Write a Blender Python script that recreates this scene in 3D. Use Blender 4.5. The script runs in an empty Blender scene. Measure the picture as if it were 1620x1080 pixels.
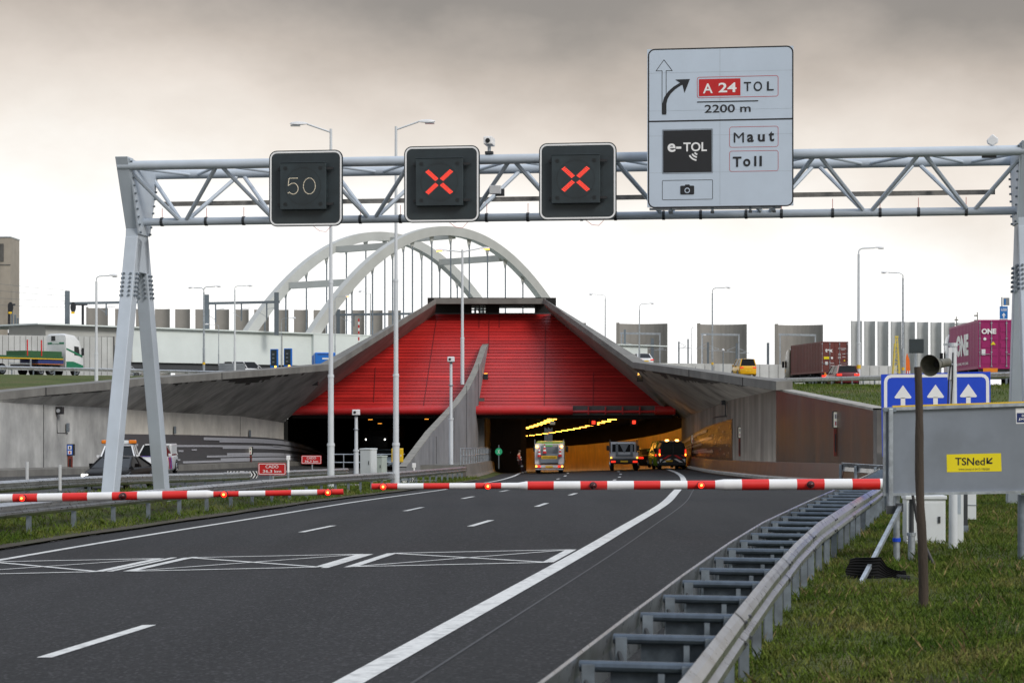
import bpy, bmesh, math, random
import numpy as np
from mathutils import Vector, Matrix
random.seed(7)
R = math.radians
sc = bpy.context.scene
COL = sc.collection
# ------------------------------------------------------------------ camera
F = 3150.0; ZC = 2.5; HY = 640.0            # focal length in photo pixels, eye height, horizon row
cam = bpy.data.cameras.new("camera"); cam_o = bpy.data.objects.new("camera", cam); COL.objects.link(cam_o)
cam_o.location = (0, 0, ZC); cam_o.rotation_euler = (R(90), 0, 0)
cam.sensor_width = 36; cam.lens = 36 * F / 1620; cam.shift_y = (HY - 540) / 1620
cam.clip_start = 0.5; cam.clip_end = 6000
cam.dof.use_dof = True; cam.dof.focus_distance = 62; cam.dof.aperture_fstop = 5.0
sc.camera = cam_o
# ------------------------------------------------------------------ sky and sun
SUN_EL, SUN_AZ = 36.0, 138.0               # azimuth measured from straight ahead, to the right positive
w = bpy.data.worlds.new("World"); sc.world = w; w.use_nodes = True
nt = w.node_tree; nt.nodes.clear()
def N(nt, typ, **kw):
    n = nt.nodes.new(typ)
    for k, v in kw.items():
        if hasattr(n, k): setattr(n, k, v)
        else: n.inputs[k].default_value = v
    return n
out = N(nt, 'ShaderNodeOutputWorld'); bg = N(nt, 'ShaderNodeBackground'); bg.inputs['Strength'].default_value = 0.1
nt.links.new(bg.outputs[0], out.inputs[0])
sky = N(nt, 'ShaderNodeTexSky'); sky.sky_type = 'NISHITA'; sky.sun_disc = False
sky.sun_elevation = R(SUN_EL); sky.sun_rotation = R(SUN_AZ); sky.air_density = 1.5; sky.dust_density = 3
tc = N(nt, 'ShaderNodeTexCoord'); sep = N(nt, 'ShaderNodeSeparateXYZ'); nt.links.new(tc.outputs['Generated'], sep.inputs[0])
mp = N(nt, 'ShaderNodeMapping'); mp.inputs['Scale'].default_value = (5, 3, 9); nt.links.new(tc.outputs['Generated'], mp.inputs[0])
nz = N(nt, 'ShaderNodeTexNoise'); nz.inputs['Scale'].default_value = 1.0; nz.inputs['Detail'].default_value = 6; nz.inputs['Roughness'].default_value = .55
nt.links.new(mp.outputs[0], nz.inputs['Vector'])
def mth(nt, op, a, b=None, c=None):
    n = nt.nodes.new('ShaderNodeMath'); n.operation = op
    for i, v in enumerate((a, b, c)):
        if v is None: continue
        if isinstance(v, (int, float)): n.inputs[i].default_value = v
        else: nt.links.new(v, n.inputs[i])
    return n.outputs[0]
# elevation of the cloud edge wobbles with the noise and tilts a little from left to right
e = mth(nt, 'ADD', sep.outputs['Z'], mth(nt, 'MULTIPLY', mth(nt, 'SUBTRACT', nz.outputs['Fac'], .5), .10))
e = mth(nt, 'ADD', e, mth(nt, 'MULTIPLY', sep.outputs['X'], .065))
cr = N(nt, 'ShaderNodeValToRGB'); nt.links.new(e, cr.inputs[0])
els = cr.color_ramp.elements
stops = [(0.0, (9.8, 9.8, 9.8)), (.055, (9.3, 9.25, 9.15)), (.09, (8.6, 8.4, 8.1)), (.118, (7.3, 6.75, 6.2)), (.145, (6.1, 5.45, 4.9)), (.172, (4.3, 3.75, 3.3)), (.200, (2.4, 2.15, 1.95)), (.27, (2.0, 1.88, 1.85)), (.42, (6.2, 6.8, 7.8)), (1.0, (7.2, 8.0, 9.4))]  # last two stops, above the frame, raised to give extra fill light
while len(els) < len(stops): els.new(.5)
for el, (p, c) in zip(els, stops): el.position = p; el.color = (*c, 1)
# the part of the sky away from the bright break in the cloud is duller
n2 = N(nt, 'ShaderNodeTexNoise'); n2.inputs['Scale'].default_value = 1.0; n2.inputs['Detail'].default_value = 7; n2.inputs['Roughness'].default_value = .6
mp2 = N(nt, 'ShaderNodeMapping'); mp2.inputs['Scale'].default_value = (8, 5, 13); mp2.inputs['Location'].default_value = (3.1, .7, 2.2); nt.links.new(tc.outputs['Generated'], mp2.inputs[0]); nt.links.new(mp2.outputs[0], n2.inputs['Vector'])
wob = mth(nt, 'ADD', mth(nt, 'MULTIPLY', mth(nt, 'SUBTRACT', n2.outputs['Fac'], .5), .3), 1.0)
beh = N(nt, 'ShaderNodeMapRange'); nt.links.new(sep.outputs['Y'], beh.inputs[0])
for k, v in (('From Min', -.6), ('From Max', .7), ('To Min', .75), ('To Max', 1.0)): beh.inputs[k].default_value = v
mul = N(nt, 'ShaderNodeVectorMath'); mul.operation = 'SCALE'; nt.links.new(cr.outputs[0], mul.inputs[0]); nt.links.new(mth(nt, 'MULTIPLY', beh.outputs[0], wob), mul.inputs['Scale'])
mix = N(nt, 'ShaderNodeMix'); mix.data_type = 'RGBA'; mix.inputs[0].default_value = .94
nt.links.new(sky.outputs[0], mix.inputs[6]); nt.links.new(mul.outputs[0], mix.inputs[7]); nt.links.new(mix.outputs[2], bg.inputs[0])
sun = bpy.data.lights.new("sun", 'SUN'); sun.energy = 1.5; sun.angle = R(18); sun.color = (1, .95, .88)
sun_o = bpy.data.objects.new("sun", sun); COL.objects.link(sun_o)
sd = Vector((math.sin(R(SUN_AZ)) * math.cos(R(SUN_EL)), math.cos(R(SUN_AZ)) * math.cos(R(SUN_EL)), math.sin(R(SUN_EL))))
sun_o.rotation_euler = (-sd).to_track_quat('-Z', 'Y').to_euler()
sc.view_settings.view_transform = 'Standard'; sc.view_settings.look = 'None'; sc.view_settings.exposure = .40; sc.view_settings.gamma = 1
sc.render.engine = 'CYCLES'
sc.cycles.use_denoising = True; sc.cycles.max_bounces = 6; sc.cycles.sample_clamp_indirect = 4
try: sc.cycles.denoiser = 'OPENIMAGEDENOISE'
except Exception: pass
# ------------------------------------------------------------------ materials
MATS = {}
def M(name, col=(.5, .5, .5), rough=.6, metal=0., var=.18, scale=4., bump=0., streak=0., emis=None, es=1., dirt=0., dirtcol=(.05, .045, .04), spec=None, stretch=(1, 1, 1), coat=0):
    """Plain painted / raw surface with noise variation, optional vertical streaks and dirt patches."""
    if name in MATS: return MATS[name]
    m = bpy.data.materials.new(name); m.use_nodes = True; MATS[name] = m
    nt = m.node_tree; b = nt.nodes['Principled BSDF']
    b.inputs['Roughness'].default_value = rough; b.inputs['Metallic'].default_value = metal
    if coat: b.inputs['Coat Weight'].default_value = coat; b.inputs['Coat Roughness'].default_value = .08
    if spec is not None: b.inputs['Specular IOR Level'].default_value = spec
    if emis:
        b.inputs['Base Color'].default_value = (*col, 1)
        b.inputs['Emission Color'].default_value = (*emis, 1); b.inputs['Emission Strength'].default_value = es
        return m
    tc = N(nt, 'ShaderNodeTexCoord'); mp = N(nt, 'ShaderNodeMapping'); mp.inputs['Scale'].default_value = stretch
    nt.links.new(tc.outputs['Object'], mp.inputs[0])
    nz = N(nt, 'ShaderNodeTexNoise'); nz.inputs['Scale'].default_value = scale; nz.inputs['Detail'].default_value = 7; nz.inputs['Roughness'].default_value = .65
    nt.links.new(mp.outputs[0], nz.inputs['Vector'])
    mr = N(nt, 'ShaderNodeMapRange'); nt.links.new(nz.outputs['Fac'], mr.inputs[0])
    for k, v in (('From Min', .25), ('From Max', .75), ('To Min', 1 - var), ('To Max', 1 + var)): mr.inputs[k].default_value = v
    sc_ = N(nt, 'ShaderNodeVectorMath'); sc_.operation = 'SCALE'; sc_.inputs[0].default_value = col; nt.links.new(mr.outputs[0], sc_.inputs['Scale'])
    colout = sc_.outputs[0]
    def layer(colout, vec_scale, nscale, lo, hi, amount, dc):
        mp2 = N(nt, 'ShaderNodeMapping'); mp2.inputs['Scale'].default_value = vec_scale; nt.links.new(tc.outputs['Object'], mp2.inputs[0])
        n2 = N(nt, 'ShaderNodeTexNoise'); n2.inputs['Scale'].default_value = nscale; n2.inputs['Detail'].default_value = 5; nt.links.new(mp2.outputs[0], n2.inputs['Vector'])
        r2 = N(nt, 'ShaderNodeMapRange'); nt.links.new(n2.outputs['Fac'], r2.inputs[0])
        for k, v in (('From Min', lo), ('From Max', hi), ('To Min', 0), ('To Max', amount)): r2.inputs[k].default_value = v
        mx = N(nt, 'ShaderNodeMix'); mx.data_type = 'RGBA'; nt.links.new(r2.outputs[0], mx.inputs[0]); nt.links.new(colout, mx.inputs[6]); mx.inputs[7].default_value = (*dc, 1)
        return mx.outputs[2]
    if streak: colout = layer(colout, (.8, .8, .07), .9, .42, .72, streak * .75, dirtcol); colout = layer(colout, (1, 1, .2), .45, .45, .7, streak * .6, dirtcol)
    if dirt: colout = layer(colout, (1, 1, 1), scale * .35, .5, .7, dirt, dirtcol)
    nt.links.new(colout, b.inputs['Base Color'])
    rr = N(nt, 'ShaderNodeMapRange'); nt.links.new(nz.outputs['Fac'], rr.inputs[0]); rr.inputs['To Min'].default_value = max(.02, rough - .12); rr.inputs['To Max'].default_value = min(1, rough + .12)
    nt.links.new(rr.outputs[0], b.inputs['Roughness'])
    if bump:
        bp = N(nt, 'ShaderNodeBump'); bp.inputs['Strength'].default_value = bump; bp.inputs['Distance'].default_value = .02
        n3 = N(nt, 'ShaderNodeTexNoise'); n3.inputs['Scale'].default_value = scale * 6; n3.inputs['Detail'].default_value = 4; nt.links.new(mp.outputs[0], n3.inputs['Vector'])
        nt.links.new(n3.outputs['Fac'], bp.inputs['Height']); nt.links.new(bp.outputs[0], b.inputs['Normal'])
    return m
def asphalt_material(name, base, patch=.35):
    m = bpy.data.materials.new(name); m.use_nodes = True; MATS[name] = m
    nt = m.node_tree; b = nt.nodes['Principled BSDF']; b.inputs['Roughness'].default_value = .82; b.inputs['Specular IOR Level'].default_value = .32
    tc = N(nt, 'ShaderNodeTexCoord')
    fine = N(nt, 'ShaderNodeTexNoise'); fine.inputs['Scale'].default_value = 16; fine.inputs['Detail'].default_value = 8; fine.inputs['Roughness'].default_value = .85; nt.links.new(tc.outputs['Object'], fine.inputs['Vector'])
    vor = N(nt, 'ShaderNodeTexVoronoi'); vor.inputs['Scale'].default_value = 26; nt.links.new(tc.outputs['Object'], vor.inputs['Vector'])
    mp = N(nt, 'ShaderNodeMapping'); mp.inputs['Scale'].default_value = (.9, .05, 1); mp.inputs['Rotation'].default_value = (0, 0, R(8)); nt.links.new(tc.outputs['Object'], mp.inputs[0])
    tr = N(nt, 'ShaderNodeTexNoise'); tr.inputs['Scale'].default_value = 1.0; tr.inputs['Detail'].default_value = 5; nt.links.new(mp.outputs[0], tr.inputs['Vector'])
    big = N(nt, 'ShaderNodeTexNoise'); big.inputs['Scale'].default_value = .22; big.inputs['Detail'].default_value = 4; nt.links.new(tc.outputs['Object'], big.inputs['Vector'])
    v = mth(nt, 'ADD', mth(nt, 'MULTIPLY', mth(nt, 'SUBTRACT', fine.outputs['Fac'], .5), 5.5), mth(nt, 'MULTIPLY', mth(nt, 'SUBTRACT', tr.outputs['Fac'], .25), 1.7)); v = mth(nt, 'ADD', v, .55)
    v = mth(nt, 'ADD', v, mth(nt, 'MULTIPLY', big.outputs['Fac'], patch))
    v = mth(nt, 'ADD', v, mth(nt, 'MULTIPLY', vor.outputs['Distance'], .5))
    v = mth(nt, 'MAXIMUM', mth(nt, 'SUBTRACT', v, .3), .12)
    spk = N(nt, 'ShaderNodeTexWhiteNoise'); vq = N(nt, 'ShaderNodeVectorMath'); vq.operation = 'SNAP'; vq.inputs[1].default_value = (.028, .05, .5); nt.links.new(tc.outputs['Object'], vq.inputs[0]); nt.links.new(vq.outputs[0], spk.inputs['Vector'])
    pw_ = mth(nt, 'POWER', spk.outputs['Value'], 7.0); v = mth(nt, 'ADD', v, mth(nt, 'MULTIPLY', mth(nt, 'SUBTRACT', pw_, .1), 3.0)); v = mth(nt, 'MAXIMUM', v, .15)
    s = N(nt, 'ShaderNodeVectorMath'); s.operation = 'SCALE'; s.inputs[0].default_value = base; nt.links.new(v, s.inputs['Scale']); nt.links.new(s.outputs[0], b.inputs['Base Color'])
    bp = N(nt, 'ShaderNodeBump'); bp.inputs['Strength'].default_value = .55; bp.inputs['Distance'].default_value = .012; nt.links.new(fine.outputs['Fac'], bp.inputs['Height']); nt.links.new(bp.outputs[0], b.inputs['Normal'])
    return m
asphalt_material('asphalt', (.0122, .0120, .0126))
asphalt_material('shoulder_asphalt', (.0098, .0096, .0098), .6)
asphalt_material('old_asphalt', (.04, .04, .04))
def grass_material(name, c1, c2, c3, sc1=.35):
    m = bpy.data.materials.new(name); m.use_nodes = True; MATS[name] = m
    nt = m.node_tree; b = nt.nodes['Principled BSDF']; b.inputs['Roughness'].default_value = .85; b.inputs['Specular IOR Level'].default_value = .15
    tc = N(nt, 'ShaderNodeTexCoord')
    a = N(nt, 'ShaderNodeTexNoise'); a.inputs['Scale'].default_value = sc1; a.inputs['Detail'].default_value = 8; a.inputs['Roughness'].default_value = .65; nt.links.new(tc.outputs['Object'], a.inputs['Vector'])
    f = N(nt, 'ShaderNodeTexNoise'); f.inputs['Scale'].default_value = 14; f.inputs['Detail'].default_value = 4; nt.links.new(tc.outputs['Object'], f.inputs['Vector'])
    cr = N(nt, 'ShaderNodeValToRGB'); el = cr.color_ramp.elements; el.new(.5)
    for x, (p, c) in zip(el, ((.36, c1), (.52, c2), (.66, c3))): x.position = p; x.color = (*c, 1)
    nt.links.new(a.outputs['Fac'], cr.inputs[0])
    mr = N(nt, 'ShaderNodeMapRange'); mr.inputs['From Min'].default_value = .3; mr.inputs['From Max'].default_value = .7; mr.inputs['To Min'].default_value = .45; mr.inputs['To Max'].default_value = 1.45; nt.links.new(f.outputs['Fac'], mr.inputs[0])
    s = N(nt, 'ShaderNodeVectorMath'); s.operation = 'SCALE'; nt.links.new(cr.outputs[0], s.inputs[0]); nt.links.new(mr.outputs[0], s.inputs['Scale']); nt.links.new(s.outputs[0], b.inputs['Base Color'])
    bp = N(nt, 'ShaderNodeBump'); bp.inputs['Strength'].default_value = .9; bp.inputs['Distance'].default_value = .08; nt.links.new(f.outputs['Fac'], bp.inputs['Height']); nt.links.new(bp.outputs[0], b.inputs['Normal'])
    return m
grass_material('turf', (.045, .036, .018), (.07, .09, .022), (.11, .105, .04), .8)
grass_material('slope_turf', (.055, .075, .018), (.085, .11, .028), (.12, .1, .05), .22)
grass_material('blade', (.045, .09, .010), (.105, .15, .022), (.20, .185, .06), .7); grass_material('straw', (.16, .12, .05), (.24, .19, .085), (.20, .16, .07), .9)
# ------------------------------------------------------------------ mesh builder
class MB:
    def __init__(s): s.v = []; s.f = []; s.m = []; s.mats = []
    def mi(s, m):
        m = MATS[m] if isinstance(m, str) else m
        if m not in s.mats: s.mats.append(m)
        return s.mats.index(m)
    def add(s, vs, fs, m):
        o = len(s.v); k = s.mi(m)
        s.v += [tuple(v) for v in vs]; s.f += [tuple(i + o for i in f) for f in fs]; s.m += [k] * len(fs); return s
    def quad(s, a, b, c, d, m): return s.add([a, b, c, d], [(0, 1, 2, 3)], m)
    def poly(s, pts, m): return s.add(pts, [tuple(range(len(pts)))], m)
    def box(s, x0, x1, y0, y1, z0, z1, m):
        return s.add([(x0, y0, z0), (x1, y0, z0), (x1, y1, z0), (x0, y1, z0), (x0, y0, z1), (x1, y0, z1), (x1, y1, z1), (x0, y1, z1)],
                     [(0, 3, 2, 1), (4, 5, 6, 7), (0, 1, 5, 4), (1, 2, 6, 5), (2, 3, 7, 6), (3, 0, 4, 7)], m)
    def rbox(s, x0, x1, y0, y1, z0, z1, m, b=.03, seg=2):
        bm = bmesh.new(); bmesh.ops.create_cube(bm, size=1)
        for v in bm.verts: v.co = ((x0 + x1) / 2 + v.co.x * (x1 - x0), (y0 + y1) / 2 + v.co.y * (y1 - y0), (z0 + z1) / 2 + v.co.z * (z1 - z0))
        bmesh.ops.bevel(bm, geom=list(bm.edges), offset=b, segments=seg, affect='EDGES', profile=.5)
        bm.verts.index_update(); s.add([v.co[:] for v in bm.verts], [[v.index for v in f.verts] for f in bm.faces], m); bm.free(); return s
    def beam(s, p0, p1, wd, ht, m, up=(0, 0, 1), w1=None, h1=None):
        p0, p1 = Vector(p0), Vector(p1); d = (p1 - p0).normalized(); u = Vector(up)
        if abs(d.dot(u)) > .99: u = Vector((0, 1, 0))
        sd_ = d.cross(u).normalized(); uu = sd_.cross(d).normalized(); vs = []
        for p, a, b in ((p0, wd, ht), (p1, w1 or wd, h1 or ht)):
            for i, j in ((-1, -1), (1, -1), (1, 1), (-1, 1)): vs.append(p + sd_ * (i * a / 2) + uu * (j * b / 2))
        return s.add(vs, [(3, 2, 1, 0), (4, 5, 6, 7), (0, 1, 5, 4), (1, 2, 6, 5), (2, 3, 7, 6), (3, 0, 4, 7)], m)
    def cyl(s, p0, p1, r0, r1=None, n=10, m=None, cap=True):
        r1 = r0 if r1 is None else r1
        return s.tube([p0, p1], [r0, r1], n, m, cap)
    def tube(s, path, r, n=8, m=None, cap=True):
        path = [Vector(p) for p in path]; rs = r if isinstance(r, (list, tuple)) else [r] * len(path); vs = []; fs = []
        ref = None
        for i, p in enumerate(path):
            d = (path[min(i + 1, len(path) - 1)] - path[max(i - 1, 0)])
            d = d.normalized() if d.length > 1e-9 else Vector((0, 0, 1))
            if ref is None: ref = Vector((0, 0, 1)) if abs(d.z) < .9 else Vector((1, 0, 0))
            a = d.cross(ref)
            if a.length < 1e-4: a = d.cross(Vector((0, 1, 0)))
            a.normalize(); b = d.cross(a).normalized(); ref = -b if False else ref
            for k in range(n):
                t = 2 * math.pi * k / n; vs.append(p + (a * math.cos(t) + b * math.sin(t)) * rs[i])
        for i in range(len(path) - 1):
            for k in range(n):
                k2 = (k + 1) % n; fs.append((i * n + k, i * n + k2, (i + 1) * n + k2, (i + 1) * n + k))
        if cap: fs.append(tuple(range(n - 1, -1, -1))); fs.append(tuple((len(path) - 1) * n + k for k in range(n)))
        return s.add(vs, fs, m)
    def prism(s, poly, a0, a1, m, axis='y'):
        """poly in the two other axes, extruded along axis."""
        def mk(p, a): return {'y': (p[0], a, p[1]), 'x': (a, p[0], p[1]), 'z': (p[0], p[1], a)}[axis]
        n = len(poly); vs = [mk(p, a0) for p in poly] + [mk(p, a1) for p in poly]
        fs = [tuple(range(n)), tuple(range(2 * n - 1, n - 1, -1))] + [(i, i + n, (i + 1) % n + n, (i + 1) % n) for i in range(n)]
        return s.add(vs, fs, m)
    def loft(s, secs, m, cap=True, closed=True):
        n = len(secs[0]); vs = [p for c in secs for p in c]; fs = []
        for i in range(len(secs) - 1):
            for k in range(n if closed else n - 1):
                k2 = (k + 1) % n; fs.append((i * n + k, i * n + k2, (i + 1) * n + k2, (i + 1) * n + k))
        if cap and closed: fs.append(tuple(range(n - 1, -1, -1))); fs.append(tuple((len(secs) - 1) * n + k for k in range(n)))
        return s.add(vs, fs, m)
    def strip(s, A, B, m):
        vs = list(A) + list(B); n = len(A)
        return s.add(vs, [(i, i + 1, n + i + 1, n + i) for i in range(n - 1)], m)
    def sphere(s, c, r, m, sz=1., n=10):
        vs = []; fs = []
        for i in range(n + 1):
            t = math.pi * i / n
            for k in range(n): vs.append((c[0] + r * math.sin(t) * math.cos(2 * math.pi * k / n), c[1] + r * math.sin(t) * math.sin(2 * math.pi * k / n), c[2] + r * sz * math.cos(t)))
        for i in range(n):
            for k in range(n): k2 = (k + 1) % n; fs.append((i * n + k, (i + 1) * n + k, (i + 1) * n + k2, i * n + k2))
        return s.add(vs, fs, m)
    def text(s, body, cx, cz, m, w=None, h=None, y=0., off=.0, base=None, flip=False):
        """Lettering in the local x-z plane at depth y, facing -y, fitted to width and height."""
        V, Fc = glyphs(body, off); V = V.copy()
        mn, mx_ = V.min(0), V.max(0); sx = (w / (mx_[0] - mn[0])) if w else None; sy = (h / (mx_[1] - mn[1])) if h else None
        sx = sx or sy; sy = sy or sx; c = (mn + mx_) / 2
        sg = -1 if flip else 1
        pts = [(cx + sg * (p[0] - c[0]) * sx, y, cz + (p[1] - c[1]) * sy) for p in V]
        return s.add(pts, Fc, m)
    def build(s, name, parent=None, smooth=False, bevel=0.):
        me = bpy.data.meshes.new(name); me.from_pydata(s.v, [], s.f)
        for m in s.mats: me.materials.append(m)
        me.polygons.foreach_set('material_index', s.m)
        if smooth: me.polygons.foreach_set('use_smooth', [True] * len(s.f))
        me.update(); o = bpy.data.objects.new(name, me); COL.objects.link(o)
        if parent is not None: o.parent = parent
        if bevel:
            b = o.modifiers.new('bevel', 'BEVEL'); b.width = bevel; b.segments = 2; b.limit_method = 'ANGLE'
        if smooth:
            try: me.set_sharp_from_angle(angle=R(40))
            except Exception: pass
        return o
GL = {}
def glyphs(body, off):
    k = (body, off)
    if k not in GL:
        cu = bpy.data.curves.new('t', 'FONT'); cu.body = body; cu.size = 1; cu.offset = off; cu.fill_mode = 'FRONT'; cu.resolution_u = 4
        ob = bpy.data.objects.new('t', cu); me = bpy.data.meshes.new_from_object(ob)
        V = np.array([v.co[:2] for v in me.vertices]); Fc = [tuple(p.vertices) for p in me.polygons]
        bpy.data.objects.remove(ob); bpy.data.curves.remove(cu); bpy.data.meshes.remove(me); GL[k] = (V, Fc)
    return GL[k]
def tag(o, label=None, cat=None, group=None, kind=None):
    if label: o['label'] = label
    if cat: o['category'] = cat
    if group: o['group'] = group
    if kind: o['kind'] = kind
    return o
def thing(name, label, cat, loc=(0, 0, 0), rz=0., group=None):
    o = bpy.data.objects.new(name, None); COL.objects.link(o); o.location = loc; o.rotation_euler = (0, 0, rz); o.empty_display_size = .2
    return tag(o, label, cat, group)
def struct(mb, name, smooth=False): return tag(mb.build(name, smooth=smooth), kind='structure')
def copy_tree(o, parent=None):
    c = o.copy(); COL.objects.link(c)
    if parent is not None: c.parent = parent
    for ch in list(o.children): copy_tree(ch, c)
    return c
def P(px, py, Y): return Vector(((px - 810) * Y / F, Y, ZC + (HY - py) * Y / F))
def X(px, Y): return (px - 810) * Y / F
def Z(py, Y): return ZC + (HY - py) * Y / F
def curve(pts):
    xs_ = [p[0] for p in pts]; ys_ = [p[1] for p in pts]; n = len(pts)
    d = [(ys_[i + 1] - ys_[i]) / (xs_[i + 1] - xs_[i]) for i in range(n - 1)]
    t = [d[0]] + [(d[i - 1] + d[i]) / 2 for i in range(1, n - 1)] + [d[-1]]
    def f(x):
        if x <= xs_[0]: return ys_[0] + t[0] * (x - xs_[0])
        if x >= xs_[-1]: return ys_[-1] + t[-1] * (x - xs_[-1])
        i = max(k for k in range(n - 1) if xs_[k] <= x); h = xs_[i + 1] - xs_[i]; u = (x - xs_[i]) / h
        return (2*u**3 - 3*u*u + 1) * ys_[i] + (u**3 - 2*u*u + u) * h * t[i] + (-2*u**3 + 3*u*u) * ys_[i + 1] + (u**3 - u*u) * h * t[i + 1]
    return f
def frange(a, b, st):
    n = max(1, int(round((b - a) / st))); return [a + (b - a) * i / n for i in range(n + 1)]
# common materials
M('white_paint', (.74, .75, .77), .45, var=.06, dirt=.25, dirtcol=(.4, .4, .4))
M('gantry_paint', (.50, .56, .63), .5, var=.08, scale=1.5, dirt=.35, dirtcol=(.32, .345, .36), streak=.25)
M('pole_paint', (.62, .65, .68), .42, var=.06)
M('galvanised', (.42, .46, .50), .45, .7, var=.3, scale=9, dirt=.5, dirtcol=(.16, .17, .18))
M('rail_steel', (.50, .51, .52), .3, .9, var=.2, scale=7, dirt=.4, dirtcol=(.22, .2, .18))
M('dull_steel', (.20, .235, .27), .55, .5, var=.3, scale=8, dirt=.5, dirtcol=(.09, .1, .11))
M('dark_metal', (.05, .055, .06), .5, .3)
M('black_plastic', (.018, .018, .02), .5)
M('rubber', (.012, .012, .0125), .9, spec=.1)
M('glass_dark', (.012, .014, .016), .12, var=.1, spec=.28)
M('glass_pale', (.10, .13, .15), .08, var=.2, spec=.8)
M('red_paint', (.62, .012, .012), .4, var=.1)
M('white_gloss', (.82, .82, .82), .35, var=.05)
M('road_white', (.62, .62, .60), .75, var=.22, scale=14, dirt=.55, dirtcol=(.26, .26, .26))
M('concrete', (.19, .185, .17), .85, var=.25, scale=1.2, bump=.3, streak=.55, dirtcol=(.09, .085, .08), dirt=.35)
M('concrete_light', (.36, .345, .31), .85, var=.22, scale=1.4, bump=.3, streak=.45, dirtcol=(.16, .145, .12), dirt=.2)
M('concrete_dark', (.125, .12, .115), .85, var=.35, scale=1.0, bump=.3, streak=.5, dirtcol=(.05, .048, .046), dirt=.5)
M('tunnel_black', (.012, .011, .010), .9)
M('yellow_paint', (.72, .46, .01), .45, var=.08)
M('blue_sign', (.006, .06, .58), .4, var=.06)
M('plate_yellow', (.78, .48, .02), .5)
M('lamp_red', (.5, .01, .01), .3, emis=(1, .03, .01), es=1.2)
M('tail_red', (.35, .012, .012), .25, emis=(1, .03, .015), es=.5)
M('lamp_white', (.9, .9, .85), .2, emis=(1, .95, .85), es=6)
M('lamp_amber', (.9, .4, .05), .2, emis=(1, .36, .03), es=5)
M('chrome', (.6, .6, .6), .2, 1)
M('head_glass', (.35, .37, .4), .1, var=.1, spec=.8)
# ================================================================== terrain functions (metres; x right, y away)
fxs = curve([(-30, -8.2), (5, -3.25), (11.5, -2.2), (16.5, -1.4), (31, .88), (37.5, 1.85), (54, 4.1), (66, 5.4), (90, 7.75), (105, 9.0), (120, 10.1), (135, 10.9), (150, 11.35), (165, 11.5), (180, 11.2), (210, 9.6), (250, 5.5), (300, -3), (345, -13)])
fH = curve([(-30, 2.3), (5, 2.3), (16.5, 2.33), (31, 2.42), (42, 2.52), (54, 2.7), (66, 2.92), (90, 3.5), (105, 3.85), (120, 4.2), (135, 4.5), (150, 4.82), (165, 5.3), (180, 5.9), (210, 7.0), (250, 8.4), (300, 10), (345, 11.4)])
def fxl(Y): return fxs(Y) - 10.75
def zroad(x, Y): return ZC - fH(Y) + .03 * max(-11.5, min(1.0, x - fxs(Y)))
frail = curve([(-10, -4.0), (5, -1.05), (11.5, .245), (18.4, 1.58), (27.5, 3.46), (41, 6.67), (63, 11.5), (72, 13.3)])      # road-side beam of the right guard rail
fbar = curve([(72, 12.6), (75, 12.35), (88, 11.75), (100, 11.65), (120, 11.95), (140, 12.55), (152, 12.95), (165, 13.4), (180, 13.2), (210, 11.7), (250, 7.6), (300, -.9), (345, -10.9)])  # foot of the right barrier / tunnel wall
def xwall(Y): return -24 + (Y - 93) * .1193 if Y < 150 else -17.2 + (fxs(Y) - fxs(150)) * 1.0 + (Y - 150) * .03
def xo(Y): return xwall(Y) + 13.7                       # right edge of the other carriageway
def fmed(Y): return fxl(Y) - 2.0                        # guard rail left of the near carriageway
def zopp(x, Y): return zroad(fxl(Y), Y) - .05 + .045 * max(0, min(13.7, xo(Y) - x))
def xright(Y): return frail(Y) + .25 if Y < 71 else fbar(min(Y, 345)) + .1
WALLR = ((14.2, 78.0), (13.0, 155.0))
def xwr(Y): return 14.2 - (Y - 78) * (1.2 / 77)
# ---- road sheets
def sheet(name, ys, fa, fb, fz, m, nx=8, dz=0.):
    mb = MB(); rows = []
    for Y in ys:
        a, b = fa(Y), fb(Y); rows.append([(a + (b - a) * i / nx, Y, fz(a + (b - a) * i / nx, Y) + dz) for i in range(nx + 1)])
    vs = [p for r in rows for p in r]; n = nx + 1
    mb.add(vs, [(i * n + k, i * n + k + 1, (i + 1) * n + k + 1, (i + 1) * n + k) for i in range(len(rows) - 1) for k in range(nx)], m)
    return struct(mb, name, smooth=True)
YS = frange(-30, 70.9, 2.5) + frange(71.1, 345, 4)
sheet('road', YS, lambda Y: fxl(Y) - 1.35, xright, zroad, 'asphalt', 14)
sheet('opposite_road', frange(-30, 345, 4), lambda Y: xwall(Y) - .2, lambda Y: min(xo(Y), fxl(Y) - 3.2), lambda x, Y: zopp(x, Y), 'old_asphalt', 6)
def zmed(x, Y):
    b = zroad(fxl(Y) - 1.3, Y)
    t = (fxl(Y) - 1.35 - x); sm = lambda a, c: max(0, min(1, (t - a) / (c - a))) ** 2 * (3 - 2 * max(0, min(1, (t - a) / (c - a))))
    k = max(0, min(1, (75 - Y) / 15)); return b + .012 * min(t, 10) + (.08 if .4 < t else 0) + .42 * sm(.9, 1.9) * (1 - sm(3.5, 7)) * k
sheet('median_ground', frange(-30, 160, 2), lambda Y: min(xo(Y), fxl(Y) - 3.2), lambda Y: fxl(Y) - 1.35, zmed, 'turf', 10)
def zverge(x, Y):
    base = zroad(frail(Y) + .5, Y) if Y < 71 else zroad(12, min(Y, 74))
    d = max(0, x - frail(min(Y, 71)) - 1.5)
    z = base + .02 * d
    if Y > 62:                                            # the bank that rises to the upper road
        s = (Y - 62) / 38.; s = max(0, min(1, s)); s = s * s * (3 - 2 * s); z = z * (1 - s) + 3.45 * s
    return z
sheet('verge_ground', frange(-30, 77, 2), lambda Y: xright(Y) - .02 if Y < 71 else 14.3, lambda Y: 62, zverge, 'turf', 40)
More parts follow.
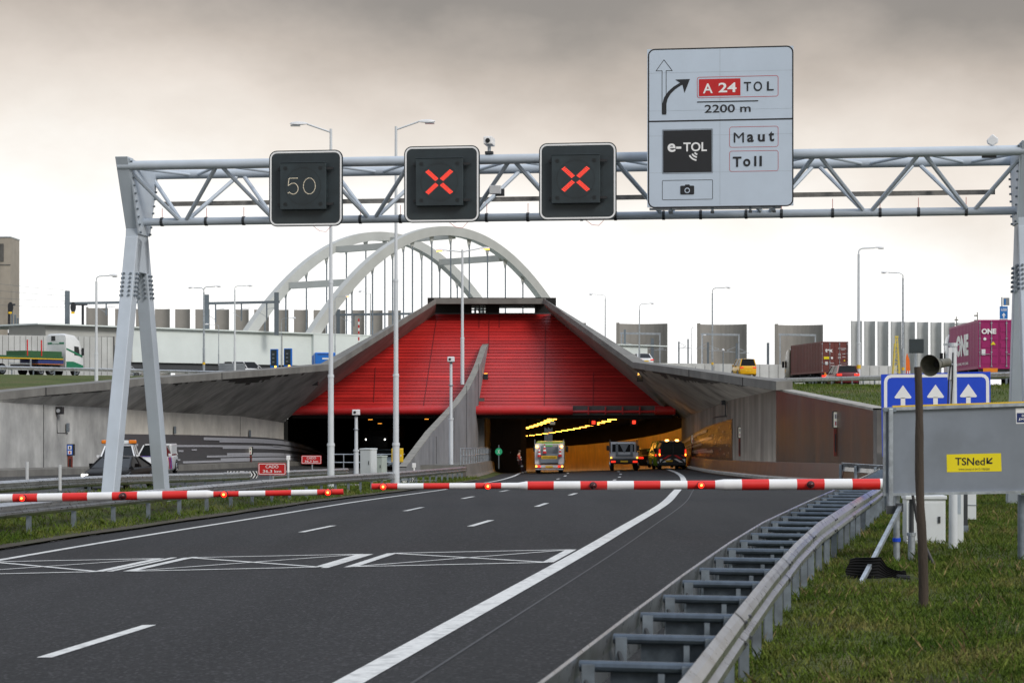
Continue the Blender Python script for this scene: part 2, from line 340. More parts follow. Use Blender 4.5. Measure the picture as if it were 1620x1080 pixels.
# bank above the right retaining wall, up to the upper road
zwr = curve([(77, 2.26), (84, 2.5), (104, 3.26), (112, 3.5), (155, 4.2), (215, 4.9)])
def fru(Y): return 27 - (Y - 105) * .0833                 # line of the upper right guard rail
zru = curve([(70, 3.2), (105, 3.5), (132, 3.7), (165, 3.95), (215, 4.6)])
def zbank(x, Y):
    a, b = xwr(Y) + .4, max(fru(Y), xwr(Y) + 1.5); t = max(0, min(1, (x - a) / (b - a))); t = t * t * (3 - 2 * t)
    v = zwr(Y) * (1 - t) + zru(Y) * t
    if Y < 92: s = (92 - Y) / 15; v = v * (1 - s) + zverge(x, Y) * s if x > 16 else v
    return v
sheet('bank_ground', frange(76.9, 215, 3), lambda Y: xwr(Y) + .3, lambda Y: fru(Y) + 1.2, zbank, 'slope_turf', 14)
sheet('upper_road', frange(77, 330, 6), lambda Y: fru(Y) + 1.2, lambda Y: fru(Y) + 40, lambda x, Y: zru(min(Y, 330)) - .02, 'old_asphalt', 4)
# left upper level
def yw(px, A, B):
    """distance at which the plan line A-B crosses the picture column px"""
    k = (px - 810) / F; (xa, ya), (xb, yb) = A, B; s = (xb - xa) / (yb - ya)
    return (xa - s * ya) / (k - s)
LW = ((-24.0, 93.0), (-17.2, 150.0)); LP = ((-12.85, 142.0), (-23.5, 95.0))
LPAR = [(0, 620, 633, None), (72.6, 612.7, 625, None), (173, 603.6, 616.5, None), (238, 597.5, 607.5, None), (270, 595.5, 606.5, None), (351, 589.5, 600, None), (443, 583, 592.8, None), (525, 575.5, 585.5, None)]
LPAR = [(p, a, b, yw(p, *LP)) for p, a, b, _ in LPAR]
LTOP = [P(p, a, y) for p, a, b, y in LPAR]; LLOW = [P(p, b, y) for p, a, b, y in LPAR]
def fll(Y): return -46.8 + .6 * (Y - 175)
fzl = lambda: 5.2
mb = MB()
A0 = [Vector((-26.6, 70, 2.4)), Vector((-25.2, 84, 2.7))] + [p + Vector((-.9, .9, -.05)) for p in LTOP]
B0 = [Vector((-85, 118, 5.2)), Vector((-75, 135, 5.2))] + [Vector((fll(y), y, 5.2)) for y in np.linspace(150, 236, len(LTOP))]
for k in range(8):
    t0, t1 = k / 8, (k + 1) / 8; e0, e1 = t0 ** .75, t1 ** .75
    a = [Vector((p.x + (q.x - p.x) * t0, p.y + (q.y - p.y) * t0, p.z + (q.z - p.z) * e0)) for p, q in zip(A0, B0)]
    b = [Vector((p.x + (q.x - p.x) * t1, p.y + (q.y - p.y) * t1, p.z + (q.z - p.z) * e1)) for p, q in zip(A0, B0)]
    mb.strip(a, b, 'slope_turf')
struct(mb, 'slope_ground', smooth=True)
mb = MB(); mb.strip([Vector((fll(y) - .4, y, 5.18)) for y in (110, 180, 240, 290)], [Vector((fll(y) - 22, y + 26, 5.18)) for y in (110, 180, 240, 290)], 'old_asphalt'); struct(mb, 'upper_road')
mb = MB(); mb.quad((-3000, 218, 4.4), (3000, 218, 4.4), (3000, 5000, 4.4), (-3000, 5000, 4.4), 'slope_turf'); mb.quad((-400, -30, 1.2), (-26.8, -30, 1.2), (-26.8, 110, 1.2), (-400, 218, 1.2), 'slope_turf')
mb.quad((62, -30, 1.0), (500, -30, 1.0), (500, 218, 3.0), (62, 218, 3.0), 'slope_turf'); struct(mb, 'ground')
M('soil', (.055, .045, .03), .95, var=.5, scale=3, bump=.5, dirt=.6, dirtcol=(.06, .07, .025))
sheet('soil_strip', frange(5, 119, 2), lambda Y: fxl(Y) - 1.75 - .12 * math.sin(Y * 1.3) - .08 * math.sin(Y * 3.1), lambda Y: fxl(Y) - 1.22 + .05 * math.sin(Y * 2.3), lambda x, Y: zroad(fxl(Y) - 1.3, Y), 'soil', 3, .05)
# ---- road markings
def mark(name, segs, m='road_white'):
    """segs: lists of (xfun, y0, y1, width) following the road"""
    mb = MB()
    for fx, y0, y1, wd in segs:
        ys = frange(y0, y1, 1.5); A = []; B = []
        for y in ys:
            h = .02 / 1; dx = (fx(y + .1) - fx(y)) / .1; c = 1 / math.sqrt(1 + dx * dx); x = fx(y)
            for L, s in ((A, -1), (B, 1)):
                px_, py_ = x + s * wd / 2 * c, y - s * wd / 2 * dx * c; L.append((px_, py_, zroad(px_, py_) + .006))
        mb.strip(A, B, m)
    return struct(mb, name)
mark('edge_line_marking', [(fxs, -20, 330, .27)])
mark('edge_line_marking', [(fxl, -20, 330, .2)])
f2 = lambda Y: fxs(Y) - 3.58; f1 = lambda Y: fxs(Y) - 7.16
seg = []
for s in [7.2] + [19.3 + 12 * k for k in range(25)]:
    if 30 < s < 35: seg += [(lambda Y: f2(Y) - .2, 30.9, 34.1, .12), (lambda Y: f2(Y) + .16, 30.9, 34.1, .12)]
    else: seg.append((f2, s, s + 3, .16))
for s in [7.9] + [42.9 + 12 * k for k in range(23)]: seg.append((f1, s, s + 3, .16))
seg += [(lambda Y: f1(Y) - .2, 31.6, 34.8, .12), (lambda Y: f1(Y) + .16, 31.6, 34.8, .12)]
mark('lane_dash_marking', seg)
mb = MB()
def line(a, b, wd):
    a, b = Vector((*a, 0)), Vector((*b, 0)); d = (b - a); n = max(1, int(d.length / .6)); d2 = d.normalized(); s = Vector((-d2.y, d2.x, 0)) * wd / 2
    A = []; B = []
    for i in range(n + 1):
        p = a + d * i / n
        for L, q in ((A, p - s), (B, p + s)): L.append((q.x, q.y, zroad(q.x, q.y) + .009))
    mb.strip(A, B, 'road_white')
for k in range(3):                                        # detection boxes with crossed diagonals, one in each lane
    ox, oy = -3.56 * k, .5 * k
    c = [(-2.5 + ox, 30.95 + oy), (.55 + ox, 30.6 + oy), (1.0 + ox, 33.6 + oy), (-2.05 + ox, 34.1 + oy)]
    line(c[0], c[1], .12); line(c[3], c[2], .12); line(c[1], c[2], .18); line(c[0], c[3], .18); line(c[0], c[2], .1); line(c[1], c[3], .1)
struct(mb, 'detection_box_marking')
sheet('road_shoulder', frange(3, 70.9, 2) + frange(71.1, 120, 4), lambda Y: fxs(Y) + .57, lambda Y: xright(Y) - .01, zroad, 'shoulder_asphalt', 6, .004)
# thin dark joint beside the right edge line and a few repairs in the asphalt
M('bitumen', (.022, .022, .024), .6)
mb = MB()
ys = frange(8, 95, 1.5); mb.strip([(fxs(y) + .55, y, zroad(fxs(y) + .55, y) + .008) for y in ys], [(fxs(y) + .585, y, zroad(fxs(y) + .585, y) + .008) for y in ys], 'bitumen'); struct(mb, 'road_joint')
# ================================================================== retaining walls and tunnel portal
def wall_mesh(pts_top, zbot, th, m, nrm):
    """pts_top: Vectors along the wall's top; a solid of thickness th towards nrm"""
    mb = MB(); n = Vector((*nrm, 0)) * th
    bot = [Vector((p.x, p.y, zbot(p.y))) for p in pts_top]
    mb.strip(bot, pts_top, m); mb.strip([p + n for p in pts_top], [p + n for p in bot], m); mb.strip(pts_top, [p + n for p in pts_top], m)
    for i, f in ((0, 1), (-1, -1)):
        q = [bot[i], pts_top[i], pts_top[i] + n, bot[i] + n]; mb.poly(q if f == 1 else q[::-1], m)
    return mb
# left wall
lwp = [(0, 636), (69, 640), (173, 645), (247, 651), (270, 652), (380, 658), (449, 668)]
LWT = [Vector((X(p, yw(p, *LW)), yw(p, *LW), Z(a, yw(p, *LW)))) for p, a in lwp]
def lwq(p): y = yw(p, *LW); return Vector((X(p, y), y, Z(645.9, y)))
pre = [Vector((xwall(y), y, 2.62)) for y in (20, 50, 80)]
lw = thing('retaining_wall', 'long stained grey concrete wall with dark striped tile panel beside the left carriageway', 'wall', (xwall(120), 120, -2))
def local(mb, root):
    l = root.location; mb.v = [(v[0] - l.x, v[1] - l.y, v[2] - l.z) for v in mb.v]; return mb
zl = lambda Y: zroad(fxl(Y), Y) - .5
zw = lambda Y: zopp(xwall(Y), Y)
local(wall_mesh(pre + LWT[:3] + [lwq(186)], zl, .8, M('wall_left', (.46, .46, .445), .85, var=.4, scale=.5, bump=.25, streak=.5, dirtcol=(.11, .11, .115), dirt=.55), (-1, .12)), lw).build('concrete_wall', lw)
M('wall_beige', (.62, .59, .53), .85, var=.2, scale=.8, bump=.25, streak=.35, dirtcol=(.28, .26, .22), dirt=.25)
local(wall_mesh([lwq(186)] + LWT[3:], zl, .8, 'wall_beige', (-1, .12)), lw).build('beige_wall_panel', lw)
# dark tiles with pale stripes
M('tile_dark', (.095, .095, .10), .4, var=.12, scale=6); M('tile_pale', (.44, .45, .49), .4, var=.08)
M('tile_brown', (.10, .058, .03), .3, var=.25, scale=3); M('tile_cream', (.42, .34, .26), .3, var=.1)
M('grout', (.05, .05, .05), .9)
def tile_panel(root, fx, y0, y1, ztop, zbot, m1, m2, stripes, face, small):
    mb = MB(); ys = frange(y0, y1, 3); o = .05 * face
    T = [Vector((fx(y) + o, y, ztop(y))) for y in ys]; Bt = [Vector((fx(y) + o, y, zbot(y))) for y in ys]
    mb.strip(Bt, T, m1); mb.strip(T, [p - Vector((o, 0, 0)) for p in T], m1); mb.poly([Bt[0], T[0], T[0] - Vector((o, 0, 0)), Bt[0] - Vector((o, 0, 0))], m1)
    for (a, b, f0, f1) in stripes:                         # from a to b along y, between height fractions
        yy = frange(a, b, 3); q = .09 * face
        def at(y, f): return Vector((fx(y) + q, y, zbot(y) + (ztop(y) - zbot(y)) * f))
        mb.strip([at(y, f0) for y in yy], [at(y, f1) for y in yy], m2)
    return local(mb, root).build('tile_panel', root)
zt = zw
yA, yB = yw(186, *LW), 190
ztl = curve([(yw(186, *LW), Z(686, yw(186, *LW))), (yw(330, *LW), Z(688.5, yw(330, *LW))), (yw(449, *LW), Z(695, yw(449, *LW))), (190, -1.9 - 1.1)])
yq = lambda p: yw(p, *LW)
st = [(yq(320), 185, .83, .93), (yq(345), 185, .76, .84), (yq(277), 185, .585, .655), (yq(350), 185, .52, .59), (yq(430), 185, .6, .68), (yq(325), 185, .21, .275), (yq(357), 185, .28, .36),
      (yq(287), 185, .03, .10), (yq(347), 185, .10, .17), (yq(276), yq(283), .12, .18), (yq(280), yq(288), .42, .48), (yq(301), yq(309), .46, .51), (yq(213), yq(216), .62, .7)]
tile_panel(lw, xwall, yA, yB, ztl, lambda Y: zt(Y) + .35, 'tile_dark', 'tile_pale', st, 1, [])
mb = MB()                                                  # kerb ledge at the foot and panel joints
ys = frange(20, 190, 3); mb.strip([(xwall(y) + .6, y, zt(y) + .28) for y in ys], [(xwall(y) + .02, y, zt(y) + .36) for y in ys], 'concrete'); mb.strip([(xwall(y) + .6, y, zt(y) - .3) for y in ys], [(xwall(y) + .6, y, zt(y) + .28) for y in ys], 'concrete')
local(mb, lw).build('foot_ledge', lw)
mb = MB()
for p in (69, 247, 380): y = yq(p); mb.box(xwall(y) - .02, xwall(y) + .012, y - .04, y + .04, zt(y) + .3, zt(y) + 3.6, 'bitumen')
local(mb, lw).build('joint', lw)
# right wall
M('wall_right', (.040, .033, .027), .34, var=.6, scale=.9, bump=.15, streak=.65, dirtcol=(.12, .042, .010), dirt=.3, stretch=(1.6, 1.6, .10))  # orange streaks and patches imitate tunnel and beacon glow in the colour
M('wall_right_pale', (.27, .245, .21), .7, var=.25, scale=.9, bump=.2, streak=.75, dirtcol=(.06, .05, .042))
rwp = [(84, 2.5), (104, 3.26)]
rw = thing('retaining_wall', 'brown streaked concrete wall rising behind the barrier right of the tunnel mouth', 'wall', (13.6, 110, -1))
zr = lambda Y: zroad(12, Y) - .4
yr = lambda p: yw(p, *WALLR)
TOPR = [Vector((xwr(78), 78, 2.27)), Vector((xwr(84), 84, 2.5)), Vector((xwr(96), 96, 2.95)), Vector((xwr(104), 104, 3.26))]
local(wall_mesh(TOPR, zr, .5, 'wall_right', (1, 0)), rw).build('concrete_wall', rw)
TOPR2 = [Vector((xwr(104), 104, 3.26)), Vector((xwr(yr(1158)), yr(1158), Z(632, yr(1158)))), Vector((xwr(153), 153, Z(662, 153)))]
local(wall_mesh(TOPR2, zr, .5, 'wall_right_pale', (1, 0)), rw).build('pale_wall_panel', rw)
mb = MB(); mb.strip([p + Vector((-.06, 0, .0)) for p in TOPR], [p + Vector((-.06, 0, .1)) for p in TOPR], 'concrete_light'); mb.strip([p + Vector((-.06, 0, .1)) for p in TOPR], [p + Vector((.6, 0, .1)) for p in TOPR], 'concrete_light')
local(mb, rw).build('coping', rw)
mb = MB(); mb.box(14.15, 15.4, 77.2, 77.98, zr(78) - .2, 2.3, 'concrete_dark'); local(mb, rw).build('end_face', rw)
ztr = curve([(yr(1160), Z(662, yr(1160))), (yr(1110), Z(679, yr(1110))), (153, Z(700, 153)), (160, -.95)])
tile_panel(rw, xwr, yr(1159), 154, ztr, lambda Y: zroad(12, Y) + .6, 'tile_brown', 'tile_cream',
           [(yr(1120), 153, .84, .93), (yr(1128), 153, .62, .68), (yr(1112), 153, .5, .56), (yr(1130), 153, .26, .32), (yr(1120), 153, .33, .38), (yr(1126), 153, .02, .08)] +
           [(yr(p + 1.6), yr(p), f, f + .045) for p, f in ((1139, .86), (1145, .74), (1128, .7), (1133, .5), (1141, .52), (1151, .4), (1147, .2), (1154, .22), (1120, .6), (1127, .3), (1141, .32))], -1, [])
# ---- portal
pt = thing('tunnel_portal', 'concrete tunnel portal with slanting hood and red slatted front above two dark openings', 'tunnel', (-2, 150, -2))
M('hood_soffit', (.27, .25, .225), .8, var=.25, scale=.9, streak=.4, dirtcol=(.07, .065, .06), dirt=.35)
M('hood_soffit_dark', (.105, .10, .098), .8, var=.35, scale=.9, dirt=.5, dirtcol=(.03, .03, .03))
RPAR = [(860, 472, 480.5, 160), (1001, 572.5, 582, 142), (1090, 584.5, 595.5, 122), (1175, 596.5, 609.5, 108.5), (1228, 603, 617, 101)]
MID = [(690, 472, 480.5, 160)]
outer_top = LTOP + [P(690, 472, 160)] + [P(p, a, y) for p, a, b, y in RPAR]
outer_low = LLOW + [P(690, 480.5, 160)] + [P(p, b, y) for p, a, b, y in RPAR]
mb = MB(); mb.strip(outer_low, outer_top, 'concrete')
back = [Vector((-.9, 1.2, .06))] * len(LTOP) + [Vector((0, 2.0, .05))] * 2 + [Vector((1.0, 1.2, .05))] * 4
btop = [p + d for p, d in zip(outer_top, back)]; blow = [p + d for p, d in zip(outer_low, back)]
mb.strip(outer_top, btop, 'concrete'); mb.strip(btop, blow, 'concrete')
mb.poly([outer_low[-1], outer_top[-1], btop[-1], blow[-1]], 'concrete'); mb.poly([outer_low[0], blow[0], btop[0], outer_top[0]], 'concrete')
# casting joints of the parapet
par = local(mb, pt).build('parapet', pt)
mb = MB()
for i in (1, 3, 5): mb.beam(outer_low[i] - Vector((0, .02, 0)), outer_top[i] - Vector((0, .02, 0)), .06, .05, 'bitumen')
for i in (len(outer_top) - 2, len(outer_top) - 3): mb.beam(outer_low[i] - Vector((0, .02, 0)), outer_top[i] - Vector((0, .02, 0)), .06, .05, 'bitumen')
local(mb, pt).build('joint', par)
# soffit: left wing, left slope, right slope, right wing
def resample(pts, n):
    d = [0]
    for a, b in zip(pts, pts[1:]): d.append(d[-1] + (b - a).length)
    o = []
    for i in range(n + 1):
        t = d[-1] * i / n; k = max(j for j in range(len(pts) - 1) if d[j] <= t + 1e-9); u = (t - d[k]) / (d[k + 1] - d[k]); o.append(pts[k].lerp(pts[k + 1], u))
    return o
def soffit(inn, outr, m, name='soffit', n=24, stain=0):
    mb = MB(); a, b = resample(inn, n), resample(outr, n)
    K = 16 if stain else 8
    rows = [[p.lerp(q, (k / K) ** .8) for p, q in zip(a, b)] for k in range(K + 1)]
    rnd = random.Random(len(name) + n); hgt = []; v = 1.5
    for i in range(n): v = max(.4, min(4.5, v + rnd.uniform(-1.2, 1.2))); hgt.append(v)
    for k in range(K):
        for i in range(n): mb.quad(rows[k][i], rows[k][i + 1], rows[k + 1][i + 1], rows[k + 1][i], 'water_stain' if stain and K - k <= hgt[i] else m)
    return local(mb, pt).build(name, pt)
redL0, redL1, redR1, redR0 = P(462, 656, 150), P(688, 497, 162.4), P(872, 497, 162.4), P(1062, 656, 150)
def ribbed(name, base):
    m = M(name, base, .8, var=.22, scale=1.2, streak=.45, dirtcol=(.035, .033, .03), dirt=.5)
    nt = m.node_tree; b = nt.nodes['Principled BSDF']; tc = N(nt, 'ShaderNodeTexCoord'); mp = N(nt, 'ShaderNodeMapping'); mp.inputs['Rotation'].default_value = (0, 0, 0); nt.links.new(tc.outputs['Object'], mp.inputs[0])
    wv = N(nt, 'ShaderNodeTexWave'); wv.bands_direction = 'Y'; wv.inputs['Scale'].default_value = .42; wv.inputs['Distortion'].default_value = 0; nt.links.new(mp.outputs[0], wv.inputs['Vector'])
    bp = N(nt, 'ShaderNodeBump'); bp.inputs['Strength'].default_value = .45; bp.inputs['Distance'].default_value = .06; nt.links.new(wv.outputs['Fac'], bp.inputs['Height']); nt.links.new(bp.outputs[0], b.inputs['Normal'])
    return m
ribbed('soffit_left', (.50, .49, .47)); ribbed('soffit_right', (.42, .39, .345))
M('water_stain', (.05, .047, .043), .8, var=.5, scale=2, dirt=.5, dirtcol=(.15, .145, .135))
soffit(LWT, LLOW, 'soffit_left', n=110, stain=1); soffit([LWT[-1], redL0, redL1], [LLOW[-1], LLOW[-1].lerp(outer_low[len(LLOW)], .15), outer_low[len(LLOW)]], 'hood_soffit')
nL = len(LLOW)
soffit([redR1, redR0, TOPR2[-1]], [outer_low[nL + 1], outer_low[nL + 1].lerp(outer_low[nL + 2], .9), outer_low[nL + 2]], 'hood_soffit')
soffit([TOPR2[-1], TOPR2[1], TOPR[-1] + Vector((0, 0, 0))], [outer_low[nL + 2], outer_low[nL + 3], outer_low[nL + 4], outer_low[nL + 5]], 'soffit_right', n=90, stain=1)
# red slatted front, a sawtooth of overlapping planks that leans back
m = M('red_slats', (.46, .018, .016), .48, var=.3, scale=.55, streak=.22, dirtcol=(.20, .010, .010), dirt=.22, stretch=(.35, 1, 5))
M('red_slats_seam', (.17, .008, .008), .6)
RS = [m, M('red_slats_deep', (.40, .014, .012), .5, var=.3, scale=.55, streak=.2, dirtcol=(.18, .009, .009), dirt=.25, stretch=(.35, 1, 5)), M('red_slats_bright', (.51, .022, .018), .46, var=.25, scale=.55, streak=.2, dirtcol=(.16, .01, .01), dirt=.3, stretch=(.35, 1, 5))]
M('red_groove', (.26, .009, .008), .7)
mb = MB(); n = 32
low_z = 1.72
def edge(t, side):
    a, b = (redL0, redL1) if side < 0 else (redR0, redR1); return a.lerp(b, t)
for k in range(n):
    t0, t1 = k / n, (k + 1) / n; a0, b0, a1, b1 = edge(t0, -1), edge(t0, 1), edge(t1, -1), edge(t1, 1)
    o = Vector((0, -.07, 0)); segs = 10; tg = t0 + (t1 - t0) * .17; ag, bg_ = edge(tg, -1), edge(tg, 1)
    G0_ = [a0.lerp(b0, i / segs) for i in range(segs + 1)]; G1_ = [ag.lerp(bg_, i / segs) for i in range(segs + 1)]; A = [p + o for p in G1_]; B = [a1.lerp(b1, i / segs) + o for i in range(segs + 1)]
    mb.strip(G0_, G1_, 'red_groove'); mb.strip(A, B, RS[k * 7 % 3]); mb.strip(G1_, A, 'red_slats_seam'); mb.strip(B, [a1.lerp(b1, i / segs) for i in range(segs + 1)], 'red_slats_seam')
local(mb, pt).build('red_cladding', pt)
mb = MB()
def seam(px, t0, t1, lean=0):
    p, q = None, None
    for t, nm in ((t0, 0), (t1, 1)):
        l, r = edge(t, -1), edge(t, 1); y = l.y - .13; xx = X(px + lean * t, y); v = Vector((xx, y, l.z))
        if nm: q = v
        else: p = v
    mb.beam(p, q, .05, .03, 'red_slats_seam')
seam(590, .12, .45, 9); seam(668, .03, .93, 24); seam(772, .6, .95, 2); seam(861, .03, .86, 2); seam(938, .03, .4, 2); seam(758, .86, 1, 0); seam(790, .86, 1, 0)
local(mb, pt).build('cladding_seam', pt)
# rounded red lip above the openings
def lip(x0, x1, r, zc_, name, m):
    mb = MB(); mb.tube([(x0, 149.7, zc_), (x1, 149.7, zc_)], r, 16, m); return local(mb, pt).build(name, pt, smooth=True)
M('red_lip', (.50, .018, .02), .38, var=.12, scale=2, dirt=.2, dirtcol=(.3, .1, .1))
zlip = Z(649, 149.7)
lip(X(462, 149.7), X(906, 149.7), .34, zlip, 'red_lip', 'red_lip'); lip(X(905, 149.7), X(1050, 149.7), .1, Z(651, 149.7), 'red_pipe', 'red_lip'); lip(X(1036, 149.7), X(1068, 149.7), .34, zlip, 'red_lip', 'red_lip')
mb = MB(); mb.box(X(903, 150), X(1046, 150), 149.85, 150.3, zlip - .35, zlip + .36, 'hood_soffit_dark')
for k in range(4): mb.box(X(930 + 27 * k, 149.6), X(932 + 27 * k, 149.6), 149.5, 149.86, zlip - .3, zlip + .3, 'red_lip')
local(mb, pt).build('open_lip_frame', pt)
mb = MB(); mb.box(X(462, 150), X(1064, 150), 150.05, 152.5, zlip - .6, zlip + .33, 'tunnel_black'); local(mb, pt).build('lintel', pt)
# dark band under the top slab with two openings to the sky
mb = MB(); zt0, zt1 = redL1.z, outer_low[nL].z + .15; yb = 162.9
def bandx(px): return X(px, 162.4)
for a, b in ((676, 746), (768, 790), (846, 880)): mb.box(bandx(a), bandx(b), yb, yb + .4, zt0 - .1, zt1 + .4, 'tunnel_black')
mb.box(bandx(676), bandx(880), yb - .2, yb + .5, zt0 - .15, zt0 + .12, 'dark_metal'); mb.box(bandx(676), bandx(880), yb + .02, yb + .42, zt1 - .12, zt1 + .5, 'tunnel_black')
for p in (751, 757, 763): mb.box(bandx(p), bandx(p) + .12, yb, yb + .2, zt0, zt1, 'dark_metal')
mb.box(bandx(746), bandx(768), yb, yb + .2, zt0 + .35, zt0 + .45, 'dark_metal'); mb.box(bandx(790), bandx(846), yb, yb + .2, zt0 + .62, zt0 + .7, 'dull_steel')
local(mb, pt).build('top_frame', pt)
mb = MB(); mb.box(X(690, 160) - .2, X(860, 160) + .2, 160.6, 170, Z(478, 160), Z(472, 160) + .03, 'concrete'); local(mb, pt).build('roof_slab', pt)
# tunnel tubes
def tube_part(name, ys, fa, fb, m, parent=None):
    mb = MB(); mb.strip([Vector(fa(y)) for y in ys], [Vector(fb(y)) for y in ys], m); return local(mb, pt).build(name, pt)
TY = frange(152, 345, 6)
zc_ = lambda Y: zroad(fxl(Y) + 5, Y) + 5.1
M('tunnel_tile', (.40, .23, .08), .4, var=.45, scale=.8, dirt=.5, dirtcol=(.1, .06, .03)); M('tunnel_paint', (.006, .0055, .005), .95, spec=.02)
xt = lambda Y: fbar(Y) + .45
tube_part('tunnel_wall', TY, lambda y: (xt(y), y, zroad(12, y) - .3), lambda y: (xt(y), y, zroad(fxs(y), y) + 3.3), 'tunnel_tile')
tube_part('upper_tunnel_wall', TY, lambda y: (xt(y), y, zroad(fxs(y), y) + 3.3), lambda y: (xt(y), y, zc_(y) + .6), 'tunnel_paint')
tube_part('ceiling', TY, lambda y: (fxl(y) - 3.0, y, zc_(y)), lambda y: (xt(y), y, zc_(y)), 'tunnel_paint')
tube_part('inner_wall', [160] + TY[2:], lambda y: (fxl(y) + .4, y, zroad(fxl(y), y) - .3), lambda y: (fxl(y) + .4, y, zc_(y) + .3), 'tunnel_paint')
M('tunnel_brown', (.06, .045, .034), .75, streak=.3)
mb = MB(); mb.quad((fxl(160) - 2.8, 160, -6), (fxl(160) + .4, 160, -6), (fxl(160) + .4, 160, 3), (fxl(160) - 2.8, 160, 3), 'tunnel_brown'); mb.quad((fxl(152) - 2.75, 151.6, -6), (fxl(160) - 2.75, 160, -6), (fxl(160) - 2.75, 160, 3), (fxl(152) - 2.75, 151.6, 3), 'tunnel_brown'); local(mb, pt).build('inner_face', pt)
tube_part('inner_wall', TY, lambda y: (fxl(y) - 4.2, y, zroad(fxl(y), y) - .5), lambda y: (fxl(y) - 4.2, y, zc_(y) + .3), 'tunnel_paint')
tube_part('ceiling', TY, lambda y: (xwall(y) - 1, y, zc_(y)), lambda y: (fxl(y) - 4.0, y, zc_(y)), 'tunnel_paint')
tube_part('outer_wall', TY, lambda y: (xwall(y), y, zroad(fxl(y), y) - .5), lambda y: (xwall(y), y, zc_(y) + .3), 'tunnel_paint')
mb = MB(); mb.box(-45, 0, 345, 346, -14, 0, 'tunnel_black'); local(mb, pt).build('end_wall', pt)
# pier end of the dividing wall
mb = MB(); mb.quad((fxl(150) - 4.2, 151.5, -3), (fxl(150) - 2.7, 151.5, -3), (fxl(150) - 2.7, 151.5, 3), (fxl(150) - 4.2, 151.5, 3), 'concrete_dark'); local(mb, pt).build('pier_face', pt)
# concrete fin between the two openings
fin = thing('dividing_fin', 'tall grey concrete fin with concave sloping edge between the two tunnel openings', 'wall', (-4, 135, -2))
fa, fb = (-6.1, 113.0), (-2.0, 157.0)
fpts = [(643, 739), (664, 711), (684, 684), (707, 659), (726, 638), (742, 616), (753, 594), (761, 575), (770, 549), (776, 541)]
def finp(px, py): y = yw(px, fa, fb); return P(px, py, y)
top = [finp(*p) for p in fpts]; nx_ = Vector((-.995, .093, 0)) * .45
bot = [Vector((p.x, p.y, zroad(fxl(p.y), p.y) - .6)) for p in top]
mb = MB(); M('fin_concrete', (.255, .255, .265), .8, var=.22, scale=.9, bump=.2, streak=.6, dirtcol=(.10, .10, .11), dirt=.3)
mb.strip(bot, top, 'fin_concrete'); mb.strip([p + nx_ for p in top], [p + nx_ for p in bot], 'fin_concrete'); mb.poly([bot[0], top[0], top[0] + nx_, bot[0] + nx_][::-1], 'fin_concrete'); mb.poly([bot[-1], top[-1], top[-1] + nx_, bot[-1] + nx_], 'fin_concrete')
local(mb, fin).build('fin_wall', fin)
M('concrete_cap', (.22, .21, .185), .85, var=.3, scale=1.5, dirt=.4, dirtcol=(.12, .115, .10))
mb = MB(); up = Vector((0, 0, .05)); mb.strip(top, [p + up for p in top], 'concrete_cap'); mb.strip([p + up for p in top], [p + nx_ * 1.03 + up for p in top], 'concrete_cap'); mb.strip([p + nx_ * 1.03 + up for p in top], [p + nx_ * 1.03 for p in top], 'concrete_cap')
local(mb, fin).build('sloping_cap', fin)
mb = MB()
for px_, py0, py1 in ((757, 575, 735), (738, 610, 735), (718, 650, 735), (690, 690, 735)):
    a, b = finp(px_, py0), finp(px_, py1); mb.beam(a + Vector((.012, -.012, 0)), b + Vector((.012, -.012, 0)), .03, .03, 'bitumen')
local(mb, fin).build('panel_joint', fin)
# ---- barriers at the foot
def jersey(name, label, ys, fx, face, h, m, ext=None):
    mid = ys[len(ys) // 2]; o = thing(name, label, 'barrier', (fx(mid), mid, zroad(fx(mid), mid)))
    prof = [(0, -.3), (0, .1), (.1, .28), (.22, h), (.55, h), (.55, -.3)]; secs = []
    for y in ys: secs.append([Vector((fx(y) + face * a, y, zroad(fx(y), y) + b)) for a, b in prof])
    mb = MB(); mb.loft(secs, m); local(mb, o).build('barrier_wall', o)
    mb = MB()
    for y in ys[1:-1]: mb.box(fx(y) + face * .05, fx(y) + face * .06, y - .02, y + .02, zroad(fx(y), y), zroad(fx(y), y) + .1, 'bitumen')
    return o
M('barrier_brown', (.048, .038, .029), .34, var=.5, scale=.9, streak=.55, dirtcol=(.11, .045, .012), stretch=(1.2, 1.2, .25))
M('barrier_grey', (.17, .155, .14), .6, var=.3, scale=1.2, streak=.5, dirtcol=(.06, .055, .05))
jr = jersey('concrete_barrier', 'low brown streaked concrete barrier running along the foot of the right wall', frange(75, 160, 5), fbar, 1, .88, 'barrier_brown')
mb = MB()
for y0, y1 in [(75 + 5.3 * k, 75 + 5.3 * k + 5.15) for k in range(13)]:
    mb.strip([Vector((fbar(y) - .06, y, zroad(fbar(y), y) + .20)) for y in (y0, y1)], [Vector((fbar(y) + .06, y, zroad(fbar(y), y) + .255)) for y in (y0, y1)], 'concrete_light')
    mb.strip([Vector((fbar(y) - .06, y, zroad(fbar(y), y) + .08)) for y in (y0, y1)], [Vector((fbar(y) - .06, y, zroad(fbar(y), y) + .20)) for y in (y0, y1)], 'concrete_light')
local(mb, jr).build('ledge_strip', jr)
jersey('concrete_barrier', 'dark concrete barrier below the railing at the foot of the fin', frange(120, 175, 5), fmed, -1, .95, 'barrier_grey')
deck = MB(); ys = frange(119.5, 160, 4); deck.strip([(fmed(y) - .5, y, zroad(fmed(y), y) + .92) for y in ys], [(fmed(y) - 3.3, y, zroad(fmed(y), y) + .92) for y in ys], 'concrete')
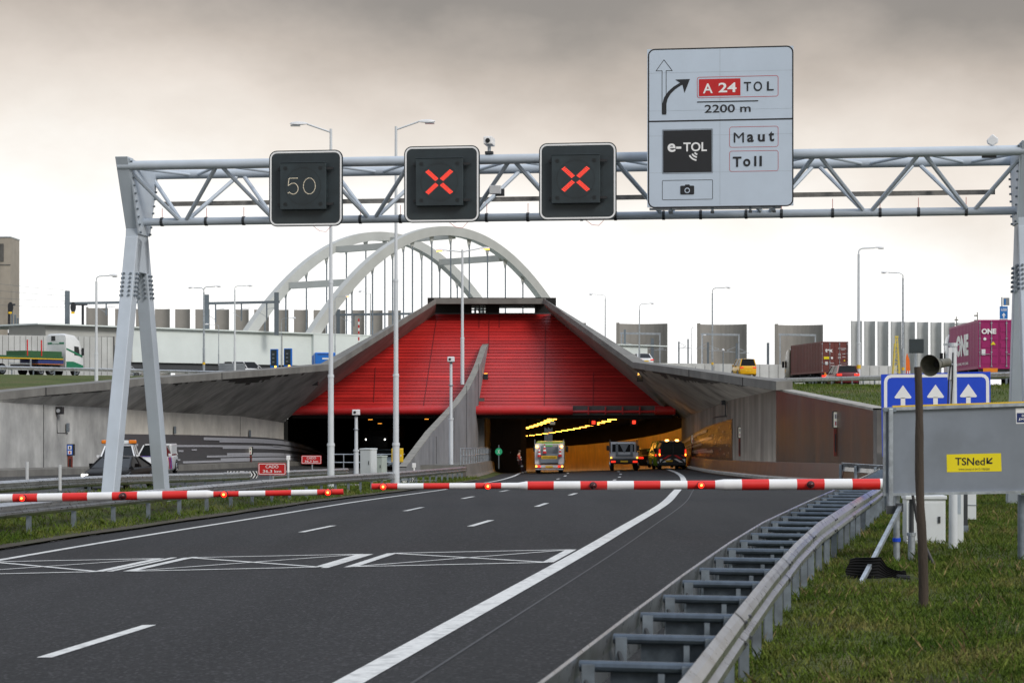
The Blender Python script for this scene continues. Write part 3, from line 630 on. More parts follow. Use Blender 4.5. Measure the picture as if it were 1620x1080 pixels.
deck.quad((fmed(120) - .3, 119.5, zroad(fmed(120), 120) - .3), (fmed(120) - .3, 119.5, zroad(fmed(120), 120) + .92), (fmed(120) - 3.3, 119.5, zroad(fmed(120), 120) + .92), (fmed(120) - 3.3, 119.5, zroad(fmed(120), 120) - .3), 'concrete'); struct(deck, 'median_deck')
def railing(label, pts, h, step, group=None):
    a = pts[0]; o = thing('railing', label, 'railing', a, 0, group); a = Vector(a); L = [Vector(p) - a for p in pts]
    mb = MB()
    for f in (1., .55): mb.tube([p + Vector((0, 0, h * f)) for p in L], .035, 6, 'galvanised')
    mb.build('handrail', o)
    d = 0; tot = sum((q - p).length for p, q in zip(L, L[1:])); s = 0
    while s <= tot:
        r = s
        for p, q in zip(L, L[1:]):
            l = (q - p).length
            if r <= l + 1e-6: pp = p.lerp(q, min(1, r / l)); break
            r -= l
        mb = MB(); mb.box(pp.x - .03, pp.x + .03, pp.y - .03, pp.y + .03, pp.z, pp.z + h - .03, 'galvanised'); mb.build('post', o); s += step
    return o
railing('grey steel railing on the barrier at the foot of the fin', [(fmed(y) - .45, y, zroad(fmed(y), y) + .92) for y in frange(120, 164, 4)], 1.0, 2.2)
railing('grey steel railing in front of the left tunnel opening behind the white cabinets', [(X(p, 128), 128, zroad(fxl(128), 128) + .35) for p in (524, 560, 612, 640)], 1.15, .8)
mb = MB(); mb.box(X(518, 128), X(640, 128), 128.2, 128.9, -3, zroad(fxl(128), 128) + .35, 'concrete_dark'); kerbw = tag(mb.build('low_wall'), 'low dark concrete wall carrying the railing before the left opening', 'wall')
# lamps: rows of warm ceiling luminaires in the tunnel
M('lamp_tunnel', (.9, .5, .1), .3, emis=(1, .42, .045), es=11)
M('lamp_tunnel_dim', (.9, .5, .1), .3, emis=(1, .36, .04), es=1.6)
def tlamp(x, y, wd, ln, m, label, group):
    o = thing('tunnel_lamp', label, 'lamp', (x, y, zc_(y) - .02), 0, group)
    mb = MB(); mb.box(-wd / 2 - .05, wd / 2 + .05, -ln / 2, ln / 2, -.12, 0, 'dark_metal'); mb.build('housing', o)
    mb = MB(); mb.box(-wd / 2, wd / 2, -ln / 2 + .05, ln / 2 - .05, -.17, -.122, m); mb.build('diffuser', o); return o
for k in range(30): tlamp(fxs(160 + 5 * k) - 7.3, 160 + 5 * k, .85, 3.0, 'lamp_tunnel', 'warm orange ceiling lamp in the left row of the right tunnel tube', 'left row of tunnel ceiling lamps')
for k in range(26): tlamp(fxs(164 + 5.6 * k) - 1.6, 164 + 5.6 * k, .7, 2.2 + (k % 3) * .7, 'lamp_tunnel', 'warm orange ceiling lamp in the row nearer the orange tunnel wall', 'right row of tunnel ceiling lamps')
for p, q in ((545, 666), (586, 675.5), (601, 680), (646, 666), (664, 670), (675, 675)):
    y = 158 + (q - 666) * 3; tlamp(X(p, y), y, .34, 1.2, 'lamp_tunnel_dim', 'small dim orange ceiling lamp in the left tunnel tube', 'dim lamps in the left tunnel tube')
def lamp_light(x, y, z, e, sx, sy, rot=(0, 0, 0)):
    l = bpy.data.lights.new('tunnel_light', 'AREA'); l.shape = 'RECTANGLE'; l.size = sx; l.size_y = sy; l.energy = e; l.color = (1, .40, .06)
    o = bpy.data.objects.new('tunnel_light', l); l.spread = R(110); o.location = (x, y, z); o.rotation_euler = rot; COL.objects.link(o)
for y, e_ in ((166, 900), (180, 1000), (193, 900), (207, 1000), (228, 1000), (252, 1000), (282, 900)): lamp_light(fxs(y) - 1.6, y, zc_(y) - .35, e_, 1.2, 10, (0, R(24), 0))
lamp_light(fxs(185) - 7.3, 185, zc_(185) - .35, 70, 1.2, 10)
# ================================================================== gantry
GA = R(8); GU = Vector((math.cos(GA), -math.sin(GA), 0)); GN = Vector((-math.sin(GA), -math.cos(GA), 0)); G0 = Vector((-10.0, 53.1, 0))
def gt(px, d): # position along the gantry (offset d towards the camera) that shows at column px
    k = (px - 810) / F; p = G0 + GN * d
    return (k * p.y - p.x) / (GU.x - k * GU.y)
def gl(t, d, z): return Vector((t, -d, z))                 # local coordinates of the gantry: x along, -y towards the camera
LEN = gt(1611, -1.05)
gan = thing('sign_gantry', 'pale grey steel lattice gantry spanning the road on splayed legs', 'gantry', G0, -GA)
ZT, ZB = 8.74, 7.36
for d, z, r in ((1.05, ZT, .125), (-1.05, ZT, .125), (0, ZB, .105)):
    mb = MB(); mb.cyl(gl(-.15, d, z), gl(LEN + .15, d, z), r, None, 14, 'gantry_paint'); mb.build('chord', gan, smooth=True)
nb = 9; st_ = LEN / nb
for k in range(nb + 1):
    tb = (k + .5) * st_
    for d in (1.05, -1.05):
        if k < nb:
            for s in (-1, 1):
                mb = MB(); mb.cyl(gl(tb + s * .12, .08 * (1 if d > 0 else -1), ZB + .07), gl(tb + s * (st_ / 2 - .1), d * .97, ZT - .09), .055, None, 8, 'gantry_paint'); mb.build('brace', gan, smooth=True)
    if k < nb:
        for s in (-1, 1):
            mb = MB(); mb.cyl(gl(tb + s * .1 + (0 if s < 0 else 0), -1.0, ZT - .02), gl(tb + s * (st_ / 2), 1.0, ZT - .02), .04, None, 8, 'gantry_paint'); mb.build('brace', gan, smooth=True)
M('tray_steel', (.20, .19, .175), .7, var=.4, scale=5, dirt=.5, dirtcol=(.07, .065, .06)); mb = MB(); mb.box(.45, LEN - .6, .85, 1.0, ZB + .52, ZB + .60, 'tray_steel'); mb.box(.45, LEN - .6, .84, .85, ZB + .50, ZB + .625, 'tray_steel'); mb.build('cable_tray', gan)
rnd = random.Random(3)
for k in range(20):
    t = .8 + k * (LEN - 1.2) / 20 + rnd.uniform(-.2, .2)
    mb = MB(); mb.cyl(gl(t - .035, 0, ZB), gl(t + .035, 0, ZB), .122, None, 10, 'dark_metal'); mb.cyl(gl(t, .0, ZB + .1), gl(t, .0, ZB + .36), .008, None, 5, 'red_paint'); mb.build('pipe_clamp', gan)
def column(t, sgn):
    zf = -ZC - 0 + 0
    base_near, base_far = zroad(G0.x + t, G0.y - 4) - .2, zroad(G0.x + t, G0.y + 3) - .2
    w0, kz = .40, 6.9
    # legs cross at the knee; above it the head opens out to carry the two top chords
    for d0, d1, dk, zb_, wd in ((2.35, .42, -.2, base_near, .46), (-2.35, -.42, .2, base_far, .42)):
        mb = MB(); mb.beam(gl(t, d0, zb_), gl(t, d1 * .62, kz), wd, .34, 'gantry_paint', up=(1, 0, 0), w1=.40, h1=.34); mb.build('leg', gan, bevel=.02)
    mb = MB(); mb.prism([(-.50, kz - .9), (.50, kz - .9), (.42, ZB - .2), (1.05 + .22, ZT + .22), (.78, ZT + .22), (.1, ZB + .2), (-.1, ZB + .2), (-.78, ZT + .22), (-1.27, ZT + .22), (-.42, ZB - .2)], t - .17, t + .17, 'gantry_paint', 'x'); mb.build('column_head', gan, bevel=.015)
    mb = MB(); s = sgn
    mb.prism([(-.46, ZB - .35), (.46, ZB - .35), (1.2, ZT + .17), (-1.2, ZT + .17)], t + s * .17, t + s * .21, 'gantry_paint', 'x'); pl = mb.build('head_plate', gan)
    mb = MB()
    for i in range(10):
        f = i / 9
        for sd_ in (-1, 1):
            y = sd_ * (.46 + (1.2 - .46) * f - .06); z = ZB - .3 + (ZT + .1 - ZB + .3) * f; mb.cyl((t + s * .21, y, z), (t + s * .26, y, z), .03, None, 6, 'dull_steel')
    mb.build('bolt_row', pl)
    for d0, d1, zb_, wd in ((2.35, .42, base_near, .46), (-2.35, -.42, base_far, .42)):
        mb = MB()
        for i in range(6):
            for j in (-.1, .08):
                zz = kz - .95 - .115 * i; f = (kz - zz) / (kz - zb_); dd = d1 * .62 + (d0 - d1 * .62) * f
                hw = .2 + .03 * f
                # bolts on the camera side and on the outer side of the leg
                mb.cyl(gl(t + j, dd + hw * 1.0, zz), gl(t + j, dd + hw + .05, zz), .033, None, 7, 'dull_steel')
                mb.cyl(gl(t + .17, dd + j, zz), gl(t + .22, dd + j, zz), .033, None, 7, 'dull_steel'); mb.cyl(gl(t - .17, dd + j, zz), gl(t - .22, dd + j, zz), .033, None, 7, 'dull_steel')
        mb.build('bolt_group', gan)
column(0, 1); column(LEN, -1)
# ---- lane signal signs
M('matrix_black', (.019, .029, .034), .5, var=.5, scale=1.3, streak=.35, dirtcol=(.05, .06, .062), dirt=.5)
M('matrix_face', (.028, .042, .048), .55, var=.35, scale=2.5, streak=.55, dirtcol=(.012, .014, .015))
M('led_red', (.8, .1, .05), .3, emis=(1, .035, .015), es=1.9); M('led_dim', (.9, .8, .6), .3, emis=(.95, .82, .62), es=.2); M('led_off', (.012, .014, .015), .4)
def rrect(w_, h_, r, n=6):
    o = []
    for cx, cz, a in ((w_ / 2 - r, -h_ / 2 + r, -90), (w_ / 2 - r, h_ / 2 - r, 0), (-w_ / 2 + r, h_ / 2 - r, 90), (-w_ / 2 + r, -h_ / 2 + r, 180)):
        for i in range(n + 1): t = R(a + 90 * i / n); o.append((cx + r * math.cos(t), cz + r * math.sin(t)))
    return o
def ring(mb, w_, h_, r, wd, y, m, cx=0, cz=0):
    a = rrect(w_, h_, r); b = rrect(w_ - 2 * wd, h_ - 2 * wd, max(.005, r - wd)); n = len(a)
    mb.add([(p[0] + cx, y, p[1] + cz) for p in a] + [(p[0] + cx, y, p[1] + cz) for p in b], [(i, (i + 1) % n, n + (i + 1) % n, n + i) for i in range(n)], m)
def gthing(name, label, cat, px, py, d, group=None):
    t = gt(px, d); p = G0 + GU * t + GN * d; z = Z(py, p.y); return thing(name, label, cat, (p.x, p.y, z), -GA, group), p.y
SG = 'lane signal signs on the gantry'
def matrix(px0, px1, py0, py1, label, sym):
    o, y = gthing('lane_signal_sign', label, 'traffic signal', (px0 + px1) / 2, (py0 + py1) / 2, 1.75, SG)
    S = (px1 - px0) * y / F / math.cos(GA) ; H = (py1 - py0) * y / F; k = S / 1.9
    mb = MB(); mb.prism(rrect(S, H, .2), -.02, .03, 'matrix_black', 'y'); bd = mb.build('backing_board', o)
    mb = MB(); ring(mb, S - .05, H - .05, .18, .042, -.026, 'white_gloss'); mb.build('white_border', bd)
    fx0, fx1, fz0, fz1 = -.62 * k, .56 * k, -.55 * k, .62 * k
    mb = MB(); mb.box(fx0, fx1, -.20, -.021, fz0, fz1, 'matrix_face'); mb.box(fx0 - .015, fx1 + .015, -.215, -.19, fz1, fz1 + .02, 'matrix_black'); bx = mb.build('display_box', o, bevel=.012)
    mb = MB()
    for z in (fz0 + .14, fz1 - .14): mb.box(fx1, fx1 + .17, -.14, -.08, z - .03, z + .03, 'black_plastic'); mb.box(fx0 - .09, fx0, -.12, -.07, z - .03, z + .03, 'black_plastic')
    for i in range(6): mb.cyl((fx1 + .02, -.1, fz0 + .1 + i * .2), (fx1 + .05, -.1, fz0 + .1 + i * .2), .014, None, 6, 'black_plastic')
    mb.build('hinge', o)
    mb = MB(); cx, cz = (fx0 + fx1) / 2, (fz0 + fz1) / 2
    def dot(x, z, r, m): n = 7; mb.add([(cx + x + r * math.cos(2 * math.pi * i / n), -.206, cz + z + r * math.sin(2 * math.pi * i / n)) for i in range(n)], [tuple(range(n))], m)
    for i in range(72): dot(.46 * k * math.cos(R(5 * i)), .46 * k * math.sin(R(5 * i)), .011, 'led_off')
    for x, z in ((-.45, .45), (.45, .45), (-.45, -.45), (.45, -.45)):
        for i in range(19):
            a, r = i * 2.4, .055 * math.sqrt(i / 19); dot(x * k + r * math.cos(a), z * k + r * math.sin(a), .011, 'led_off')
    mb.build('unlit_lamps', bx); mb = MB()
    if sym == 'X':
        h = .29 * k
        for sx in (-1, 1):
            for sz in (-1, 1):
                for i in range(8):
                    for j in range(3):
                        u = .07 + i * (h - .07) / 7; off = (j - 1) * .040
                        dot(sx * (u * 1.02 + (off * .75)), sz * (u * .92 - off * .55), .0128, 'led_red')
    else:
        def pathdots(pts, n):
            pts = [Vector((a, b)) for a, b in pts]; d = [0]
            for a, b in zip(pts, pts[1:]): d.append(d[-1] + (b - a).length)
            for i in range(n):
                t = d[-1] * i / (n - 1); q = max(j for j in range(len(pts) - 1) if d[j] <= t + 1e-9); u = (t - d[q]) / max(1e-6, d[q + 1] - d[q]); p = pts[q].lerp(pts[q + 1], min(1, u)); dot(p.x - .02, p.y, .0115, 'led_dim')
        h = .2 * k
        pathdots([(-.12, h), (-.34, h), (-.36, .02), (-.27, .07)] + [(-.23 + .13 * math.cos(R(a)), -.06 + .14 * math.sin(R(a))) for a in range(80, -150, -20)] + [(-.36, -.17)], 34)
        pathdots([(.19 + .155 * math.cos(R(a)), .2 * k * math.sin(R(a))) for a in range(0, 351, 10)], 30)
    mb.build('lit_lamps', bx)
    mb = MB(); mb.tube([(S * .1, .02, -H / 2), (S * .18, .04, -H / 2 - .12), (S * .27, .04, -H / 2 - .14), (S * .34, .02, -H / 2)], .006, 5, 'red_paint'); mb.build('loose_wire', o)
    mb = MB()
    for x in (-.55, .55): mb.box(x - .04, x + .04, .03, .6, -.2, .5, 'dull_steel')
    mb.build('mounting_bracket', o)
matrix(425, 543, 238, 358, 'black square lane signal showing a pale dotted 50', '50')
matrix(639, 759, 231, 352, 'black lane signal with red cross, the one nearer the 50 signal', 'X')
matrix(853, 975, 226, 348, 'black lane signal with red cross, next to the big white toll sign', 'X')
# ---- toll sign
M('sign_white', (.52, .60, .70), .45, var=.05, scale=1.2, streak=.12, dirtcol=(.40, .44, .47)); M('sign_black', (.012, .013, .016), .45, var=.2); M('sign_red', (.52, .01, .012), .4, var=.06); M('sign_line_red', (.50, .02, .03), .5)
ts, y = gthing('toll_sign', 'large white motorway sign for A24 toll with arrows, mounted on the gantry', 'road sign', 1139, 201, 1.85)
k = y / F / math.cos(GA); W_, H_ = 228 * k, 251 * y / F
def u(px): return (px - 1139) * k
def v(py): return -(py - 201) * y / F
mb = MB(); mb.box(-W_ / 2, W_ / 2, 0, .05, -H_ / 2, H_ / 2, 'sign_white'); mb.build('panel', ts)
def sx(zx): return u(1010 + zx * 260 / 968)
def sy(zy): return v(60 + zy * 290 / 1080)
def srect(x0, x1, z0, z1, y_, m, mb): mb.quad((x0, y_, z0), (x1, y_, z0), (x1, y_, z1), (x0, y_, z1), m)
mb = MB(); ring(mb, sx(905) - sx(60), sy(56) - sy(998), .17, .032, -.003, 'sign_black', (sx(905) + sx(60)) / 2, (sy(56) + sy(998)) / 2); srect(sx(66), sx(899), sy(490), sy(481), -.003, 'sign_black', mb); mb.build('black_border', ts)
mb = MB()
def stroke(pts, wd, y_, m, mb=None, closed=False):
    pts = [Vector((p[0], p[1])) for p in pts]; n = len(pts); A = []; B = []
    for i, p in enumerate(pts):
        if closed: a, b = pts[i - 1], pts[(i + 1) % n]
        else: a, b = pts[max(0, i - 1)], pts[min(n - 1, i + 1)]
        d1 = (p - a).normalized() if (p - a).length > 1e-9 else (b - p).normalized(); d2 = (b - p).normalized() if (b - p).length > 1e-9 else d1
        nr = Vector((-(d1 + d2).y, (d1 + d2).x)); nr.normalize(); c = max(.45, abs(nr.dot(Vector((-d1.y, d1.x))))); wd_ = (wd[i] if isinstance(wd, list) else wd) / c
        A.append((p.x - nr.x * wd_ / 2, y_, p.y - nr.y * wd_ / 2)); B.append((p.x + nr.x * wd_ / 2, y_, p.y + nr.y * wd_ / 2))
    if closed: A.append(A[0]); B.append(B[0])
    mb.strip(A, B, m)
ou = [(143, 440), (143, 187), (108, 187), (154, 122), (202, 187), (167, 187), (167, 440)]
stroke([(sx(a), sy(b)) for a, b in ou], .014, -.004, 'sign_black', mb)
cv = [(155, 446), (156, 385), (165, 350), (185, 318), (215, 290), (250, 268), (268, 262)]
stroke([(sx(a), sy(b)) for a, b in cv], [.105, .1, .095, .085, .078, .072, .07], -.006, 'sign_black', mb)
mb.poly([(sx(a), -.007, sy(b)) for a, b in ((306, 239), (220, 241), (262, 268), (274, 321))], 'sign_black'); mb.build('arrow_symbol', ts)
mb = MB(); ring(mb, sx(818) - sx(347), sy(229) - sy(353), .06, .012, -.004, 'sign_line_red', (sx(818) + sx(347)) / 2, (sy(229) + sy(353)) / 2)
srect(sx(358), sx(599), sy(342), sy(242), -.005, 'sign_red', mb); mb.build('route_badge', ts)
mb = MB(); mb.text('A', sx(410), sy(297), 'white_gloss', sx(438) - sx(381), sy(268) - sy(326), -.009, .014); mb.text('24', sx(524), sy(294), 'white_gloss', sx(577) - sx(472), sy(265) - sy(322), -.009, .02)
mb.text('T', sx(640), sy(291), 'sign_black', sx(660) - sx(618), sy(264) - sy(318), -.009, .012); mb.text('O', sx(700), sy(291), 'sign_black', sx(725) - sx(676), sy(262) - sy(319), -.009, .012); mb.text('L', sx(772), sy(291), 'sign_black', sx(791) - sx(752), sy(264) - sy(318), -.009, .012)
mb.text('2200 m', sx(525), sy(417), 'sign_black', sx(659) - sx(392), sy(394) - sy(441), -.009, .012); srect(sx(348), sx(702), sy(379), sy(373), -.009, 'sign_black', mb); mb.build('route_lettering', ts); mb = MB()
mb.text('M', sx(590), sy(590), 'sign_black', sx(619) - sx(560), sy(560) - sy(619), -.009, 0); mb.text('a', sx(657), sy(595), 'sign_black', sx(677) - sx(638), sy(572) - sy(618), -.009, .028); mb.text('u', sx(720), sy(595), 'sign_black', sx(740) - sx(700), sy(574) - sy(617), -.009, .028); mb.text('t', sx(778), sy(586), 'sign_black', sx(794) - sx(762), sy(556) - sy(616), -.009, .028)
mb.build('lettering', ts); mb = MB(); mb.text('T', sx(580), sy(732), 'sign_black', sx(605) - sx(555), sy(702) - sy(762), -.009, .028); mb.text('o', sx(636), sy(738), 'sign_black', sx(657) - sx(615), sy(716) - sy(761), -.009, .028); mb.text('l', sx(685), sy(730), 'sign_black', sx(691) - sx(678), sy(700) - sy(760), -.009, .02); mb.text('l', sx(716), sy(730), 'sign_black', sx(723) - sx(709), sy(700) - sy(760), -.009, .02)
mb.build('lettering', ts)
mb = MB()
for z0, z1 in ((526, 648), (668, 790)): ring(mb, sx(818) - sx(535), sy(z0) - sy(z1), .06, .010, -.004, 'sign_line_red', (sx(818) + sx(535)) / 2, (sy(z0) + sy(z1)) / 2)
mb.build('red_frame', ts)
mb = MB(); srect(sx(149), sx(433), sy(790), sy(540), -.005, 'sign_black', mb); ring(mb, sx(439) - sx(143), sy(534) - sy(797), .03, .012, -.004, 'dull_steel', sx(291), sy(665.5)); mb.text('e-', sx(215), sy(643), 'white_gloss', sx(255) - sx(175), sy(616) - sy(666), -.009, .02); mb.text('TOL', sx(336), sy(640), 'white_gloss', sx(405) - sx(268), sy(613) - sy(667), -.009, .02)
for i, r in enumerate((.07, .125, .185)):
    cx, cz = sx(352), sy(640); stroke([(cx + r * 1.25 * math.cos(R(a)), cz + r * 1.25 * math.sin(R(a)) - .10) for a in range(207, 262, 6)], .04, -.009, 'white_gloss', mb)
mb.build('toll_badge', ts)
mb = MB(); ring(mb, sx(439) - sx(143), sy(834) - sy(951), .03, .012, -.004, 'sign_black', sx(291), sy(892.5))
mb.prism([(p[0] + sx(290), p[1] + sy(894)) for p in rrect(sx(331) - sx(250), sy(870) - sy(922), .025)], -.008, -.004, 'sign_black', 'y'); mb.prism([(sx(a), sy(b)) for a, b in ((274, 871), (279, 861), (302, 861), (307, 871))], -.008, -.004, 'sign_black', 'y')
for r, m_, yy in ((.068, 'sign_white', -.010), (.046, 'sign_black', -.012)): mb.add([(sx(290) + r * math.cos(R(20 * i)), yy, sy(896) + r * math.sin(R(20 * i))) for i in range(18)], [tuple(range(18))], m_)
mb.build('camera_badge', ts)
mb = MB()
for p in (1062, 1127, 1186, 1223): x = u(p); mb.box(x - .03, x + .03, .05, .12, -H_ / 2 - .14, H_ / 2 - .1, 'dull_steel'); mb.box(x - .045, x + .045, .03, .14, -H_ / 2 - .16, -H_ / 2 - .1, 'dark_metal')
mb.build('back_rail', ts)
mb = MB(); mb.box(-W_ / 2 + .05, W_ / 2 - .3, .06, .2, -H_ / 2 - .06, -H_ / 2 - .01, 'galvanised'); mb.build('lower_rail', ts)
M('seam_grey', (.36, .41, .46), .5)
mb = MB(); srect(-.004, .004, -H_ / 2 + .03, H_ / 2 - .05, -.002, 'seam_grey', mb)
for zz in (200, 424, 572, 790): srect(-W_ / 2 + .01, W_ / 2 - .01, sy(zz) - .003, sy(zz) + .003, -.002, 'seam_grey', mb)
mb.build('panel_seam', ts)
# ---- cameras and sensors on the gantry
o, y = gthing('surveillance_camera', 'white surveillance camera standing on the gantry between the two red crosses', 'camera', 774, 243, 1.05)
mb = MB(); mb.cyl((0, 0, 0), (0, 0, .26), .045, None, 10, 'galvanised'); mb.box(-.1, .1, -.08, .08, -.02, .05, 'dark_metal'); mb.build('mount', o)
mb = MB(); mb.rbox(-.10, .12, -.32, .22, .2, .40, 'white_gloss', .02); h = mb.build('camera_housing', o); mb = MB(); mb.cyl((0.01, -.325, .29), (0.01, -.335, .29), .06, None, 14, 'glass_dark'); mb.build('lens', h)
o, y = gthing('traffic_sensor', 'pale diamond shaped traffic sensor on top of the gantry near its right column', 'sensor', 1570, 230, 1.05)
mb = MB(); mb.cyl((0, 0, 0), (-.03, 0, .12), .03, None, 8, 'dull_steel'); mb.box(-.25, .1, -.02, .1, -.3, -.14, 'black_plastic'); mb.build('mount', o)
mb = MB(); mb.prism([(-.14, .13), (0, .27), (.14, .16), (.13, .06), (0, -.02), (-.12, .04)], -.06, .05, 'white_paint', 'y'); mb.build('sensor_face', o, bevel=.02)
o, y = gthing('traffic_sensor', 'flat grey sensor box clamped to a gantry brace below the surveillance camera', 'sensor', 785, 300, .6)
mb = MB(); mb.rbox(-.17, .13, -.1, .02, -.12, .1, 'white_paint', .02); mb.build('sensor_box', o); mb = MB(); mb.box(-.03, .2, .02, .12, -.16, .02, 'dark_metal'); mb.build('clamp', o)
# ================================================================== boom barriers
M('boom_white', (.80, .80, .80), .38, var=.05, dirt=.15, dirtcol=(.5, .5, .5)); M('boom_red', (.70, .022, .018), .38, var=.06)
M('lamp_off', (.06, .008, .008), .15)
def boom(label, tip, root, sections, lamps, flip):
    tip, root = Vector(tip), Vector(root); o = thing('boom_barrier', label, 'barrier arm', root)
    L = (root - tip).length; ax = (tip - root).normalized()
    mb = MB(); s0 = 0
    for (a, b, r0, r1, m) in sections: mb.cyl(ax * (L * a), ax * (L * b), r0, r1, 18, m, True)
    bo = mb.build('boom_tube', o, smooth=True)
    hb = (zverge if root.x > 0 else zmed)(root.x, root.y) - root.z - .1
    mb = MB(); mb.rbox(-.3, .3, .14, .6, hb, .28, 'white_paint', .03); mb.cyl((0, -.12, 0), (0, .16, 0), .09, None, 12, 'dull_steel'); mb.build('barrier_housing', o)
    for a, lit in lamps:
        c = ax * (L * a); r = .064
        mb = MB(); mb.cyl(c + Vector((0, -.05, 0)), c + Vector((0, -.155, 0)), r * 1.1, r * 1.1, 14, 'black_plastic'); lo = mb.build('warning_lamp', o)
        mb = MB(); mb.sphere(c + Vector((0, -.155, 0)), r * .92, 'boom_lamp_lit' if lit else 'lamp_off', 1, 12); mb.build('lens', lo, smooth=True)
        if lit: mb = MB(); mb.sphere(c + Vector((0, -.155 - r * .68, 0)), r * .36, 'boom_core', 1, 10); mb.build('glowing_core', lo, smooth=True)
    return o
M('boom_lamp_lit', (.8, .04, .02), .3, emis=(1, .018, .006), es=1.6); M('boom_core', (.9, .4, .05), .3, emis=(1, .45, .06), es=4)
YB = 37.5
def rx(p): return X(p, YB)
def bnd(pxs, px_root, px_tip): return [(px_root - p) / (px_root - px_tip) for p in pxs]
# right arm: root hidden behind the grey board at column 1420, tip at 588
pr, ptp = 1463, 588
sec = []
cur = 'boom_red'
ed = [1463, 1391.5, 1347.5, 1303.5, 1260, 1216, 1173, 1145]; cols = ['boom_white', 'boom_red', 'boom_white', 'boom_red', 'boom_white', 'boom_red', 'boom_white']
for i in range(7): sec.append((*bnd([ed[i], ed[i + 1]], pr, ptp), .105, .105, cols[i]))
sec.append((*bnd([1145, 1131], pr, ptp), .105, .083, 'boom_white'))
e2 = [1131, 1087, 1044.5, 1002.5, 960.5, 918, 876, 834.6]
for i in range(7): sec.append((*bnd([e2[i], e2[i + 1]], pr, ptp), .083, .083, 'boom_red' if i % 2 == 0 else 'boom_white'))
sec.append((*bnd([834.6, 832], pr, ptp), .083, .083, 'boom_white')); sec.append((*bnd([832, 820], pr, ptp), .083, .058, 'boom_white')); sec.append((*bnd([820, 793], pr, ptp), .058, .058, 'boom_white'))
e3 = [793, 752, 711, 670, 629, 588]
for i in range(5): sec.append((*bnd([e3[i], e3[i + 1]], pr, ptp), .058, .058, 'boom_red' if i % 2 == 0 else 'boom_white'))
boom('long red and white striped barrier arm reaching across the road from the right', P(588, 769, YB), P(1463, 765, YB), sec, [((pr - p) / (pr - ptp), l) for p, l in ((1281, 0), (1108, 1), (938, 0), (772, 1), (607, 1))], 1)
pr, ptp = -60, 543; sec = []
e = [-60, -19, 21, 60, 99.5, 139, 178, 218, 257.5, 297]
for i in range(9): sec.append((*bnd([e[i], e[i + 1]], pr, ptp), .083, .083, 'boom_red' if i % 2 == 0 else 'boom_white'))
sec.append((*bnd([297, 328], pr, ptp), .083, .083, 'boom_white')); sec.append((*bnd([328, 338], pr, ptp), .083, .056, 'boom_white'))
e3 = [338, 378, 420, 461, 502, 543]
for i in range(5): sec.append((*bnd([e3[i], e3[i + 1]], pr, ptp), .056, .056, 'boom_red' if i % 2 == 0 else 'boom_white'))
boom('shorter red and white striped barrier arm reaching in from the left verge', P(543, 777.5, 38.5), P(-60, 789, 38.5), sec, [((pr - p) / (pr - ptp), l) for p, l in ((38, 1), (196, 0), (356, 1), (520, 1))], -1)
# ================================================================== guard rails
M('plate_dark', (.085, .105, .125), .5, .45, var=.4, scale=9, dirt=.5, dirtcol=(.035, .04, .05)); M('strut_steel', (.095, .12, .15), .4, .6, var=.3, scale=9, dirt=.4, dirtcol=(.07, .085, .10))
WPROF = [(.0, .0), (.04, .03), (.075, .07), (.075, .12), (.03, .155), (.03, .175), (.075, .21), (.075, .26), (.04, .30), (0, .33), (-.012, .315), (.015, .165), (-.012, .015)]
def wbeam(mb, pts, zt, m, side):
    """pts: plan points; zt: top height function; side +1: the ridges face right, -1: left"""
    secs = []
    for i, p in enumerate(pts):
        a, b = pts[max(0, i - 1)], pts[min(len(pts) - 1, i + 1)]; d = Vector((b[0] - a[0], b[1] - a[1])).normalized(); n = Vector((d.y, -d.x)) * side
        secs.append([Vector((p[0] + n.x * q[0], p[1] + n.y * q[0], zt(i) - .33 + q[1])) for q in WPROF])
    mb.loft(secs if side > 0 else [s[::-1] for s in secs], m)
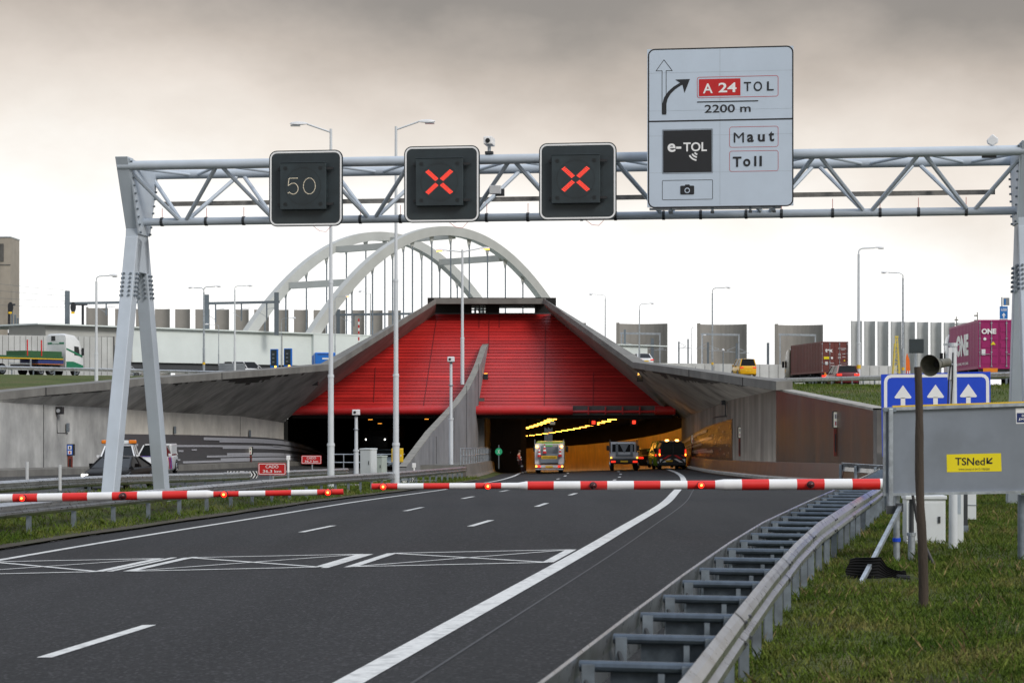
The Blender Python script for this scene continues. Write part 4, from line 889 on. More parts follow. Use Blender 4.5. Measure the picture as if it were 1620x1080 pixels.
def guard_rail(label, pts, z, group=None, double=0, step=4.0, top=.75, strut=0, m='rail_steel', sides=(1,), postside=0):
    """pts plan points (x,y); z(x,y) ground. double: lateral offset of the second beam to the right"""
    c = pts[0]; root = Vector((c[0], c[1], z(*c))); o = thing('guard_rail', label, 'guard rail', root, 0, group)
    dense = []
    for a, b in zip(pts, pts[1:]):
        n = max(1, int(math.hypot(b[0] - a[0], b[1] - a[1]) / 2)); dense += [(a[0] + (b[0] - a[0]) * i / n, a[1] + (b[1] - a[1]) * i / n) for i in range(n)]
    dense.append(pts[-1])
    def nrm(i):
        a, b = dense[max(0, i - 1)], dense[min(len(dense) - 1, i + 1)]; d = Vector((b[0] - a[0], b[1] - a[1])).normalized(); return Vector((d.y, -d.x))
    lines = [(dense, sides[0])]
    if double: lines.append(([(p[0] + nrm(i).x * double, p[1] + nrm(i).y * double) for i, p in enumerate(dense)], sides[1]))
    zb_ = [z(*p) for p in dense]
    for L, s in lines:
        mb = MB(); wbeam(mb, L, lambda i: zb_[i] + top, m, s); bo = local(mb, o).build('rail_beam', o, smooth=False)
        mb = MB(); d = 0                                          # splice bolts
        for i in range(0, len(L) - 1, 2):
            nn = nrm(i) * s
            dv = Vector((L[i + 1][0] - L[i][0], L[i + 1][1] - L[i][1], 0)).normalized(); sl = []
            for e_ in (-.06, .30): sl.append([Vector((L[i][0] + dv.x * e_ + nn.x * (q[0] * 1.0 + .006), L[i][1] + dv.y * e_ + nn.y * (q[0] + .006), zb_[i] + top - .333 + q[1] * 1.015)) for q in WPROF[:10]])
            mb.loft(sl if s > 0 else [z_[::-1] for z_ in sl], m, False, False)
            for q in (.075, .235): 
                for e_ in (0, .12):
                    f = e_; px_, py_ = L[i][0] + (L[i + 1][0] - L[i][0]) * f, L[i][1] + (L[i + 1][1] - L[i][1]) * f
                    c0 = Vector((px_ + nn.x * .07, py_ + nn.y * .07, zb_[i] + top - .33 + q + .02)); mb.box(c0.x - .02, c0.x + .02, c0.y - .035, c0.y + .035, c0.z - .012, c0.z + .012, 'dark_metal')
        local(mb, o).build('splice_bolt', bo)
    acc = 0; last = -1e9; tot = 0; npost = 0
    for i in range(len(dense) - 1):
        a, b = dense[i], dense[i + 1]; l = math.hypot(b[0] - a[0], b[1] - a[1]); t = (last + step) - tot if last > -1e8 else 0
        while t < l and npost < 98:
            p = (a[0] + (b[0] - a[0]) * t / l, a[1] + (b[1] - a[1]) * t / l); n = nrm(i); zz = z(*p); off = double / 2 if double else 0
            last = tot + t; t += step; npost += 1
            if double:
                q0 = Vector((p[0] + n.x * .02, p[1] + n.y * .02, 0)); q1 = Vector((p[0] + n.x * (double - .02), p[1] + n.y * (double - .02), 0))
                mb = MB(); mb.tube([q0 + Vector((0, 0, zz + top - .075)), q1 + Vector((0, 0, zz + top - .075))], .036, 10, 'strut_steel'); so = local(mb, o).build('cross_strut', o)
                if strut:
                    mb = MB(); d = Vector((b[0] - a[0], b[1] - a[1], 0)).normalized()
                    mb.beam(q0 * .74 + q1 * .26 + d * .04 + Vector((0, 0, zz + top - .29)), q0 * .05 + q1 * .95 + d * .04 + Vector((0, 0, zz + top - .29)), .03, .36, 'plate_dark'); e0, e1 = q0 * .30 + q1 * .70, q0 * .27 + q1 * .73; mb.box(e0.x - .02, e0.x + .02, e0.y - .03, e0.y + .015, zz + top - .47, zz + top - .11, 'dull_steel'); mb.cyl(e1 + d * -.0 + Vector((.06, -.05, zz + top - .3)), e1 + Vector((.06, -.0, zz + top - .3)), .03, None, 8, 'dark_metal'); local(mb, o).build('spacer_plate', o)
                    mb = MB(); mb.tube([q0 * .97 + q1 * .03 + Vector((0, 0, zz + top - .12)), q0 * .9 + q1 * .1 + d * -.1 + Vector((0, 0, zz + top - .22)), q0 * .76 + q1 * .24 + d * -.06 + Vector((0, 0, zz + top - .38))], .016, 6, 'dark_metal'); local(mb, o).build('bracket_rod', o)
                for q in (q0 * .93 + q1 * .07, q0 * .07 + q1 * .93):
                    mb = MB(); mb.box(q.x - .04, q.x + .04, q.y - .05, q.y + .05, zz - .15, zz + top - .06, 'dull_steel'); local(mb, o).build('post', o)
            else:
                q = Vector((p[0] - n.x * .05 * sides[0], p[1] - n.y * .05 * sides[0], 0)); mb = MB(); mb.box(q.x - .045, q.x + .045, q.y - .06, q.y + .06, zz - .15, zz + top - .08, 'dull_steel'); local(mb, o).build('post', o)
        tot += l
    return o
ysr = [2, 5, 8, 11.5, 15, 18.4, 23, 27.5, 34, 41, 48, 55, 63, 70.5]
rail_z = lambda x, y: zroad(frail(y) + .3, y)
guard_rail('double galvanised guard rail with cross struts between the near asphalt and the grass verge', [(frail(y), y) for y in ysr], rail_z, double=.76, step=1.5, strut=1, sides=(-1, 1))
guard_rail('single guard rail on grass in front of the gantry legs, left of the near carriageway', [(fmed(y) - .05, y) for y in frange(8, 119, 3)], lambda x, y: zmed(x, y), step=2.68)
lx = lambda y: -20.6 + .1193 * y
guard_rail('guard rail between the dark car and the gantry legs, ending in black and white chevrons', [(lx(y), y) for y in frange(25, 82, 4)], lambda x, y: zmed(x, y), step=2.68)
guard_rail('short guard rail behind the two red kilometre signs', [(lx(y) + .2, y) for y in frange(85, 101, 4)], lambda x, y: zmed(x, y), step=2.68)
guard_rail('weathered guard rail on the grass bank in front of the container trucks', [(fru(y), y) for y in frange(96, 215, 6)], lambda x, y: zru(y), step=3.0, sides=(-1,))
guard_rail('guard rail on top of the left bank in front of the flatbed truck', [(fll(y), y) for y in frange(160, 225, 5)], lambda x, y: 5.2, step=2.68, sides=(1,))
# short curved end piece by the right wall
guard_rail('short bent guard rail end where the brown concrete barrier stops', [(12.45, 75.2), (12.75, 73.8), (13.1, 72.6), (13.5, 71.8)], lambda x, y: zroad(12, 74) + .1, step=1.5, sides=(-1,), top=.8)
def chevron(label, px0, px1, py0, py1, Y, grp):
    w_ = (px1 - px0) * Y / F; h_ = (py1 - py0) * Y / F; p = P((px0 + px1) / 2, py1, Y); o = thing('chevron_marker', label, 'road marker', p, 0, grp)
    mb = MB(); mb.box(-w_ / 2, w_ / 2, 0, .04, 0, h_, 'white_gloss'); mb.build('board', o)
    mb = MB(); n = 5; s = w_ / 2 / n
    for sg in (-1, 1):
        for i in range(n):
            x = sg * (i + .5) * s + sg * .06; lean = sg * s * .7
            for za, zb_, l0, l1 in ((0, h_ / 2, 0, lean), (h_ / 2, h_, lean, 0)):
                a = [(x - s * .28 + l0, -.004, za), (x + s * .28 + l0, -.004, za), (x + s * .28 + l1, -.004, zb_), (x - s * .28 + l1, -.004, zb_)]
                a = [(min(w_ / 2, max(-w_ / 2, q[0])), q[1], q[2]) for q in a]; mb.quad(*a, 'sign_black')
    mb.box(-.35, .35, -.02, -.006, h_ * .3, h_ * .75, 'galvanised'); mb.build('stripes', o)
chevron('black and white chevron plate on the guard rail beside the larger red kilometre sign', 358, 408, 745, 756, 82.4, 'chevron plates on guard rails')
chevron('black and white chevron plate on the guard rail below the pale cabinets', 624, 656, 752, 763, fmed(0) * 0 + 99, 'chevron plates on guard rails')
# ================================================================== right foreground
def ground_r(x, y): return zverge(x, y)
M('board_grey', (.235, .265, .31), .45, .25, var=.1, scale=2, dirt=.6, dirtcol=(.13, .14, .15), streak=.3)
M('wood_post', (.055, .04, .029), .85, var=.4, scale=3, bump=.6, stretch=(3, 3, .5), streak=.3, dirtcol=(.03, .022, .016))
Yb = 30.0
bd = thing('temporary_board', 'back of a big grey sheet metal board on poles with a yellow sticker', 'board', (X(1400, Yb), Yb, ground_r(6, Yb)), 0)
bl = bd.location
def bx(p): return X(p, Yb) - bl.x
def bz(q): return Z(q, Yb) - bl.z
mb = MB(); mb.add([(bx(1397), 0, bz(783)), (bx(1690), 0, bz(777)), (bx(1690), 0, bz(638)), (bx(1397), 0, bz(648)), (bx(1397), .03, bz(783)), (bx(1690), .03, bz(777)), (bx(1690), .03, bz(638)), (bx(1397), .03, bz(648))],
       [(0, 1, 2, 3), (7, 6, 5, 4), (3, 2, 6, 7), (0, 4, 5, 1), (1, 5, 6, 2), (0, 3, 7, 4)], 'board_grey'); mb.build('sheet', bd)
mb = MB(); mb.beam((bx(1397), -.02, bz(647)), (bx(1690), -.02, bz(637)), .06, .05, 'galvanised'); mb.beam((bx(1397), -.02, bz(782)), (bx(1690), -.02, bz(776)), .06, .04, 'galvanised'); mb.beam((bx(1399), -.015, bz(783)), (bx(1399), -.015, bz(648)), .035, .05, 'galvanised', up=(0, 1, 0)); mb.build('edge_frame', bd)
mb = MB(); mb.beam((bx(1412), .0, bz(643.3)), (bx(1690), .0, bz(634.3)), .07, .035, 'yellow_paint'); mb.build('yellow_trim', bd)
mb = MB(); mb.rbox(bx(1404), bx(1411), -.11, -.035, bz(806), bz(646), 'galvanised', .01); mb.box(bx(1397), bx(1416), -.09, .05, bz(651), bz(645), 'dull_steel'); mb.box(bx(1401), bx(1414), -.12, -.03, bz(812), bz(799), 'dark_metal'); mb.build('frame_post', bd)
def pole_to_ground(px, q0, r, m, Y=Yb + .1, name='pole'):
    x = X(px, Y) - bl.x; mb = MB(); mb.cyl((x, Y - Yb, -.2), (x, Y - Yb, bz(q0)), r, None, 12, m); return mb.build(name, bd, smooth=True)
p_ = pole_to_ground(1418.5, 783, .05, 'galvanised'); mb = MB(); mb.cyl((X(1418.5, Yb + .1) - bl.x, .1, bz(857)), (X(1418.5, Yb + .1) - bl.x, .1, bz(851)), .062, None, 12, 'blue_sign'); mb.build('blue_clamp', p_)
p_ = pole_to_ground(1442, 845, .055, 'galvanised', Yb + .15); mb = MB(); xx = X(1442, Yb + .15) - bl.x; mb.cyl((xx, .15, bz(846)), (xx, .15, bz(790)), .036, None, 10, 'dark_metal'); mb.cyl((xx, .15, bz(848)), (xx, .15, bz(843)), .07, None, 12, 'galvanised'); mb.build('inner_tube', p_)
pole_to_ground(1616, 783, .06, 'dull_steel', Yb + .2)
mb = MB(); ga = ground_r(X(1360, 26), 26.3) - bl.z; mb.beam((X(1426, 29.8) - bl.x, -.14, bz(800)), (X(1360, 26.3) - bl.x, 26.3 - Yb, ga - .03), .055, .055, 'galvanised'); mb.box(X(1419, 29.8) - bl.x, X(1429, 29.8) - bl.x, -.2, -.08, bz(808), bz(795), 'dark_metal'); mb.build('prop_strut', bd)
M('sticker_yellow', (.80, .66, .01), .35, var=.03); M('navy', (.01, .025, .13), .4)
mb = MB(); mb.add([(bx(1498), -.003, bz(746.5)), (bx(1584.5), -.003, bz(745)), (bx(1583.5), -.003, bz(716.5)), (bx(1497.5), -.003, bz(718.5))], [(0, 1, 2, 3)], 'sticker_yellow'); stk = mb.build('sticker', bd)
mb = MB(); mb.text('TSNed', bx(1534.5), bz(729.5), 'sign_black', bx(1558) - bx(1511), bz(723.5) - bz(735.5), -.006, .014)
stroke([(bx(1569.5), bz(724)), (bx(1562), bz(731.5))], .022, -.006, 'sign_black', mb); stroke([(bx(1561.8), bz(723.5)), (bx(1561.8), bz(732)), (bx(1570), bz(732))], .024, -.006, 'sign_black', mb)
mb.text('www.tsned.nl 0412-700200', bx(1541), bz(741.6), 'dark_metal', bx(1566) - bx(1517), bz(740) - bz(743.2), -.006, 0); mb.build('lettering', stk)
mb = MB(); mb.add([(bx(1607.5), -.003, bz(670)), (bx(1640), -.003, bz(669)), (bx(1640), -.003, bz(644)), (bx(1606.5), -.003, bz(645.5))], [(0, 1, 2, 3)], 'white_gloss'); s2 = mb.build('sticker', bd)
mb = MB(); mb.quad((bx(1608.5), -.006, bz(668)), (bx(1639), -.006, bz(667)), (bx(1639), -.006, bz(653)), (bx(1608.5), -.006, bz(653)), 'navy'); mb.text('O', bx(1618), bz(657), 'white_gloss', .035, .035, -.009, .03); mb.text('JXi', bx(1616.5), bz(663), 'white_gloss', .105, .04, -.009, .03); mb.build('label_print', s2)
# wooden post with a small plate
Yw = 22.8; wp = thing('wooden_post', 'weathered round wooden post with a small black plate on its top, standing in the grass', 'post', (X(1461, Yw), Yw, Z(966, Yw)))
wl = wp.location; mb = MB(); pth = []; rr = []
rnd = random.Random(5)
for i in range(15):
    f = i / 14; py = 966 + (580 - 966) * f; px_ = 1461 + (1451.5 - 1461) * f + (1.2 * math.sin(f * 9)); q = P(px_, py, Yw) - wl; pth.append((q.x, 0, q.z - (.15 if i == 0 else 0))); rr.append(.056 - .012 * f + rnd.uniform(-.004, .004))
mb.tube(pth, rr, 12, 'wood_post'); mb.build('timber', wp, smooth=True)
q = P(1449, 580, Yw) - wl; mb = MB(); mb.cyl((q.x, -.01, q.z - .1), (q.x, -.01, Z(556, Yw) - wl.z), .016, None, 8, 'galvanised'); mb.build('rod', wp)
a, b = P(1438, 558.5, Yw) - wl, P(1461, 536, Yw) - wl; mb = MB(); mb.box(a.x, b.x, -.03, 0, a.z, b.z, 'matrix_black'); mb.build('plate', wp, bevel=.006)
# horn loudspeaker on a white pole
Yh = 33.0; hp = thing('white_pole', 'white tapered pole behind the grey board, crowned by a small cross bar', 'pole', (X(1508, Yh), Yh, ground_r(X(1508, Yh), Yh)))
hl = hp.location; z1 = Z(548, Yh) - hl.z; mb = MB(); mb.cyl((0, 0, -.1), (0, 0, z1), .075, .055, 14, 'pole_paint'); mb.build('shaft', hp, smooth=True)
mb = MB(); mb.box(-.16, .12, -.02, .02, z1 + .02, z1 + .05, 'galvanised'); mb.cyl((0, 0, z1), (0, 0, z1 + .06), .07, None, 10, 'pole_paint'); mb.box(-.09, -.03, -.07, .02, z1 - .55, z1 - .02, 'white_paint'); mb.build('cross_bar', hp)
mb = MB(); mb.tube([(-.06, -.07, z1 - .3), (-.1, -.1, z1 - .6), (-.11, -.1, z1 - .95), (-.06, -.09, z1 - 1.0), (-.03, -.08, z1 - .6), (-.02, -.07, z1 - .1)], .012, 6, 'black_plastic'); mb.build('cable', hp)
sp = thing('horn_loudspeaker', 'dirty grey horn loudspeaker pointing forward beside the wooden post', 'loudspeaker', P(1471, 578, 32.0))
M('horn', (.13, .125, .10), .6, var=.3, scale=8, dirt=.4, dirtcol=(.07, .065, .05)); M('horn_inside', (.09, .085, .06), .7, var=.4, scale=9)
dr = Vector((.75, .9, .12)).normalized(); prof = [(0, .175), (.02, .172), (.1, .145), (.2, .10), (.3, .065), (.36, .06)]
mb = MB(); mb.tube([dr * a for a, b in prof], [b for a, b in prof], 24, 'horn', False); mb.tube([dr * (a + .002) for a, b in prof[:5]], [b - .006 for a, b in prof[:5]], 24, 'horn_inside', False); mb.build('horn_bell', sp, smooth=True)
mb = MB(); mb.cyl(dr * .3, dr * .62, .075, .07, 14, 'horn'); mb.cyl(dr * .22, dr * .3, .05, None, 10, 'tunnel_black'); mb.build('driver', sp, smooth=True)
hq = Vector((hl.x, Yh, z1 + hl.z - .3)) - sp.location; mb = MB(); mb.tube([dr * .5, hq], .018, 8, 'galvanised'); mb.build('bracket', sp)
# blue lane sign
Yl = 47.0; ls = thing('lane_arrow_sign', 'blue road sign with three white upward arrows behind the grey board', 'road sign', (X(1480.5, Yl), Yl, ground_r(X(1480, Yl), Yl)))
ll = ls.location; lw_ = 173 * Yl / F; zt_ = Z(591, Yl) - ll.z; zb_ = Z(722, Yl) - ll.z
def lxx(p): return X(p, Yl) - ll.x
def lzz(q): return Z(q, Yl) - ll.z
sk = .0 
mb = MB(); mb.add([(lxx(1396), 0, zb_), (lxx(1567), 0, zb_), (lxx(1567), 0, lzz(587.5)), (lxx(1394), 0, lzz(592)), (lxx(1396), .04, zb_), (lxx(1567), .04, zb_), (lxx(1567), .04, lzz(587.5)), (lxx(1394), .04, lzz(592))], [(0, 1, 2, 3), (7, 6, 5, 4), (3, 2, 6, 7), (0, 4, 5, 1), (1, 5, 6, 2), (0, 3, 7, 4)], 'blue_sign'); mb.build('panel', ls)
mb = MB(); rr_ = .14; pts = [(lxx(1401), zb_ + .15), (lxx(1401), lzz(604))]; pts += [(lxx(1401) + rr_ - rr_ * math.cos(R(a)), lzz(604) + rr_ * math.sin(R(a))) for a in (30, 60, 90)] + [(lxx(1553), lzz(593.5))] + [(lxx(1553) + rr_ * math.sin(R(a)), lzz(593.5) - rr_ + rr_ * math.cos(R(a))) for a in (30, 60, 90)] + [(lxx(1563), zb_ + .15)]
stroke(pts, .075, -.004, 'white_gloss', mb); mb.build('white_border', ls)
for c, q in ((1428.5, 609), (1480, 608), (1532, 607)):
    mb = MB(); mb.poly([(lxx(c), -.004, lzz(q)), (lxx(c - 13.5), -.004, lzz(q + 19)), (lxx(c - 12), -.004, lzz(q + 21)), (lxx(c + 12), -.004, lzz(q + 21)), (lxx(c + 13.5), -.004, lzz(q + 19))][::-1], 'white_gloss'); mb.quad((lxx(c - 3.6), -.004, lzz(680)), (lxx(c + 3.6), -.004, lzz(680)), (lxx(c + 3.6), -.004, lzz(q + 20)), (lxx(c - 3.6), -.004, lzz(q + 20)), 'white_gloss'); mb.build('arrow', ls)
for p in (1420, 1541): mb = MB(); mb.cyl((lxx(p), .1, -.2), (lxx(p), .1, lzz(595)), .06, None, 10, 'galvanised'); mb.build('post', ls)
# cabinets and boxes on the grass
def cabinet(label, px0, px1, py0, py1, Y, m, dep=.35, grp=None, z=None, tilt=0, name='cabinet'):
    o = thing(name, label, 'cabinet', P((px0 + px1) / 2, py1, Y), R(tilt), grp); w_ = (px1 - px0) * Y / F; h_ = (py1 - py0) * Y / F
    mb = MB(); mb.rbox(-w_ / 2, w_ / 2, 0, dep, -.15, h_ - .06, m, .012); mb.build('housing', o)
    mb = MB(); mb.rbox(-w_ / 2 - .02, w_ / 2 + .02, -.03, dep + .03, h_ - .065, h_, m, .012); mb.build('lid', o)
    mb = MB(); mb.box(-w_ / 2 + .04, w_ / 2 - .03, -.012, -.002, .08, h_ - .12, m); d_ = mb.build('door', o, bevel=.006); mb = MB(); mb.box(w_ * .3, w_ * .36, -.03, -.012, h_ * .45, h_ * .58, 'dark_metal'); mb.build('handle', d_); return o
M('cabinet_white', (.66, .69, .70), .5, var=.05, dirt=.25, dirtcol=(.45, .46, .45)); M('cabinet_green', (.42, .47, .43), .55, var=.08, dirt=.3, dirtcol=(.25, .27, .24))
cabinet('wide white cabinet standing in the grass under the grey board', 1434, 1496, 783.5, 862, 34.5, 'cabinet_white')
o = thing('marker_post', 'plain white square post in the grass right of the wide white cabinet', 'post', P(1516, 860, 34.6)); w_ = 17 * 34.6 / F / 2
mb = MB(); mb.rbox(-w_, w_, 0, .16, -.1, 1.05, 'cabinet_white', .012); mb.build('shaft', o); mb = MB(); mb.box(-w_ + .04, w_ - .05, -.006, -.001, .52, .95, 'seam_grey'); mb.build('label_plate', o)
o = thing('junction_box', 'small white box low behind the white square post', 'box', P(1537, 799, 42)); mb = MB(); mb.rbox(-.1, .1, 0, .2, -.3, .3, 'cabinet_white', .012); mb.build('housing', o); mb = MB(); mb.box(-.11, .11, -.012, 0, .0, .012, 'dull_steel'); mb.build('seam', o)
o = thing('dark_post', 'thin dark steel post right beside the white square post', 'post', P(1527, 833, 37.5)); mb = MB(); mb.box(-.04, .04, -.03, .03, -.1, 1.2, 'dark_metal'); mb.build('shaft', o); mb = MB(); mb.box(-.05, .05, -.045, .045, -.1, .03, 'dull_steel'); mb.build('foot_plate', o)
o = thing('hanging_cable', 'thick black cable hanging from the board to the grass behind the wooden post', 'cable', P(1444, 783, 29.6)); mb = MB(); mb.tube([(0, 0, 0), (.06, -.02, -.35), (.16, -.1, -.75), (.28, -.2, -1.05)], [.022, .026, .03, .03], 8, 'black_plastic'); mb.build('cable_run', o, smooth=True)
# crumpled ribbed rubber mat and litter
mt = thing('rubber_mat', 'crumpled black ribbed rubber mat lying at the foot of the prop strut', 'mat', P(1386, 925, 27.2))
Ym = 27.2; ml = mt.location
prof = [(1340, 884), (1352, 882), (1372, 881), (1390, 880), (1395, 886), (1402, 895), (1412, 900), (1422, 902), (1431, 901)]
tp = resample([Vector((X(a, Ym) - ml.x, 0, Z(b, Ym) - ml.z)) for a, b in prof], 26)
botp = [(1338, 917), (1350, 924), (1375, 927), (1396, 925), (1412, 922), (1424, 925), (1434, 921)]
bt = resample([Vector((X(a, Ym) - ml.x, 0, Z(b, Ym) - ml.z - .05)) for a, b in botp], 26)
rows = []; K = 22
for k in range(K + 1):
    f = k / K; row = []
    for i, (p, q) in enumerate(zip(bt, tp)):
        v = p.lerp(q, f); bul = .16 * math.sin(math.pi * f * .5); row.append(Vector((v.x + .03 * math.sin(f * 7 + 1) * (1 - i / 26), -.22 + bul + .05 * math.sin(i * .45) + (.012 if k % 2 else -.006), v.z)))
    rows.append(row)
for k in range(5): rows.append([Vector((p.x + .02 * k, p.y + .07 * (k + 1), p.z - .012 * k * k)) for p in rows[K]])
mb = MB()
for a_, b_ in zip(rows, rows[1:]): mb.strip(a_, b_, 'rubber')
mb.build('ribbed_sheet', mt)
mb = MB(); c0 = Vector((X(1413, Ym) - ml.x, -.28, Z(915, Ym) - ml.z)); mb.tube([c0, c0 + Vector((.16, -.03, -.02))], [.07, .085], 16, 'rubber', False)
for i in range(14): a_ = 2 * math.pi * i / 14; d_ = Vector((0, math.cos(a_), math.sin(a_))) * .078; mb.beam(c0 + d_, c0 + Vector((.16, -.03, -.02)) + d_ * 1.1, .012, .012, 'dark_metal')
mb.build('rolled_edge', mt)
M('foil', (.55, .58, .62), .3, .4, var=.3, scale=20)
def litter(label, px, py, Y, s, m, seed, flat=.35):
    o = thing('litter', label, 'litter', P(px, py, Y)); rnd = random.Random(seed); bm = bmesh.new(); bmesh.ops.create_icosphere(bm, subdivisions=2, radius=1)
    for v in bm.verts: v.co = v.co * rnd.uniform(.6, 1.15); v.co = Vector((v.co.x * s, v.co.y * s * .7, (v.co.z + .5) * s * flat))
    bm.verts.index_update(); mb = MB(); mb.add([v.co[:] for v in bm.verts], [[v.index for v in f.verts] for f in bm.faces], m); bm.free(); mb.build('crumpled_piece', o)
litter('crumpled silver foil lying in the grass below the prop strut', 1338, 953, 24.6, .14, 'foil', 1); litter('small scrap of red litter in the grass', 1385, 1010, 20.1, .06, 'red_paint', 2); litter('tiny yellow scrap in the grass', 1389, 1026, 19.6, .03, 'sticker_yellow', 3, .6)
# ================================================================== vehicles (local: +y forward, x right, z up)
def paint(name, c): return M(name, c, .3, 0, var=.06, scale=2, coat=0 if max(c) < .1 else .35, spec=.06 if max(c) < .1 else .45)
def wheel(o, x, y, r, wd, side, rim='chrome'):
    mb = MB(); x0, x1 = (x - wd, x) if side > 0 else (x, x + wd)
    mb.tube([(x0, y, r), (x0 + .03, y, r), (x1 - .03, y, r), (x1, y, r)], [r * .9, r, r, r * .9], 20, 'rubber'); wo = mb.build('wheel', o, smooth=True)
    mb = MB(); e = side * .006; n = 10; xo_ = x + e
    mb.add([(xo_, y + r * .62 * math.cos(2 * math.pi * i / 20), r + r * .62 * math.sin(2 * math.pi * i / 20)) for i in range(20)], [tuple(range(20))], 'dark_metal')
    for i in range(5):
        a = 2 * math.pi * i / 5; mb.beam((xo_ + e, y, r), (xo_ + e, y + r * .6 * math.cos(a), r + r * .6 * math.sin(a)), .02, r * .2, rim, up=(1, 0, 0))
    mb.tube([(xo_ + e, y + r * .62 * math.cos(2 * math.pi * i / 16), r + r * .62 * math.sin(2 * math.pi * i / 16)) for i in range(17)], r * .05, 5, rim, False); mb.build('rim', wo)
def body_secs(st):
    """stations (y, half width, z bottom, z shoulder, z top)"""
    s = []
    for y, hw, zb_, zs, zt_ in st:
        h = [(hw * .86, zb_), (hw * .98, zb_ + .12), (hw, zb_ + (zs - zb_) * .55), (hw * .985, zs), (hw * .90, zt_ - (zt_ - zs) * .25), (hw * .72, zt_)]
        s.append([Vector((x, y, z)) for x, z in h] + [Vector((-x, y, z)) for x, z in h[::-1]])
    return s
def cabin(o, m, base, roof, zb_, zr_, hwb, hwr, posts=(), wind=True):
    """glass greenhouse with body coloured roof and pillars. base/roof: (rear y, front y)"""
    (b0, b1), (r0, r1) = base, roof
    B = [Vector((-hwb, b0, zb_)), Vector((hwb, b0, zb_)), Vector((hwb, b1, zb_)), Vector((-hwb, b1, zb_))]; T = [Vector((-hwr, r0, zr_)), Vector((hwr, r0, zr_)), Vector((hwr, r1, zr_)), Vector((-hwr, r1, zr_))]
    mb = MB(); mb.add(B + T, [(0, 1, 5, 4), (1, 2, 6, 5), (2, 3, 7, 6), (3, 0, 4, 7), (4, 5, 6, 7)], 'glass_dark'); mb.build('window', o)
    mb = MB(); c = Vector((0, (r0 + r1) / 2, zr_))
    ys = frange(r0 - .04, r1 + .06, (r1 - r0 + .1) / 6); secs = []
    for i, y in enumerate(ys):
        f = abs(2 * i / (len(ys) - 1) - 1); dz = -.05 * f ** 2
        secs.append([Vector((x * hwr * 1.01, y, zr_ + z + dz)) for x, z in ((-1, -.05), (-.98, .0), (-.8, .045), (0, .065), (.8, .045), (.98, 0), (1, -.05))])
    mb.loft(secs, m, False, False); mb.strip([s[0] for s in secs], [s[-1] for s in secs], m); mb.build('roof', o, smooth=True)
    mb = MB(); e = 1.012
    def pil(bq, tq, wd): mb.beam(bq, tq, wd, .05, m, up=(0, 1, 0))
    for sx_ in (-1, 1):
        pil(Vector((sx_ * hwb, b0, zb_)), Vector((sx_ * hwr, r0, zr_)), .09); pil(Vector((sx_ * hwb, b1, zb_)), Vector((sx_ * hwr, r1, zr_)), .07)
        for f in posts: mb.beam(Vector((sx_ * hwb * 1.005, b0 + (b1 - b0) * f, zb_)), Vector((sx_ * hwr * 1.005, r0 + (r1 - r0) * f, zr_)), .03, .09, m if f < .9 else 'black_plastic', up=(0, 1, 0))
    mb.build('pillars', o)
def lights(o, y, z, xs_, size, m, name, face):
    for s in (-1, 1):
        mb = MB(); mb.rbox(s * xs_ - size[0] / 2, s * xs_ + size[0] / 2, min(y, y + face * .03), max(y, y + face * .03), z - size[1] / 2, z + size[1] / 2, m, .01); mb.build(name, o)
def plate(o, y, z, face, cx=0, txt='', m='plate_yellow'):
    mb = MB(); mb.box(cx - .26, cx + .26, min(y, y + face * .02), max(y, y + face * .02), z - .06, z + .06, m)
    mb.build('number_plate', o)
def mirrors(o, x, y, z, m, s=(.2, .1, .15)):
    for q in (-1, 1): mb = MB(); mb.rbox(q * (x + s[0] / 2) - s[0] / 2, q * (x + s[0] / 2) + s[0] / 2, y - s[1] / 2, y + s[1] / 2, z - s[2] / 2, z + s[2] / 2, m, .02); mb.build('mirror', o)
